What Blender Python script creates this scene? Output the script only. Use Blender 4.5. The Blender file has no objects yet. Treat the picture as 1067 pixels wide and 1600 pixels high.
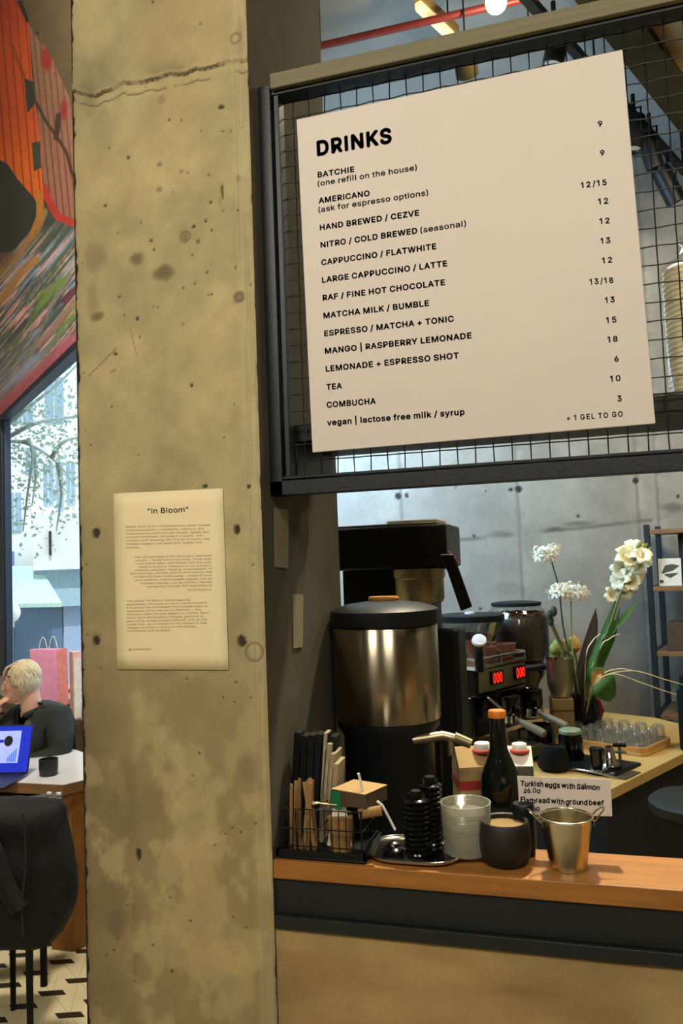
import bpy, bmesh, math, random
import numpy as np
from mathutils import Vector, Matrix
from mathutils.geometry import tessellate_polygon
random.seed(4); RNG = np.random.default_rng(7)
SC = bpy.context.scene
COL = SC.collection
PI = math.pi

# ------------------------------------------------------------------ camera
F, CX, CY = 1250.0, 533.5, 800.0
D, ZC = 1.1985, 1.55                      # distance to the pillar's face, eye height above the datum
YAW, PITCH, ROLL = 0.28775293, 0.06303307, -0.03711408
_fw = np.array([-math.sin(YAW)*math.cos(PITCH), math.cos(YAW)*math.cos(PITCH), math.sin(PITCH)])
_r0 = np.array([math.cos(YAW), math.sin(YAW), 0.0]); _u0 = np.cross(_r0, _fw)
_rt = _r0*math.cos(ROLL) + _u0*math.sin(ROLL); _up = -_r0*math.sin(ROLL) + _u0*math.cos(ROLL)
MC = np.array([_rt, _up, _fw]); CAM = np.array([0.0, -D, ZC])
cd = bpy.data.cameras.new('camera'); cam = bpy.data.objects.new('camera', cd); COL.objects.link(cam)
cd.sensor_fit = 'VERTICAL'; cd.sensor_height = 36.0; cd.lens = F*36.0/1600.0; cd.clip_start = 0.02; cd.clip_end = 200
cam.matrix_world = Matrix(((_rt[0], _up[0], -_fw[0], CAM[0]), (_rt[1], _up[1], -_fw[1], CAM[1]), (_rt[2], _up[2], -_fw[2], CAM[2]), (0, 0, 0, 1)))
SC.camera = cam

def ray(px, py): return np.array([(px-CX)/F, -(py-CY)/F, 1.0]) @ MC
def PZ(px, py, Z): return ray(px, py)*Z + CAM                       # a point at axis depth Z
def YP(px, py, Y): d = ray(px, py); return d*((Y+D)/d[1]) + CAM      # on a plane parallel to the pillar's face
def HP(px, py, z): d = ray(px, py); return d*((z-ZC)/d[2]) + CAM     # on a level plane
def PL(px, py, P0, n): d = ray(px, py); return CAM + d*(((P0-CAM)@n)/(d@n))

# ------------------------------------------------------------------ world, lights, exposure
SC.view_settings.view_transform = 'Standard'; SC.view_settings.look = 'None'
SC.view_settings.exposure = 0.0; SC.view_settings.gamma = 1.0
SC.cycles.use_denoising = True
SC.cycles.max_bounces = 8; SC.cycles.transparent_max_bounces = 12
SC.cycles.sample_clamp_indirect = 4.0
w = bpy.data.worlds.new('sky'); SC.world = w; w.use_nodes = True
w.node_tree.nodes['Background'].inputs[0].default_value = (0.70, 0.86, 1.0, 1)
w.node_tree.nodes['Background'].inputs[1].default_value = 2.6
def light(name, kind, loc, power, color, size=None, to=None, size_y=None, spot=None):
    l = bpy.data.lights.new(name, kind); l.energy = power; l.color = color
    if kind == 'AREA':
        l.size = size
        if size_y: l.shape = 'RECTANGLE'; l.size_y = size_y
    elif kind in ('POINT', 'SPOT'): l.shadow_soft_size = size or 0.05
    if spot: l.spot_size = math.radians(spot); l.spot_blend = 0.6
    o = bpy.data.objects.new(name, l); COL.objects.link(o); o.location = loc
    if to is not None: o.rotation_euler = (Vector(to)-Vector(loc)).to_track_quat('-Z', 'Y').to_euler()
    return o
WARM = (1.0, 0.885, 0.73)
light('sun', 'SUN', (0, 0, 10), 3.0, (1, 0.97, 0.9), to=(-4.2, 5.4, 0.0))
light('room_lamp', 'AREA', (0.55, -2.1, 3.1), 34, WARM, 0.8, to=(-0.1, 0, 1.5))
light('room_lamp', 'AREA', (-1.1, -2.2, 3.1), 34, WARM, 0.7, to=(-0.7, 0, 1.4))
light('dining_fill', 'AREA', (-1.7, 0.7, 6.2), 330, (1, 0.88, 0.7), 0.6, to=(-3.4, 3.1, 4.0))  # unseen fill light added to brighten the mural
light('dining_fill', 'AREA', (-2.6, 0.6, 3.3), 14, (1, 0.88, 0.7), 0.5, to=(-2.3, 1.6, 0.2))  # unseen fill light added for the dining room
light('bar_daylight_fill', 'AREA', (-1.15, 1.35, 2.25), 42, (0.46, 0.72, 1.0), 0.7, to=(-0.1, 2.4, 2.0))  # area light added behind the pillar for cool daylight; no window is built there
light('bar_lamp', 'AREA', (0.75, 1.25, 2.95), 19, (1.0, 0.86, 0.62), 0.4, to=(0.35, 2.1, 1.1))
light('ledge_lamp', 'SPOT', (-0.13, 0.98, 3.02), 300, (1.0, 0.85, 0.6), 0.05, to=(0.16, 0.06, 1.09), spot=46)

# ------------------------------------------------------------------ helpers
def lin(c):
    if isinstance(c, str): c = tuple(int(c[i:i+2], 16) for i in (0, 2, 4))
    return tuple((v/255/12.92 if v/255 <= 0.04045 else ((v/255+0.055)/1.055)**2.4) for v in c[:3])
def linA(a):
    a = np.asarray(a)/255.0
    return np.where(a <= 0.04045, a/12.92, ((a+0.055)/1.055)**2.4)

def mat(name, c, rough=0.6, metal=0.0, var=0.12, scale=30.0, bump=0.0, stretch=None, spec=0.5, emit=None, es=1.0, coat=0.0, c2=None, vcol=None, sub=0.0, bscale=None, trans=0.0, aniso=0.0):
    m = bpy.data.materials.new(name); m.use_nodes = True; nt = m.node_tree; N = nt.nodes; Lk = nt.links
    b = N['Principled BSDF']; b.inputs['Roughness'].default_value = rough; b.inputs['Metallic'].default_value = metal
    b.inputs['Specular IOR Level'].default_value = spec; b.inputs['Coat Weight'].default_value = coat
    if sub: b.inputs['Subsurface Weight'].default_value = sub; b.inputs['Subsurface Scale'].default_value = 0.02
    tc = N.new('ShaderNodeTexCoord'); mp = N.new('ShaderNodeMapping'); Lk.new(tc.outputs['Object'], mp.inputs[0])
    mp.inputs['Scale'].default_value = stretch or (1, 1, 1)
    nz = N.new('ShaderNodeTexNoise'); nz.inputs['Scale'].default_value = scale; nz.inputs['Detail'].default_value = 5; Lk.new(mp.outputs[0], nz.inputs['Vector'])
    rp = N.new('ShaderNodeMapRange'); Lk.new(nz.outputs['Fac'], rp.inputs[0]); rp.inputs[1].default_value = 0.3; rp.inputs[2].default_value = 0.7
    mx = N.new('ShaderNodeMix'); mx.data_type = 'RGBA'; Lk.new(rp.outputs[0], mx.inputs[0])
    a = np.array(lin(c)); e = np.array(lin(c2)) if c2 else np.clip(a*(1+var), 0, 1); a = a if c2 else a*(1-var)
    mx.inputs[6].default_value = (*a, 1); mx.inputs[7].default_value = (*e, 1); out = mx.outputs[2]
    if vcol:
        at = N.new('ShaderNodeAttribute'); at.attribute_name = vcol
        mu = N.new('ShaderNodeMix'); mu.data_type = 'RGBA'; mu.blend_type = 'MULTIPLY'; mu.inputs[0].default_value = 1
        mx.inputs[6].default_value = (1-var,)*3+(1,); mx.inputs[7].default_value = (1+var,)*3+(1,)
        Lk.new(at.outputs['Color'], mu.inputs[6]); Lk.new(out, mu.inputs[7]); out = mu.outputs[2]
    Lk.new(out, b.inputs['Base Color'])
    if bump:
        bp = N.new('ShaderNodeBump'); bp.inputs['Strength'].default_value = min(1, bump); bp.inputs['Distance'].default_value = 0.004
        n2 = N.new('ShaderNodeTexNoise'); n2.inputs['Scale'].default_value = bscale or scale*3; n2.inputs['Detail'].default_value = 6; Lk.new(mp.outputs[0], n2.inputs['Vector'])
        Lk.new(n2.outputs['Fac'], bp.inputs['Height']); Lk.new(bp.outputs[0], b.inputs['Normal'])
    if aniso: b.inputs['Anisotropic'].default_value = aniso; b.inputs['Anisotropic Rotation'].default_value = 0.25
    if trans:
        tr = N.new('ShaderNodeBsdfTranslucent'); Lk.new(out, tr.inputs[0]); ms_ = N.new('ShaderNodeMixShader'); ms_.inputs[0].default_value = trans; Lk.new(b.outputs[0], ms_.inputs[1]); Lk.new(tr.outputs[0], ms_.inputs[2]); Lk.new(ms_.outputs[0], N['Material Output'].inputs[0])
    if emit:
        b.inputs['Emission Color'].default_value = (*lin(emit), 1); b.inputs['Emission Strength'].default_value = es
    return m
def glass(name, tint=(1, 1, 1), gloss=0.14, rough=0.03, body=0.0, bodyc='ffffff'):
    m = bpy.data.materials.new(name); m.use_nodes = True; nt = m.node_tree; N = nt.nodes; Lk = nt.links; N.remove(N['Principled BSDF'])
    t = N.new('ShaderNodeBsdfTransparent'); t.inputs[0].default_value = (*tint, 1)
    g = N.new('ShaderNodeBsdfGlossy'); g.inputs['Roughness'].default_value = rough
    fr = N.new('ShaderNodeLayerWeight'); fr.inputs[0].default_value = 0.35
    mr = N.new('ShaderNodeMapRange'); Lk.new(fr.outputs['Facing'], mr.inputs[0]); mr.inputs[3].default_value = gloss*0.3; mr.inputs[4].default_value = min(1, gloss*3)
    mx = N.new('ShaderNodeMixShader'); Lk.new(mr.outputs[0], mx.inputs[0]); Lk.new(t.outputs[0], mx.inputs[1]); Lk.new(g.outputs[0], mx.inputs[2]); o = mx
    if body:
        d = N.new('ShaderNodeBsdfDiffuse'); d.inputs[0].default_value = (*lin(bodyc), 1)
        m2 = N.new('ShaderNodeMixShader'); m2.inputs[0].default_value = body; Lk.new(mx.outputs[0], m2.inputs[1]); Lk.new(d.outputs[0], m2.inputs[2]); o = m2
    Lk.new(o.outputs[0], N['Material Output'].inputs[0]); return m

def rotz(a): c, s = math.cos(a), math.sin(a); return np.array([[c, -s, 0], [s, c, 0], [0, 0, 1.0]])
class MB:
    def __init__(s): s.v = []; s.f = []; s.mi = []; s.n = 0
    def add(s, v, f, mi=0, R=None, T=None):
        v = np.asarray(v, float)
        if R is not None: v = v @ np.asarray(R).T
        if T is not None: v = v + np.asarray(T)
        s.v.append(v); s.f += [tuple(i+s.n for i in q) for q in f]; s.mi += [mi]*len(f); s.n += len(v); return s
    def box(s, c, d, R=None, mi=0, T=None):
        x, y, z = np.array(d)/2.0
        v = np.array([(-x, -y, -z), (x, -y, -z), (x, y, -z), (-x, y, -z), (-x, -y, z), (x, -y, z), (x, y, z), (-x, y, z)])
        if R is not None: v = v @ np.asarray(R).T
        return s.add(v+np.array(c), [(0, 3, 2, 1), (4, 5, 6, 7), (0, 1, 5, 4), (1, 2, 6, 5), (2, 3, 7, 6), (3, 0, 4, 7)], mi, None, T)
    def span(s, a, b, mi=0): a = np.array(a, float); b = np.array(b, float); return s.box((a+b)/2, abs(b-a), mi=mi)
    def prism(s, poly, z0, z1, mi=0, T=None, R=None):
        n = len(poly); v = [(x, y, z0) for x, y in poly]+[(x, y, z1) for x, y in poly]
        return s.add(v, [tuple(range(n))[::-1], tuple(range(n, 2*n))]+[(i, (i+1) % n, n+(i+1) % n, n+i) for i in range(n)], mi, R, T)
    def lathe(s, prof, seg=32, at=(0, 0, 0), mi=0, R=None, sy=1.0, wob=None):
        v = []; f = []
        for k, (r, z) in enumerate(prof):
            for i in range(seg):
                a = 2*PI*i/seg; q = r*(1 if wob is None else wob(a, k)); v.append((q*math.cos(a), q*math.sin(a)*sy, z))
        for k in range(len(prof)-1):
            for i in range(seg):
                j = (i+1) % seg; f.append((k*seg+i, k*seg+j, (k+1)*seg+j, (k+1)*seg+i))
        if prof[0][0] > 1e-6: f.append(tuple(range(seg))[::-1])
        if prof[-1][0] > 1e-6: f.append(tuple((len(prof)-1)*seg+i for i in range(seg)))
        return s.add(v, f, mi, R, at)
    def cyl(s, a, b, r0, r1=None, seg=16, mi=0): return s.tube([a, b], [r0, r0 if r1 is None else r1], seg, mi)
    def tube(s, pts, r, seg=8, mi=0, flat=1.0, close=False):
        P = [np.array(p, float) for p in pts]; n = len(P); rr = r if hasattr(r, '__len__') else [r]*n
        v = []; f = []; up = None
        for k in range(n):
            t = (P[(k+1) % n]-P[k-1]) if close else (P[min(k+1, n-1)]-P[max(k-1, 0)]); t = t/(np.linalg.norm(t)+1e-12)
            if up is None: up = np.array([0, 0, 1.0]) if abs(t[2]) < 0.9 else np.array([1.0, 0, 0])
            x = np.cross(up, t); x /= np.linalg.norm(x)+1e-12; y = np.cross(t, x); up = y
            for i in range(seg):
                a = 2*PI*i/seg; v.append(P[k]+rr[k]*(math.cos(a)*x+flat*math.sin(a)*y))
        for k in range(n if close else n-1):
            q = (k+1) % n
            for i in range(seg): j = (i+1) % seg; f.append((k*seg+i, k*seg+j, q*seg+j, q*seg+i))
        if not close: f += [tuple(range(seg))[::-1], tuple((n-1)*seg+i for i in range(seg))]
        return s.add(v, f, mi)
    def ball(s, c, r, seg=20, rings=12, mi=0, R=None):
        r = np.array(r if hasattr(r, '__len__') else (r, r, r), float); v = [(0, 0, -1)]; f = []
        for k in range(1, rings):
            t = PI*k/rings
            for i in range(seg): a = 2*PI*i/seg; v.append((math.sin(t)*math.cos(a), math.sin(t)*math.sin(a), -math.cos(t)))
        v.append((0, 0, 1)); e = len(v)-1
        for i in range(seg): j = (i+1) % seg; f.append((0, 1+j, 1+i)); f.append((e, e-seg+i, e-seg+j))
        for k in range(rings-2):
            for i in range(seg): j = (i+1) % seg; a = 1+k*seg; f.append((a+i, a+j, a+seg+j, a+seg+i))
        return s.add(np.array(v)*r, f, mi, R, c)
    def blade(s, pts, w, n, mi=0, fold=0.25, th=0.0012):          # a leaf: a ribbon with width profile w, surface normal n, folded along its midrib
        P = [np.array(p, float) for p in pts]; n = np.array(n, float); n /= np.linalg.norm(n); m = len(P); v = []; f = []
        for k in range(m):
            t = P[min(k+1, m-1)]-P[max(k-1, 0)]; t /= np.linalg.norm(t)+1e-12; x = np.cross(t, n); x /= np.linalg.norm(x)+1e-12; wk = w[k]
            for q, h in ((-1, fold), (0, 0), (1, fold)): v.append(P[k]+x*q*wk+n*h*wk)
            for q, h in ((1, fold), (0, 0), (-1, fold)): v.append(P[k]+x*q*wk+n*(h*wk-th))
        for k in range(m-1):
            for i in range(6): j = (i+1) % 6; f.append((k*6+i, k*6+j, k*6+6+j, k*6+6+i))
        f += [tuple(range(6))[::-1], tuple((m-1)*6+i for i in range(6))]
        return s.add(v, f, mi)
    def build(s, name, mats, parent=None, bev=0.0, smooth=38, seg=2, fix=True):
        me = bpy.data.meshes.new(name); v = np.concatenate(s.v) if s.v else np.zeros((0, 3))
        me.from_pydata(v.tolist(), [], s.f)
        mats = mats if isinstance(mats, (list, tuple)) else [mats]
        for m in mats: me.materials.append(m)
        me.polygons.foreach_set('material_index', s.mi)
        if fix:
            b = bmesh.new(); b.from_mesh(me); bmesh.ops.recalc_face_normals(b, faces=b.faces); b.to_mesh(me); b.free()
        if smooth:
            me.polygons.foreach_set('use_smooth', [True]*len(me.polygons)); me.set_sharp_from_angle(angle=math.radians(smooth))
        o = bpy.data.objects.new(name, me); COL.objects.link(o)
        if parent: o.parent = parent
        if bev:
            md = o.modifiers.new('bevel', 'BEVEL'); md.width = bev; md.segments = seg; md.limit_method = 'ANGLE'; md.angle_limit = math.radians(40)
        return o
def tag(o, label=None, cat=None, group=None, kind=None):
    for k, v in (('label', label), ('category', cat), ('group', group), ('kind', kind)):
        if v: o[k] = v
    return o
def thing(name, label, cat, loc=(0, 0, 0), rz=0.0, group=None):
    o = bpy.data.objects.new(name, None); COL.objects.link(o); o.location = loc; o.rotation_euler = (0, 0, rz); o.empty_display_size = 0.05
    return tag(o, label, cat, group)
def dup(o, loc=None, rz=None, label=None, parent=None):
    c = o.copy(); COL.objects.link(c)
    if parent: c.parent = parent
    if loc is not None: c.location = loc
    if rz is not None: c.rotation_euler = (0, 0, rz)
    if label: c['label'] = label
    for ch in list(o.children): dup(ch, parent=c)
    return c
def struct(o): o['kind'] = 'structure'; return o
def move_origin(o):                                                 # put a one-mesh thing's origin at its base
    me = o.data; n = len(me.vertices); v = np.empty(n*3); me.vertices.foreach_get('co', v); v = v.reshape(-1, 3)
    c = np.array([(v[:, 0].min()+v[:, 0].max())/2, (v[:, 1].min()+v[:, 1].max())/2, v[:, 2].min()])
    me.vertices.foreach_set('co', (v-c).ravel()); o.location = c; me.update(); return o

GLYPH_OUTLINES = {   # letter code: (advance, contours as x,y pairs in thousandths of the type size)
34: (321, [[78,318,70,509,136,509,128,318], [193,318,185,509,250,509,243,318]]),
40: (273, [[89,207,90,244,94,283,101,324,109,364,119,403,132,441,145,477,160,510,177,539,236,539,191,428,161,313,156,276,152,241,151,207,160,115,188,16,236,-96,177,-96,150,-46,128,4,111,55,99,106,92,156]]),
41: (273, [[37,-96,86,18,113,116,122,207,121,241,117,276,112,313,82,428,37,539,97,539,113,510,128,477,142,441,154,403,164,364,173,323,179,283,183,244,184,207,182,156,174,104,161,53,144,3,123,-47,97,-96]]),
43: (453, [[198,34,198,364,255,364,255,34], [61,172,61,226,391,226,391,172]]),
44: (188, [[38,-119,68,71,137,71,84,-119]]),
45: (453, [[337,244,337,188,114,188,114,244]]),
46: (188, [[95,-4,83,-3,73,1,63,9,55,18,51,29,50,41,51,53,55,64,63,73,73,81,83,85,95,87,107,85,118,81,128,73,135,64,140,53,141,41,140,29,135,18,128,9,118,1,107,-3]]),
47: (249, [[235,533,71,-76,14,-76,178,533]]),
48: (453, [[227,-7,191,-3,158,7,130,24,105,48,85,77,69,113,57,155,50,202,48,254,50,306,57,353,69,395,85,431,106,461,130,484,159,502,191,512,227,516,262,512,295,502,323,484,348,461,368,431,384,395,396,353,403,306,405,254,403,202,396,155,384,113,368,77,348,48,323,24,295,7,263,-3], [227,50,250,52,271,60,290,74,306,92,320,116,330,144,338,176,342,213,344,254,342,295,338,332,330,365,320,393,306,416,290,435,271,449,250,457,227,460,203,457,182,449,163,435,147,416,134,393,123,365,115,332,111,295,109,254,111,213,115,176,123,144,134,116,147,92,163,74,182,60,203,52]]),
49: (370, [[246,509,246,0,182,0,182,448,179,448,56,358,56,427,168,509]]),
50: (453, [[64,0,64,47,234,229,282,282,311,327,316,341,319,356,320,371,319,389,315,405,308,419,298,431,287,441,273,449,258,455,241,458,224,460,205,458,188,454,172,447,159,438,148,427,139,413,132,398,128,381,127,362,66,362,68,391,75,418,86,442,102,464,121,482,143,496,168,507,196,513,225,516,254,513,281,507,306,497,328,482,346,465,361,445,372,423,379,398,381,372,380,354,377,336,371,318,363,299,351,280,336,259,267,180,153,60,153,57,389,57,389,0]]),
51: (453, [[218,-7,188,-5,159,1,133,10,108,22,88,38,70,57,57,79,48,104,44,132,109,132,112,115,118,100,126,87,137,76,150,66,165,59,182,54,200,51,219,50,239,51,258,55,275,61,291,69,304,80,315,93,323,108,328,125,329,145,328,163,323,180,316,196,306,211,292,223,275,234,254,241,229,246,201,248,157,248,157,299,288,448,288,452,70,452,70,509,372,509,372,461,211,278,211,289,247,290,279,286,308,276,333,262,354,244,371,222,383,198,391,173,393,145,390,116,383,90,370,66,354,45,333,27,309,12,281,2,251,-5]]),
52: (453, [[40,105,40,158,247,509,311,509,109,166,109,163,413,163,413,105], [282,0,282,121,282,146,282,318,343,318,343,0]]),
53: (453, [[221,-7,192,-5,165,1,140,11,118,25,99,41,83,60,71,82,63,105,60,130,122,130,125,115,130,102,138,89,148,78,160,68,173,60,188,54,204,51,221,50,241,51,259,56,276,64,291,75,304,89,314,104,322,122,326,141,328,162,326,183,321,203,314,221,303,237,290,251,275,262,257,270,238,275,218,277,167,268,152,262,139,255,128,246,67,253,96,509,366,509,366,452,151,452,134,301,136,301,148,311,162,318,178,325,194,330,212,333,229,334,252,332,274,328,294,321,313,311,330,299,345,285,358,269,370,251,379,231,386,210,390,187,391,163,388,132,381,102,369,76,352,52,332,32,309,15,282,3,253,-4]]),
54: (453, [[226,-7,196,-4,168,3,142,15,119,31,100,51,84,74,73,101,66,130,64,162,65,187,71,212,80,239,93,268,112,302,137,340,252,509,322,509,151,261,145,261,165,288,196,307,235,314,265,312,291,305,316,295,337,280,355,262,370,240,380,215,387,187,389,157,387,127,379,98,368,73,352,50,333,30,310,14,284,3,257,-4], [226,48,245,50,263,55,279,63,293,73,304,86,314,101,322,119,326,137,327,157,326,178,322,196,314,213,304,228,293,241,279,251,263,259,245,264,226,265,207,264,190,259,174,252,160,241,148,229,138,214,131,197,126,179,125,158,126,138,131,119,138,102,148,86,160,73,174,63,190,55,207,50]]),
55: (453, [[97,0,323,448,323,452,62,452,62,509,391,509,391,449,165,0]]),
56: (453, [[226,-7,193,-5,163,1,136,11,111,25,91,42,74,62,62,84,54,109,52,135,53,156,58,176,65,195,75,212,87,228,101,241,117,252,134,260,153,265,153,267,129,276,109,289,93,308,80,330,73,354,70,380,73,405,79,429,90,450,106,469,124,485,146,498,170,508,197,514,226,516,255,514,282,508,306,498,328,485,346,469,361,450,373,429,379,405,382,380,379,354,372,330,359,308,343,289,323,276,300,267,300,265,319,260,335,252,351,241,365,228,377,212,387,195,395,176,399,156,401,135,398,109,391,84,378,62,362,42,341,25,317,11,289,1,259,-5], [226,49,248,50,267,54,285,60,300,69,313,79,323,91,331,106,335,121,337,139,335,157,330,173,322,189,312,202,298,213,283,223,265,230,247,234,226,235,206,234,187,230,169,223,154,213,140,202,130,189,122,173,117,157,115,139,117,121,121,106,129,91,139,79,152,69,167,60,185,54,205,50], [226,290,244,291,260,294,274,300,287,308,298,318,307,330,314,344,318,359,319,376,318,392,314,407,308,420,299,432,288,442,275,449,260,455,244,459,226,460,208,459,192,455,177,449,164,442,153,432,145,420,138,407,134,392,133,376,134,359,138,344,145,330,154,318,165,308,178,300,193,294,209,291]]),
57: (453, [[226,516,256,513,285,506,310,494,333,478,352,458,368,434,380,408,387,378,389,347,387,322,382,296,373,270,359,240,340,207,315,168,200,0,130,0,301,248,307,248,287,221,257,202,218,195,188,197,161,203,137,214,116,229,98,247,83,269,72,294,66,321,64,352,66,382,73,411,85,436,101,459,120,479,143,494,168,506,196,513], [226,460,207,459,190,454,174,446,160,435,148,423,138,407,131,390,127,372,125,352,127,331,131,313,138,295,148,280,160,268,174,257,190,250,207,245,226,243,245,245,263,249,279,257,293,267,305,280,314,295,322,312,326,330,327,350,326,371,322,390,314,407,305,422,293,435,279,446,263,454,245,459]]),
58: (188, [[95,-4,83,-3,73,1,63,9,55,18,51,29,50,41,51,53,55,64,63,73,73,81,83,85,95,87,107,85,118,81,128,73,135,64,140,53,141,41,140,29,135,18,128,9,118,1,107,-3], [95,271,83,272,73,277,63,284,55,294,51,304,50,316,51,328,55,339,63,349,73,356,83,360,95,362,107,360,118,356,128,349,135,339,140,328,141,316,140,304,135,294,128,284,118,277,107,272]]),
59: (188, [[38,-119,68,71,137,71,84,-119], [103,271,92,272,81,277,71,284,64,294,59,304,58,316,59,328,64,339,71,349,81,356,92,360,103,362,116,360,126,356,136,349,143,339,148,328,149,316,148,304,143,294,136,284,126,277,116,272]]),
64: (676, [[355,-135,307,-133,262,-126,221,-114,184,-98,151,-77,122,-53,98,-24,77,9,61,46,50,87,43,131,40,179,43,226,50,269,61,309,78,346,98,379,123,408,151,433,184,454,220,470,260,482,303,489,349,492,394,489,435,482,472,469,506,452,536,432,562,407,584,380,603,351,617,319,627,285,633,251,635,215,631,142,627,118,622,96,615,76,605,57,593,42,579,28,561,18,541,13,517,11,476,17,441,36,432,45,426,56,423,68,420,68,413,54,402,41,388,30,371,20,351,15,326,13,298,15,273,23,251,35,232,52,216,73,204,96,195,123,190,152,188,182,190,212,197,239,207,265,220,287,237,306,257,322,279,334,304,341,330,343,351,342,369,338,385,331,398,323,409,314,416,306,419,306,419,335,474,335,474,110,475,97,479,85,485,74,493,66,505,61,518,59,533,61,546,66,557,76,565,89,571,106,576,127,581,215,579,245,575,273,567,301,555,327,541,351,523,373,502,393,477,410,450,424,419,434,385,440,347,442,309,440,274,434,242,424,213,410,187,393,164,372,144,347,128,320,115,289,105,255,100,218,98,178,100,138,105,100,115,66,128,35,144,8,165,-17,188,-37,215,-54,246,-68,280,-78,317,-83,357,-85,412,-80,458,-69,489,-59,504,-107,464,-120,411,-131], [329,65,350,66,368,71,382,78,395,89,405,102,412,118,417,138,421,160,422,185,421,210,417,231,411,249,403,263,393,274,381,282,366,287,350,290,331,292,313,290,297,285,283,277,271,267,260,254,252,239,246,222,243,204,242,185,243,164,246,144,251,125,258,108,267,94,279,81,293,72,310,67]]),
65: (480, [[16,0,201,509,276,509,463,0,395,0,287,302,264,372,232,478,245,478,213,371,191,302,85,0], [110,142,110,199,370,199,370,142]]),
66: (456, [[60,0,60,509,241,509,274,507,304,501,329,491,350,477,367,461,381,442,390,421,396,398,398,374,397,353,393,336,387,320,378,307,368,295,356,286,315,267,315,262,331,260,347,254,363,245,378,234,391,220,402,203,411,184,416,161,418,136,416,111,410,88,400,67,386,48,368,31,344,18,317,8,284,2,247,0], [125,57,245,57,281,60,309,67,330,80,344,96,353,115,355,137,354,153,350,169,342,184,333,197,320,209,306,218,289,225,269,229,248,231,125,231], [125,285,238,285,256,287,273,290,288,296,302,304,314,314,323,326,330,340,335,355,336,372,333,393,326,412,313,429,294,442,270,449,240,452,125,452]]),
67: (510, [[267,-7,225,-3,186,7,150,25,119,49,92,79,70,115,53,157,44,203,40,254,44,305,53,352,70,393,92,429,119,459,150,484,186,501,225,512,267,516,293,514,317,511,340,504,362,496,383,485,402,471,419,456,435,438,448,418,459,397,467,373,473,348,408,348,404,365,397,380,389,395,357,428,315,449,267,456,237,453,209,445,184,432,161,414,141,391,125,364,113,332,106,295,103,254,106,213,113,177,125,145,141,117,161,94,184,76,210,63,237,56,267,53,315,60,357,81,389,114,408,160,473,160,467,135,459,112,448,91,435,71,420,53,402,38,383,24,363,13,341,5,317,-2,293,-6]]),
68: (502, [[219,0,96,0,96,57,215,57,254,60,288,68,318,81,343,99,363,122,379,149,390,181,397,216,399,255,397,294,390,329,379,361,364,388,344,410,320,428,291,441,258,449,221,452,93,452,93,509,225,509,273,505,315,495,353,478,385,455,412,426,433,391,449,351,458,306,462,255,458,205,449,159,433,119,411,83,384,54,351,31,312,14,268,3], [125,509,125,0,60,0,60,509]]),
69: (419, [[60,0,60,509,372,509,372,452,125,452,125,286,355,286,355,229,125,229,125,57,375,57,375,0]]),
70: (410, [[60,0,60,509,369,509,369,452,125,452,125,278,346,278,346,221,125,221,125,0]]),
71: (520, [[269,-7,225,-3,185,7,149,25,118,49,91,79,69,116,53,157,43,203,40,254,43,305,53,352,69,393,91,429,117,459,149,484,184,501,223,512,265,516,291,514,316,510,340,504,363,494,384,483,403,469,421,453,436,436,449,416,460,395,468,373,474,349,408,349,387,393,356,427,315,448,265,456,236,453,209,445,183,432,160,414,141,392,125,364,113,332,106,295,103,254,106,213,113,177,125,145,141,117,161,95,184,76,210,63,238,56,269,53,296,55,322,61,345,71,365,85,382,102,396,123,407,147,413,173,415,202,434,199,283,199,283,256,478,256,478,200,475,160,466,124,451,91,431,62,406,38,377,19,344,5,308,-4]]),
72: (517, [[60,0,60,509,125,509,125,289,392,289,392,509,457,509,457,0,392,0,392,232,125,232,125,0]]),
73: (200, [[68,0,68,509,132,509,132,0]]),
75: (467, [[104,145,104,216,139,261,174,303,212,344,364,509,448,509,231,276,228,276], [60,0,60,509,125,509,125,334,124,225,125,193,125,0], [372,0,188,259,228,309,449,0]]),
76: (393, [[60,0,60,509,125,509,125,57,361,57,361,0]]),
77: (628, [[60,0,60,509,152,509,277,187,287,159,299,123,311,84,322,49,307,49,318,83,330,121,342,158,352,187,476,509,568,509,568,0,504,0,504,291,504,327,505,369,506,413,507,457,513,457,498,409,482,363,467,322,456,291,342,0,286,0,170,291,159,321,145,361,129,408,112,457,119,457,120,416,121,372,122,328,122,291,122,0]]),
78: (523, [[60,0,60,509,136,509,343,183,363,151,388,107,414,55,405,54,401,108,399,157,399,195,399,509,463,509,463,0,387,0,202,290,177,331,148,381,108,452,119,454,122,384,124,328,125,291,125,0]]),
79: (533, [[267,-7,225,-3,186,7,150,25,119,49,92,79,70,115,53,157,44,203,40,254,44,305,53,352,70,393,92,429,119,459,150,484,186,501,225,512,267,516,309,512,348,501,384,484,415,459,442,429,464,393,480,352,490,305,493,254,490,203,480,157,464,115,442,79,415,49,384,25,348,7,309,-3], [267,53,296,55,324,63,349,76,372,94,392,116,408,144,420,176,428,213,430,254,428,295,420,332,408,365,392,392,372,415,349,433,324,446,296,453,267,456,237,453,210,445,184,433,161,415,142,392,125,364,113,332,106,295,103,254,106,213,113,176,125,144,142,117,161,94,184,76,210,63,237,55]]),
80: (445, [[60,0,60,509,235,509,272,506,305,499,332,487,356,471,375,452,390,430,400,404,407,377,409,348,407,318,400,291,390,265,375,243,356,223,332,207,305,195,272,188,235,186,109,186,109,242,233,242,257,244,279,248,297,256,312,266,324,279,333,294,339,310,343,328,344,348,343,367,339,385,333,402,324,416,312,428,297,439,279,446,257,451,232,452,125,452,125,0]]),
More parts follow.
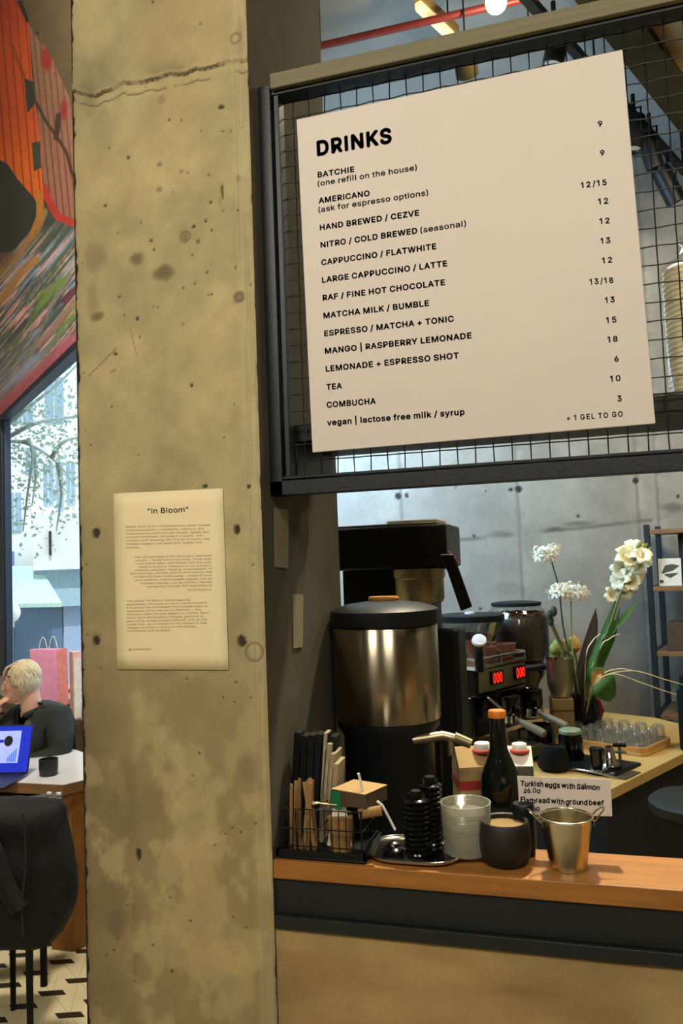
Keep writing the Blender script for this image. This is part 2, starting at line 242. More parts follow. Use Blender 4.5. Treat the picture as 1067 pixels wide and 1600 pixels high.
82: (449, [[60,0,60,509,236,509,273,506,305,500,333,489,356,473,376,455,390,433,401,408,407,381,409,352,407,323,401,296,390,271,376,250,356,232,333,217,305,206,273,200,236,198,96,198,96,255,234,255,258,256,280,260,298,267,313,276,325,287,334,300,340,316,344,333,345,352,344,371,340,389,334,405,325,419,313,430,298,440,279,446,258,451,233,452,125,452,125,0], [353,0,230,229,303,229,428,0]]),
83: (447, [[224,-9,188,-7,156,-1,128,9,102,23,81,40,64,60,51,83,42,109,38,137,104,137,108,118,114,102,123,88,136,76,150,66,166,59,185,53,204,50,224,49,246,50,267,54,286,60,303,69,317,79,329,92,338,106,344,122,346,139,344,154,340,168,332,179,322,189,310,197,296,205,245,222,184,239,145,253,112,269,86,289,67,313,56,341,52,372,54,400,62,425,75,448,92,468,113,484,138,498,165,508,195,514,227,516,259,514,289,508,316,498,340,484,360,468,377,449,390,427,398,403,401,378,337,378,332,402,320,421,302,437,280,449,254,456,225,459,204,457,185,454,167,448,152,440,139,430,129,418,121,405,117,391,115,376,117,359,122,345,131,334,142,324,155,315,169,308,212,293,264,279,312,264,359,238,372,226,384,213,395,198,402,180,407,161,408,139,406,112,399,87,386,64,370,43,349,25,323,11,294,0,261,-7]]),
84: (449, [[32,452,32,509,417,509,417,452,257,452,257,0,193,0,193,452]]),
85: (517, [[259,-8,220,-6,186,2,154,15,126,33,103,55,85,80,71,108,63,140,60,173,60,509,124,509,124,178,126,155,132,133,141,113,153,95,169,80,187,68,208,59,232,53,259,52,285,53,309,59,331,68,349,80,364,95,377,113,385,133,391,155,393,178,393,509,457,509,457,173,454,140,446,108,433,80,414,55,391,33,363,15,332,2,297,-6]]),
86: (480, [[204,0,16,509,84,509,192,206,215,137,248,31,235,31,267,138,290,206,395,509,463,509,278,0]]),
87: (686, [[155,0,16,509,82,509,163,196,175,145,187,94,197,40,189,40,200,94,211,145,224,196,306,509,380,509,462,196,474,145,486,94,497,40,488,40,499,94,510,145,523,196,603,509,670,509,530,0,455,0,368,323,351,391,336,475,350,475,335,395,318,323,230,0]]),
89: (472, [[203,0,203,208,16,509,91,509,192,344,222,292,250,230,224,230,251,293,280,344,381,509,455,509,268,208,268,0]]),
90: (438, [[42,0,42,46,273,385,306,431,341,476,348,454,285,452,223,452,40,452,40,509,397,509,397,462,169,129,134,81,97,33,90,54,152,57,214,57,399,57,399,0]]),
97: (389, [[160,-9,137,-7,115,-3,94,5,76,15,60,29,48,45,38,63,32,84,30,108,32,128,36,146,43,161,53,174,64,184,78,193,125,211,178,220,234,227,265,235,271,240,274,246,276,255,276,257,275,272,272,285,267,297,260,307,251,315,240,322,227,327,212,330,196,331,178,330,163,327,149,322,118,301,100,274,41,291,51,313,64,331,79,346,95,358,114,368,133,375,153,380,173,383,194,384,239,379,286,360,300,350,312,336,322,320,330,301,335,278,337,251,337,0,277,0,277,52,272,52,252,25,215,1,199,-4,181,-7], [170,45,192,47,211,51,228,59,242,68,254,80,263,93,270,108,274,122,276,138,276,190,259,182,231,176,200,171,175,168,134,159,122,153,112,147,103,139,97,130,93,118,92,105,93,93,96,82,102,72,109,64,119,57,130,52]]),
98: (424, [[229,-8,208,-7,189,-3,172,4,138,31,118,59,112,59,112,0,53,0,53,509,114,509,114,319,118,319,137,346,171,373,188,379,207,383,229,384,259,382,287,374,313,361,335,342,354,320,370,293,381,261,388,227,390,189,388,151,381,116,370,84,355,57,336,34,313,16,288,3,260,-6], [220,47,242,49,262,55,279,66,294,80,306,97,316,117,323,139,327,163,328,189,327,215,323,239,316,261,307,281,295,298,280,311,262,322,243,328,220,330,198,328,178,322,161,312,147,299,134,282,125,263,118,241,114,216,113,189,114,162,118,138,125,115,135,95,147,78,162,65,179,55,198,49]]),
99: (396, [[207,-8,174,-5,144,3,117,16,93,35,72,58,56,85,44,116,37,150,34,187,37,225,44,260,56,291,72,318,93,341,117,360,144,374,174,382,207,384,260,377,305,356,340,322,362,277,303,262,290,289,270,311,242,325,207,330,184,328,163,321,145,310,130,296,118,278,108,258,102,236,98,212,96,187,98,163,102,139,108,117,118,97,130,80,145,66,163,55,184,49,207,46,243,52,271,66,292,89,304,117,363,102,357,86,350,70,341,56,306,21,261,-1]]),
100: (424, [[195,-8,165,-6,137,3,111,16,89,34,70,57,55,84,43,116,36,151,34,189,36,227,43,261,55,293,70,320,89,342,112,361,137,374,165,382,196,384,218,383,237,379,253,373,287,346,306,319,311,319,311,509,372,509,372,0,313,0,313,59,307,59,287,31,252,4,236,-3,217,-7], [205,47,226,49,246,55,263,65,278,78,290,95,299,115,306,138,310,162,312,189,310,216,306,241,300,263,290,282,278,299,263,312,246,322,227,328,205,330,182,328,162,322,145,311,130,298,118,281,108,261,102,239,98,215,96,189,98,163,102,139,109,117,118,97,130,80,145,66,162,55,182,49]]),
101: (404, [[212,-8,177,-5,145,3,117,16,92,35,72,58,56,85,44,116,37,150,34,187,36,224,44,258,55,290,71,317,91,340,115,359,142,373,172,382,205,384,226,383,246,380,266,374,285,366,303,355,319,341,334,324,347,305,357,282,365,256,370,227,371,194,371,169,75,169,75,221,338,221,310,202,308,226,304,248,298,269,288,286,277,301,263,314,246,323,227,328,205,330,183,328,164,323,146,313,131,301,119,286,109,270,102,251,97,231,96,211,96,178,98,151,102,127,110,106,121,88,135,73,151,61,169,53,190,48,212,46,254,53,285,73,306,105,365,91,358,72,348,55,335,39,320,26,302,14,283,4,261,-3,237,-7]]),
102: (254, [[228,379,228,327,6,327,6,379], [81,0,81,432,82,452,87,470,96,486,107,499,120,510,135,519,152,525,169,529,187,530,222,527,243,521,227,468,215,472,195,474,178,472,164,468,154,460,147,449,143,435,142,419,142,0]]),
103: (425, [[207,-151,180,-149,156,-146,134,-140,114,-132,97,-122,82,-110,70,-97,59,-84,51,-69,101,-41,122,-66,154,-88,169,-93,187,-96,207,-97,236,-95,261,-87,282,-75,298,-58,308,-34,311,-6,311,68,306,68,287,41,252,16,236,10,217,6,195,5,165,7,138,14,113,27,90,43,71,65,55,90,43,120,36,154,34,191,36,229,43,263,55,293,71,320,90,342,112,361,138,374,166,382,196,384,218,383,237,379,253,373,288,346,308,319,313,319,313,379,372,379,372,-9,370,-40,363,-67,350,-90,334,-109,314,-124,291,-136,265,-144,237,-149], [205,59,227,61,246,66,264,75,278,87,290,103,300,121,307,142,311,166,312,193,311,219,307,242,300,264,291,283,279,299,264,312,247,322,227,328,205,330,182,328,163,322,145,312,130,298,118,282,109,262,102,241,98,218,96,193,98,167,102,144,109,123,118,104,131,88,145,76,163,66,183,61]]),
104: (410, [[114,227,114,0,53,0,53,509,114,509,114,287,102,287,116,319,132,344,152,362,175,374,200,382,227,384,252,383,275,377,295,369,313,356,328,340,341,321,350,298,355,271,357,240,357,0,296,0,296,235,293,263,286,286,273,304,256,318,235,326,210,329,192,328,176,324,161,317,147,308,136,297,126,283,119,266,115,248]]),
105: (167, [[53,0,53,379,114,379,114,0], [84,443,73,444,63,448,54,455,47,463,43,472,41,483,43,494,47,504,54,512,63,518,73,522,84,524,95,522,105,518,114,512,121,504,125,494,126,483,125,472,121,463,114,455,105,448,95,444]]),
106: (167, [[53,379,114,379,114,-30,112,-52,108,-72,102,-90,92,-106,80,-119,65,-129,47,-137,27,-141,4,-143,-10,-143,-10,-87,2,-87,18,-85,31,-80,40,-72,47,-61,51,-46,53,-29], [83,443,72,444,62,448,53,455,47,463,42,472,41,483,42,494,47,504,53,512,62,518,72,522,83,524,95,522,105,518,114,512,120,504,125,494,126,483,125,472,120,463,114,455,105,448,95,444]]),
107: (381, [[110,137,110,212,121,212,284,379,360,379,184,199,177,199], [53,0,53,509,114,509,114,0], [294,0,148,186,191,229,372,0]]),
108: (190, [[62,0,62,528,124,528,124,0]]),
109: (610, [[53,0,53,379,112,379,112,295,108,295,114,314,122,331,132,346,144,358,158,368,172,376,187,382,203,385,219,386,245,383,268,375,287,361,303,342,314,320,321,295,312,295,318,312,326,329,337,343,350,356,364,366,381,375,398,381,417,385,437,386,458,385,478,380,497,372,514,361,529,346,541,328,550,307,555,283,557,255,557,0,496,0,496,254,493,279,485,298,473,313,456,323,438,329,419,330,402,329,387,326,374,320,363,312,353,302,345,290,340,277,336,263,335,247,335,0,274,0,274,260,272,280,265,297,253,311,238,322,220,328,199,330,185,329,171,326,158,320,145,312,135,302,126,289,119,274,115,257,114,238,114,0]]),
110: (410, [[114,227,114,0,53,0,53,379,112,379,112,287,102,287,116,319,132,344,152,362,175,374,200,382,227,384,252,383,275,377,295,369,313,356,328,340,341,321,350,298,355,271,357,240,357,0,296,0,296,235,293,263,286,286,273,304,256,318,235,326,210,329,192,328,176,324,161,317,147,308,136,297,126,283,119,266,115,248]]),
111: (415, [[207,-8,174,-5,144,3,117,16,93,35,72,58,56,85,44,116,37,150,34,187,37,225,44,260,56,291,72,318,93,341,117,360,144,374,174,382,207,384,241,382,271,374,299,360,323,341,343,318,359,291,371,260,379,225,381,187,379,150,371,116,359,85,343,58,323,35,299,16,271,3,241,-5], [207,46,231,49,252,55,270,66,285,80,298,97,307,117,314,139,318,163,319,187,318,212,314,236,307,258,298,278,285,296,270,310,252,321,231,328,207,330,184,328,163,321,145,310,130,296,118,278,108,258,102,236,98,212,96,187,98,163,102,139,108,117,118,97,130,80,145,66,163,55,184,49]]),
112: (424, [[53,-143,53,379,112,379,112,319,118,319,137,346,171,373,188,379,207,383,229,384,259,382,287,374,313,361,335,342,354,320,370,293,381,261,388,227,390,189,388,151,381,116,370,84,355,57,336,34,313,16,288,3,260,-6,229,-8,208,-7,189,-3,173,4,138,31,118,59,114,59,114,-143], [220,47,242,49,262,55,279,66,294,80,306,97,316,117,323,139,327,163,328,189,327,215,323,239,316,261,307,281,295,298,280,311,262,322,243,328,220,330,198,328,178,322,161,312,147,299,134,282,125,263,118,241,114,216,113,189,114,162,118,138,125,115,135,95,147,78,162,65,179,55,198,49]]),
113: (424, [[372,-143,311,-143,311,59,306,59,287,31,252,4,236,-3,217,-7,195,-8,165,-6,137,3,111,16,89,34,70,57,55,84,43,116,36,151,34,189,36,227,43,261,55,293,70,320,89,342,112,361,137,374,165,382,196,384,218,383,237,379,253,373,287,346,307,319,313,319,313,379,372,379], [205,47,226,49,246,55,263,65,278,78,290,95,299,115,306,138,310,162,312,189,310,216,306,241,300,263,290,282,278,299,263,312,246,322,227,328,205,330,182,328,162,322,145,311,130,298,118,281,108,261,102,239,98,215,96,189,98,163,102,139,109,117,118,97,130,80,145,66,162,55,182,49]]),
114: (259, [[53,0,53,379,112,379,112,321,115,321,124,339,137,354,152,367,171,377,191,383,213,385,229,384,243,384,243,322,230,324,207,326,190,324,174,321,159,315,146,306,135,296,126,284,119,269,115,254,114,237,114,0]]),
115: (365, [[182,-8,157,-7,133,-3,112,3,93,12,76,24,62,38,50,54,41,73,36,94,94,107,101,87,111,72,124,60,141,52,160,47,181,45,206,47,227,53,244,62,258,74,265,88,268,103,266,115,262,126,254,136,243,144,229,150,212,155,149,170,118,180,92,192,72,208,58,227,50,249,47,274,49,295,55,314,65,332,79,347,95,360,115,370,137,378,161,383,187,384,212,383,234,379,254,372,271,363,286,352,299,339,309,324,318,308,324,290,268,277,262,291,254,304,243,316,228,325,210,331,187,333,166,331,147,326,131,317,119,305,111,292,109,277,110,264,115,253,124,243,136,235,152,229,172,223,229,209,261,200,287,187,306,171,320,153,328,131,331,107,329,85,323,65,312,47,298,31,281,18,260,6,236,-2,210,-7]]),
116: (227, [[204,379,204,327,6,327,6,379], [65,471,126,471,126,98,127,83,130,70,136,61,144,55,156,51,170,50,185,51,202,54,213,2,192,-3,168,-4,138,-1,113,7,92,21,77,41,68,64,65,93]]),
117: (410, [[182,-5,158,-3,135,2,115,11,97,23,82,39,69,59,60,82,54,109,53,139,53,379,114,379,114,144,116,117,124,94,137,75,154,61,175,53,200,50,218,51,234,55,249,62,263,71,274,83,283,97,290,113,295,132,296,153,296,379,357,379,357,0,298,0,298,92,307,92,294,60,277,35,257,17,234,5,209,-3]]),
118: (389, [[163,0,17,379,84,379,165,155,187,87,206,21,184,21,203,87,224,155,305,379,371,379,226,0]]),
119: (567, [[138,0,23,379,87,379,133,214,154,137,175,41,165,41,186,135,206,214,252,379,316,379,362,214,382,136,402,41,391,41,413,135,434,214,480,379,545,379,429,0,368,0,319,172,305,225,291,280,277,338,291,338,277,280,263,225,248,172,199,0]]),
120: (379, [[21,0,171,218,171,171,29,379,100,379,147,306,179,253,207,206,175,206,202,253,233,306,282,379,352,379,209,169,209,214,358,0,287,0,231,85,200,136,173,182,205,182,178,136,148,85,91,0]]),
121: (389, [[47,-139,61,-86,71,-87,104,-89,113,-86,122,-81,130,-74,138,-64,145,-51,151,-36,163,-1,17,379,84,379,165,155,187,87,206,21,184,21,202,87,224,155,305,379,371,379,204,-58,177,-107,165,-119,153,-128,139,-136,125,-141,109,-144,91,-145,65,-143]]),
122: (380, [[42,0,42,46,254,320,254,323,48,323,48,379,333,379,333,331,126,60,126,56,339,56,339,0]]),
124: (230, [[141,673,141,-164,88,-164,88,673]])}
_G = {chr(k): (a/1000, [[(c[i]/1000, c[i+1]/1000) for i in range(0, len(c), 2)] for c in cs]) for k, (a, cs) in GLYPH_OUTLINES.items()}
_GC = {}
def glyph(ch, bold):                                                # flat filled letter; bold strokes are overlaid, slightly shifted
    k = (ch, bold)
    if k not in _GC:
        out = [np.array(c) for c in _G[ch][1]]; ar = [0.5*np.sum(c[:, 0]*np.roll(c[:, 1], -1)-np.roll(c[:, 0], -1)*c[:, 1]) for c in out]
        sg = 1.0 if ar[int(np.argmax(np.abs(ar)))] > 0 else -1.0; outer = [i for i in range(len(out)) if ar[i]*sg > 0]; V = []; T = []; n0 = 0
        for i in outer:
            grp = [out[i]]
            for j in range(len(out)):
                if ar[j]*sg < 0:
                    q = out[j].mean(0)[None]; own = [o_ for o_ in outer if inpoly(q[:, 0], q[:, 1], out[o_])[0]]
                    if own and min(own, key=lambda o_: abs(ar[o_])) == i: grp.append(out[j])
            V += grp; T += [tuple(x+n0 for x in t) for t in tessellate_polygon([[Vector((x, y, 0)) for x, y in c] for c in grp])]; n0 += sum(len(c) for c in grp)
        V = np.concatenate(V); VV = [V]; TT = list(T)
        if bold:
            for m in range(8): VV.append(V+bold*np.array([math.cos(m*PI/4), math.sin(m*PI/4)])); TT += [tuple(x+(m+1)*len(V) for x in t) for t in T]
        VV = np.concatenate(VV); _GC[k] = (np.column_stack([VV, np.zeros(len(VV))]), TT)
    return _GC[k]
def text_geo(s, bold=0.0, res=3, spacing=1.0):                     # flat triangles of a line of type, unit size
    V = []; Fs = []; x = 0; n = 0
    for ch in s:
        if ch == ' ': x += .20*spacing; continue
        v, f = glyph(ch, bold); v = v.copy(); v[:, 0] += x; V.append(v); Fs += [tuple(i+n for i in q) for q in f]; n += len(v); x += (_G[ch][0]+bold*1.6)*spacing
    return np.concatenate(V), Fs
def put_text(mb, s, a, b, up, nrm, cap, bold=0.0, res=3, spacing=1.0, th=0.0004):   # set a line from point a to point b, cap height in metres
    v, f = text_geo(s, bold, res, spacing); a = np.array(a); b = np.array(b); up = np.array(up, float); nrm = np.array(nrm, float)
    x0, x1 = v[:, 0].min(), v[:, 0].max(); L = np.linalg.norm(b-a); ex = (b-a)/L
    P = a+np.outer((v[:, 0]-x0)/(x1-x0)*L, ex)+np.outer(v[:, 1]/0.509*cap, up)+nrm*th
    mb.add(P, f)

# value noise for painted surfaces
def vnoise(x, y, seed):
    xi = np.floor(x).astype(np.int64); yi = np.floor(y).astype(np.int64); fx = x-xi; fy = y-yi
    def h(a, b):
        q = np.sin((a*127.1+b*311.7+seed*74.7))*43758.5453; return q-np.floor(q)
    sx = fx*fx*(3-2*fx); sy = fy*fy*(3-2*fy)
    return (h(xi, yi)*(1-sx)+h(xi+1, yi)*sx)*(1-sy)+(h(xi, yi+1)*(1-sx)+h(xi+1, yi+1)*sx)*sy
def fbm(x, y, seed=0, o=5):
    t = 0; a = 0.5; n = 0
    for k in range(o): t = t+a*vnoise(x*2**k, y*2**k, seed+k*17); n += a; a *= 0.55
    return t/n
def sstep(a, b, x): t = np.clip((x-a)/(b-a), 0, 1); return t*t*(3-2*t)
def inpoly(x, y, poly):
    r = np.zeros(x.shape, bool); n = len(poly)
    for i in range(n):
        x1, y1 = poly[i]; x2, y2 = poly[(i+1) % n]
        if y1 == y2: continue
        c = ((y1 > y) != (y2 > y)) & (x < (x2-x1)*(y-y1)/(y2-y1)+x1); r ^= c
    return r
def dline(x, y, pts):
    d = np.full(x.shape, 1e9)
    for (x1, y1), (x2, y2) in zip(pts, pts[1:]):
        t = np.clip(((x-x1)*(x2-x1)+(y-y1)*(y2-y1))/((x2-x1)**2+(y2-y1)**2+1e-12), 0, 1); d = np.minimum(d, np.hypot(x-x1-t*(x2-x1), y-y1-t*(y2-y1)))
    return d
def grid_mesh(name, P, nx, ny, col, m, extra=None, parent=None):     # P: (ny*nx,3) painted sheet; extra: MB with further faces (material 1)
    mb = MB(); ii = np.arange(ny-1)[:, None]*nx+np.arange(nx-1)[None]; q = np.stack([ii, ii+1, ii+nx+1, ii+nx], -1).reshape(-1, 4)
    nv = len(P); faces = q.tolist(); V = P.tolist(); mi = [0]*len(faces)
    if extra:
        for e in extra.v: V += e.tolist()
        faces = faces+[[i+nv for i in f] for f in extra.f]; mi += [k+1 for k in extra.mi]
    me = bpy.data.meshes.new(name); me.from_pydata(V, [], faces)
    for k in (m if isinstance(m, list) else [m]): me.materials.append(k)
    me.polygons.foreach_set('material_index', mi)
    at = me.color_attributes.new('paint', 'FLOAT_COLOR', 'POINT'); c = np.ones((len(V), 4)); c[:nv, :3] = col; at.data.foreach_set('color', c.ravel())
    me.polygons.foreach_set('use_smooth', [k == 0 for k in mi])
    o = bpy.data.objects.new(name, me); COL.objects.link(o)
    if parent: o.parent = parent
    return o
def mixc(c, m, new): m = np.clip(m, 0, 1)[..., None]; return c*(1-m)+np.asarray(new)*m

FLOOR = -0.13; CEIL = 3.4; LEDGE = 1.088
# ------------------------------------------------------------------ materials
M = dict(
    steel_dark=mat('dark_painted_steel', '0f1b22', 0.45, 0.0, 0.25, 60, 0.1), steel_dark2=mat('dark_channel_paint', '0e1718', 0.55, 0, 0.2, 90, 0.25),
    batten=mat('grey_olive_batten', '6f6a50', 0.6, 0, 0.22, 14, 0.2, (0.15, 8, 30)), wire=mat('black_wire', '15181a', 0.5, 0.3),
    sign=mat('white_board', 'd2cbc2', 0.55, 0, 0.015, 8), ink=mat('dark_ink', '2c2a26', 0.7), ink2=mat('grey_ink', '4a463e', 0.7), paper=mat('cream_paper', 'ede0b6', 0.7, 0, 0.02, 12), inkp=mat('faint_ink', 'a59c76', 0.8), inkr=mat('reddish_ink', 'a5765a', 0.8),
    oak=mat('oiled_oak', '9a672e', 0.45, 0, 0.22, 6, 0.08, (1.2, 14, 14)), ply=mat('light_worktop', 'd9b46c', 0.45, 0, 0.10, 6, 0.05, (2, 12, 12)), tan=mat('tan_soffit', '8d744a', 0.7, 0, 0.15, 8), olive=mat('olive_duct', '2c2815', 0.85, 0, 0.2, 6, spec=0.1),
    black=mat('black_plastic', '0c1214', 0.45, 0, 0.2, 20, spec=0.3), blackm=mat('matt_black', '0c1012', 0.75, 0, 0.2, 30, 0.1, spec=0.25), blackg=mat('gloss_black', '0b0d0f', 0.15, 0, 0.1), dark=mat('dark_cabinet', '15181a', 0.7, 0, 0.15),
    inox=mat('brushed_steel', 'a8a08c', 0.26, 1.0, 0.05, 8, 0.0, (1, 1, 60), aniso=.85), inoxd=mat('dull_steel', 'a89f84', 0.38, 1.0, 0.10, 30), chrome=mat('chrome', 'd8d8d4', 0.12, 1.0, 0.02), zinc=mat('galvanised_zinc', 'cfc8b0', 0.24, 1.0, 0.08, 40, 0.03),
    white=mat('white_plastic', 'e4e2da', 0.4), offw=mat('off_white_card', 'd8d2c2', 0.7), red=mat('red_paint', '9a2f2a', 0.5), piper=mat('pipe_red', '6c2322', 0.5), redlite=mat('red_card', 'c0453c', 0.6), led=mat('red_led', '300404', 0.5, emit='ff2018', es=2.5), screen=mat('dark_screen', '101214', 0.2),
    orange=mat('orange_cap', 'd07418', 0.5), wood=mat('stir_wood', '8a6c42', 0.7), kraft=mat('kraft_card', '8d6e3e', 0.8, 0, 0.12, 40), box=mat('cardboard', 'a48a5c', 0.8, 0, 0.08, 30), boxd=mat('dark_cardboard', '4a3b28', 0.8), green=mat('green_label', '0f6a3c', 0.6), envelope=mat('beige_paper', '8f8468', 0.8), maple=mat('maple_handle', '8f8872', 0.45), 
    bottle=mat('dark_bottle_glass', '0d140f', 0.08, 0, 0.1, spec=0.6), stone=mat('brown_stoneware', '15120d', 0.6, 0, 0.2, 40, 0.1), clay=mat('tan_glaze', '8a7040', 0.5), beans=mat('coffee_beans', '24170e', 0.45, 0, 0.35, 120), beansl=mat('roasted_beans', '6d4527', 0.5, 0, 0.5, 150), brownc=mat('brown_cups', '6b3d28', 0.5),
    clear=glass('clear_glass', (0.97, 0.98, 0.97), 0.2, 0.05, 0.045, 'f4f2e6'), cup=glass('clear_plastic', (0.86, 0.88, 0.86), 0.3, 0.15, 0.26, 'b9b6a4'), hopclear=glass('hopper_glass', (0.96, 0.97, 0.96), 0.10, 0.04), hopper=glass('smoked_hopper', (0.72, 0.74, 0.72), 0.2, 0.06), bag=glass('clear_bag', (0.98, 0.98, 0.98), 0.10, 0.15), pane=glass('window_glass', (0.97, 1, 1), 0.05),
    cream=mat('cream_paper_cups', 'f6edcf', 0.6), petal=mat('white_petal', 'faf6e2', 0.6, sub=0.1), petaly=mat('cream_petal', 'f2edc8', 0.6, sub=0.1), stem=mat('dark_stem', '39402a', 0.6), stemg=mat('pale_green_stem', '7f9150', 0.6), leaf=mat('green_leaf', '3c6a28', 0.45, 0, 0.2, 40), leafd=mat('purple_leaf', '4a3f38', 0.55, 0, 0.2, 40), leafy=mat('yellow_green_bud', '8f9440', 0.6), peach=mat('peach_bud', 'cfa052', 0.6), straw=mat('pale_grass', 'cfc08a', 0.6),
    skin=mat('skin', 'c79a84', 0.55, 0, 0.05, sub=0.1), hair=mat('blond_hair', 'c4b698', 0.55, 0, 0.3, 40, 0.5, (4, 4, 1)), jacket=mat('dark_jacket', '1d2422', 0.85, 0, 0.25, 60, 0.4), tee=mat('grey_green_shirt', '7f9184', 0.85), trouser=mat('dark_trousers', '23262c', 0.85), coat=mat('black_coat', '0a0d10', 0.9, 0, 0.3, 40, 0.5), lash=mat('brow', '6a5644', 0.7),
    walnut=mat('brown_table', '7d5c3a', 0.45, 0, 0.2, 6, 0, (2, 14, 14)), darktop=mat('dark_table_top', '3a3330', 0.38, 0, 0.2, 8, 0.05, (2, 20, 2)), whitetop=mat('pale_table_top', 'd4d4d8', 0.22, 0, 0.03), legw=mat('orange_brown_wood', '8f5f2c', 0.5, 0, 0.15, 8, 0, (14, 14, 2)), pink=mat('pink_paper', 'f7bcd6', 0.7, trans=.55), coral=mat('coral_paper', 'ea9480', 0.7, trans=.4), mug=mat('dark_green_mug', '1c241e', 0.4),
    navy=mat('navy_frame', '1b3248', 0.5), sill=mat('sill_wood', '5b4a36', 0.6), laptop=mat('dark_laptop', '141821', 0.4), scr=mat('laptop_screen', '1c2cb0', 0.3, emit='2438d8', es=0.45), scrl=mat('screen_panel', 'a0b0e8', 0.3, emit='9cb0ff', es=0.55), scrd=mat('screen_dial', '20242c', 0.4), scrb=mat('screen_bars', '3a6ad0', 0.4, emit='3a66e0', es=0.8),
    facade=mat('white_facade', 'eef0ee', 0.8, 0, 0.05, 3), glassb=mat('blue_windows', '9db9cf', 0.3), mint=mat('mint_awning', 'bfe0d6', 0.8), shop=mat('blue_shopfront', '5d7a98', 0.5), pave=mat('pavement', 'b0b0ac', 0.9), foliage=mat('pale_foliage', 'a9c4b4', 0.7, 0, 0.2, 10, trans=.5), bark=mat('bark', '9aa6a8', 0.9), globe=mat('white_globe', 'f6f4ee', 0.4), bike=mat('dark_bicycle', '3d4a58', 0.5),
)
M['bulb'] = mat('lamp_bulb', 'fff0c8', 0.4, emit='ffdf9a', es=14); M['tube'] = mat('batten_tube', 'fff0b0', 0.4, emit='f3e0a0', es=0.9)

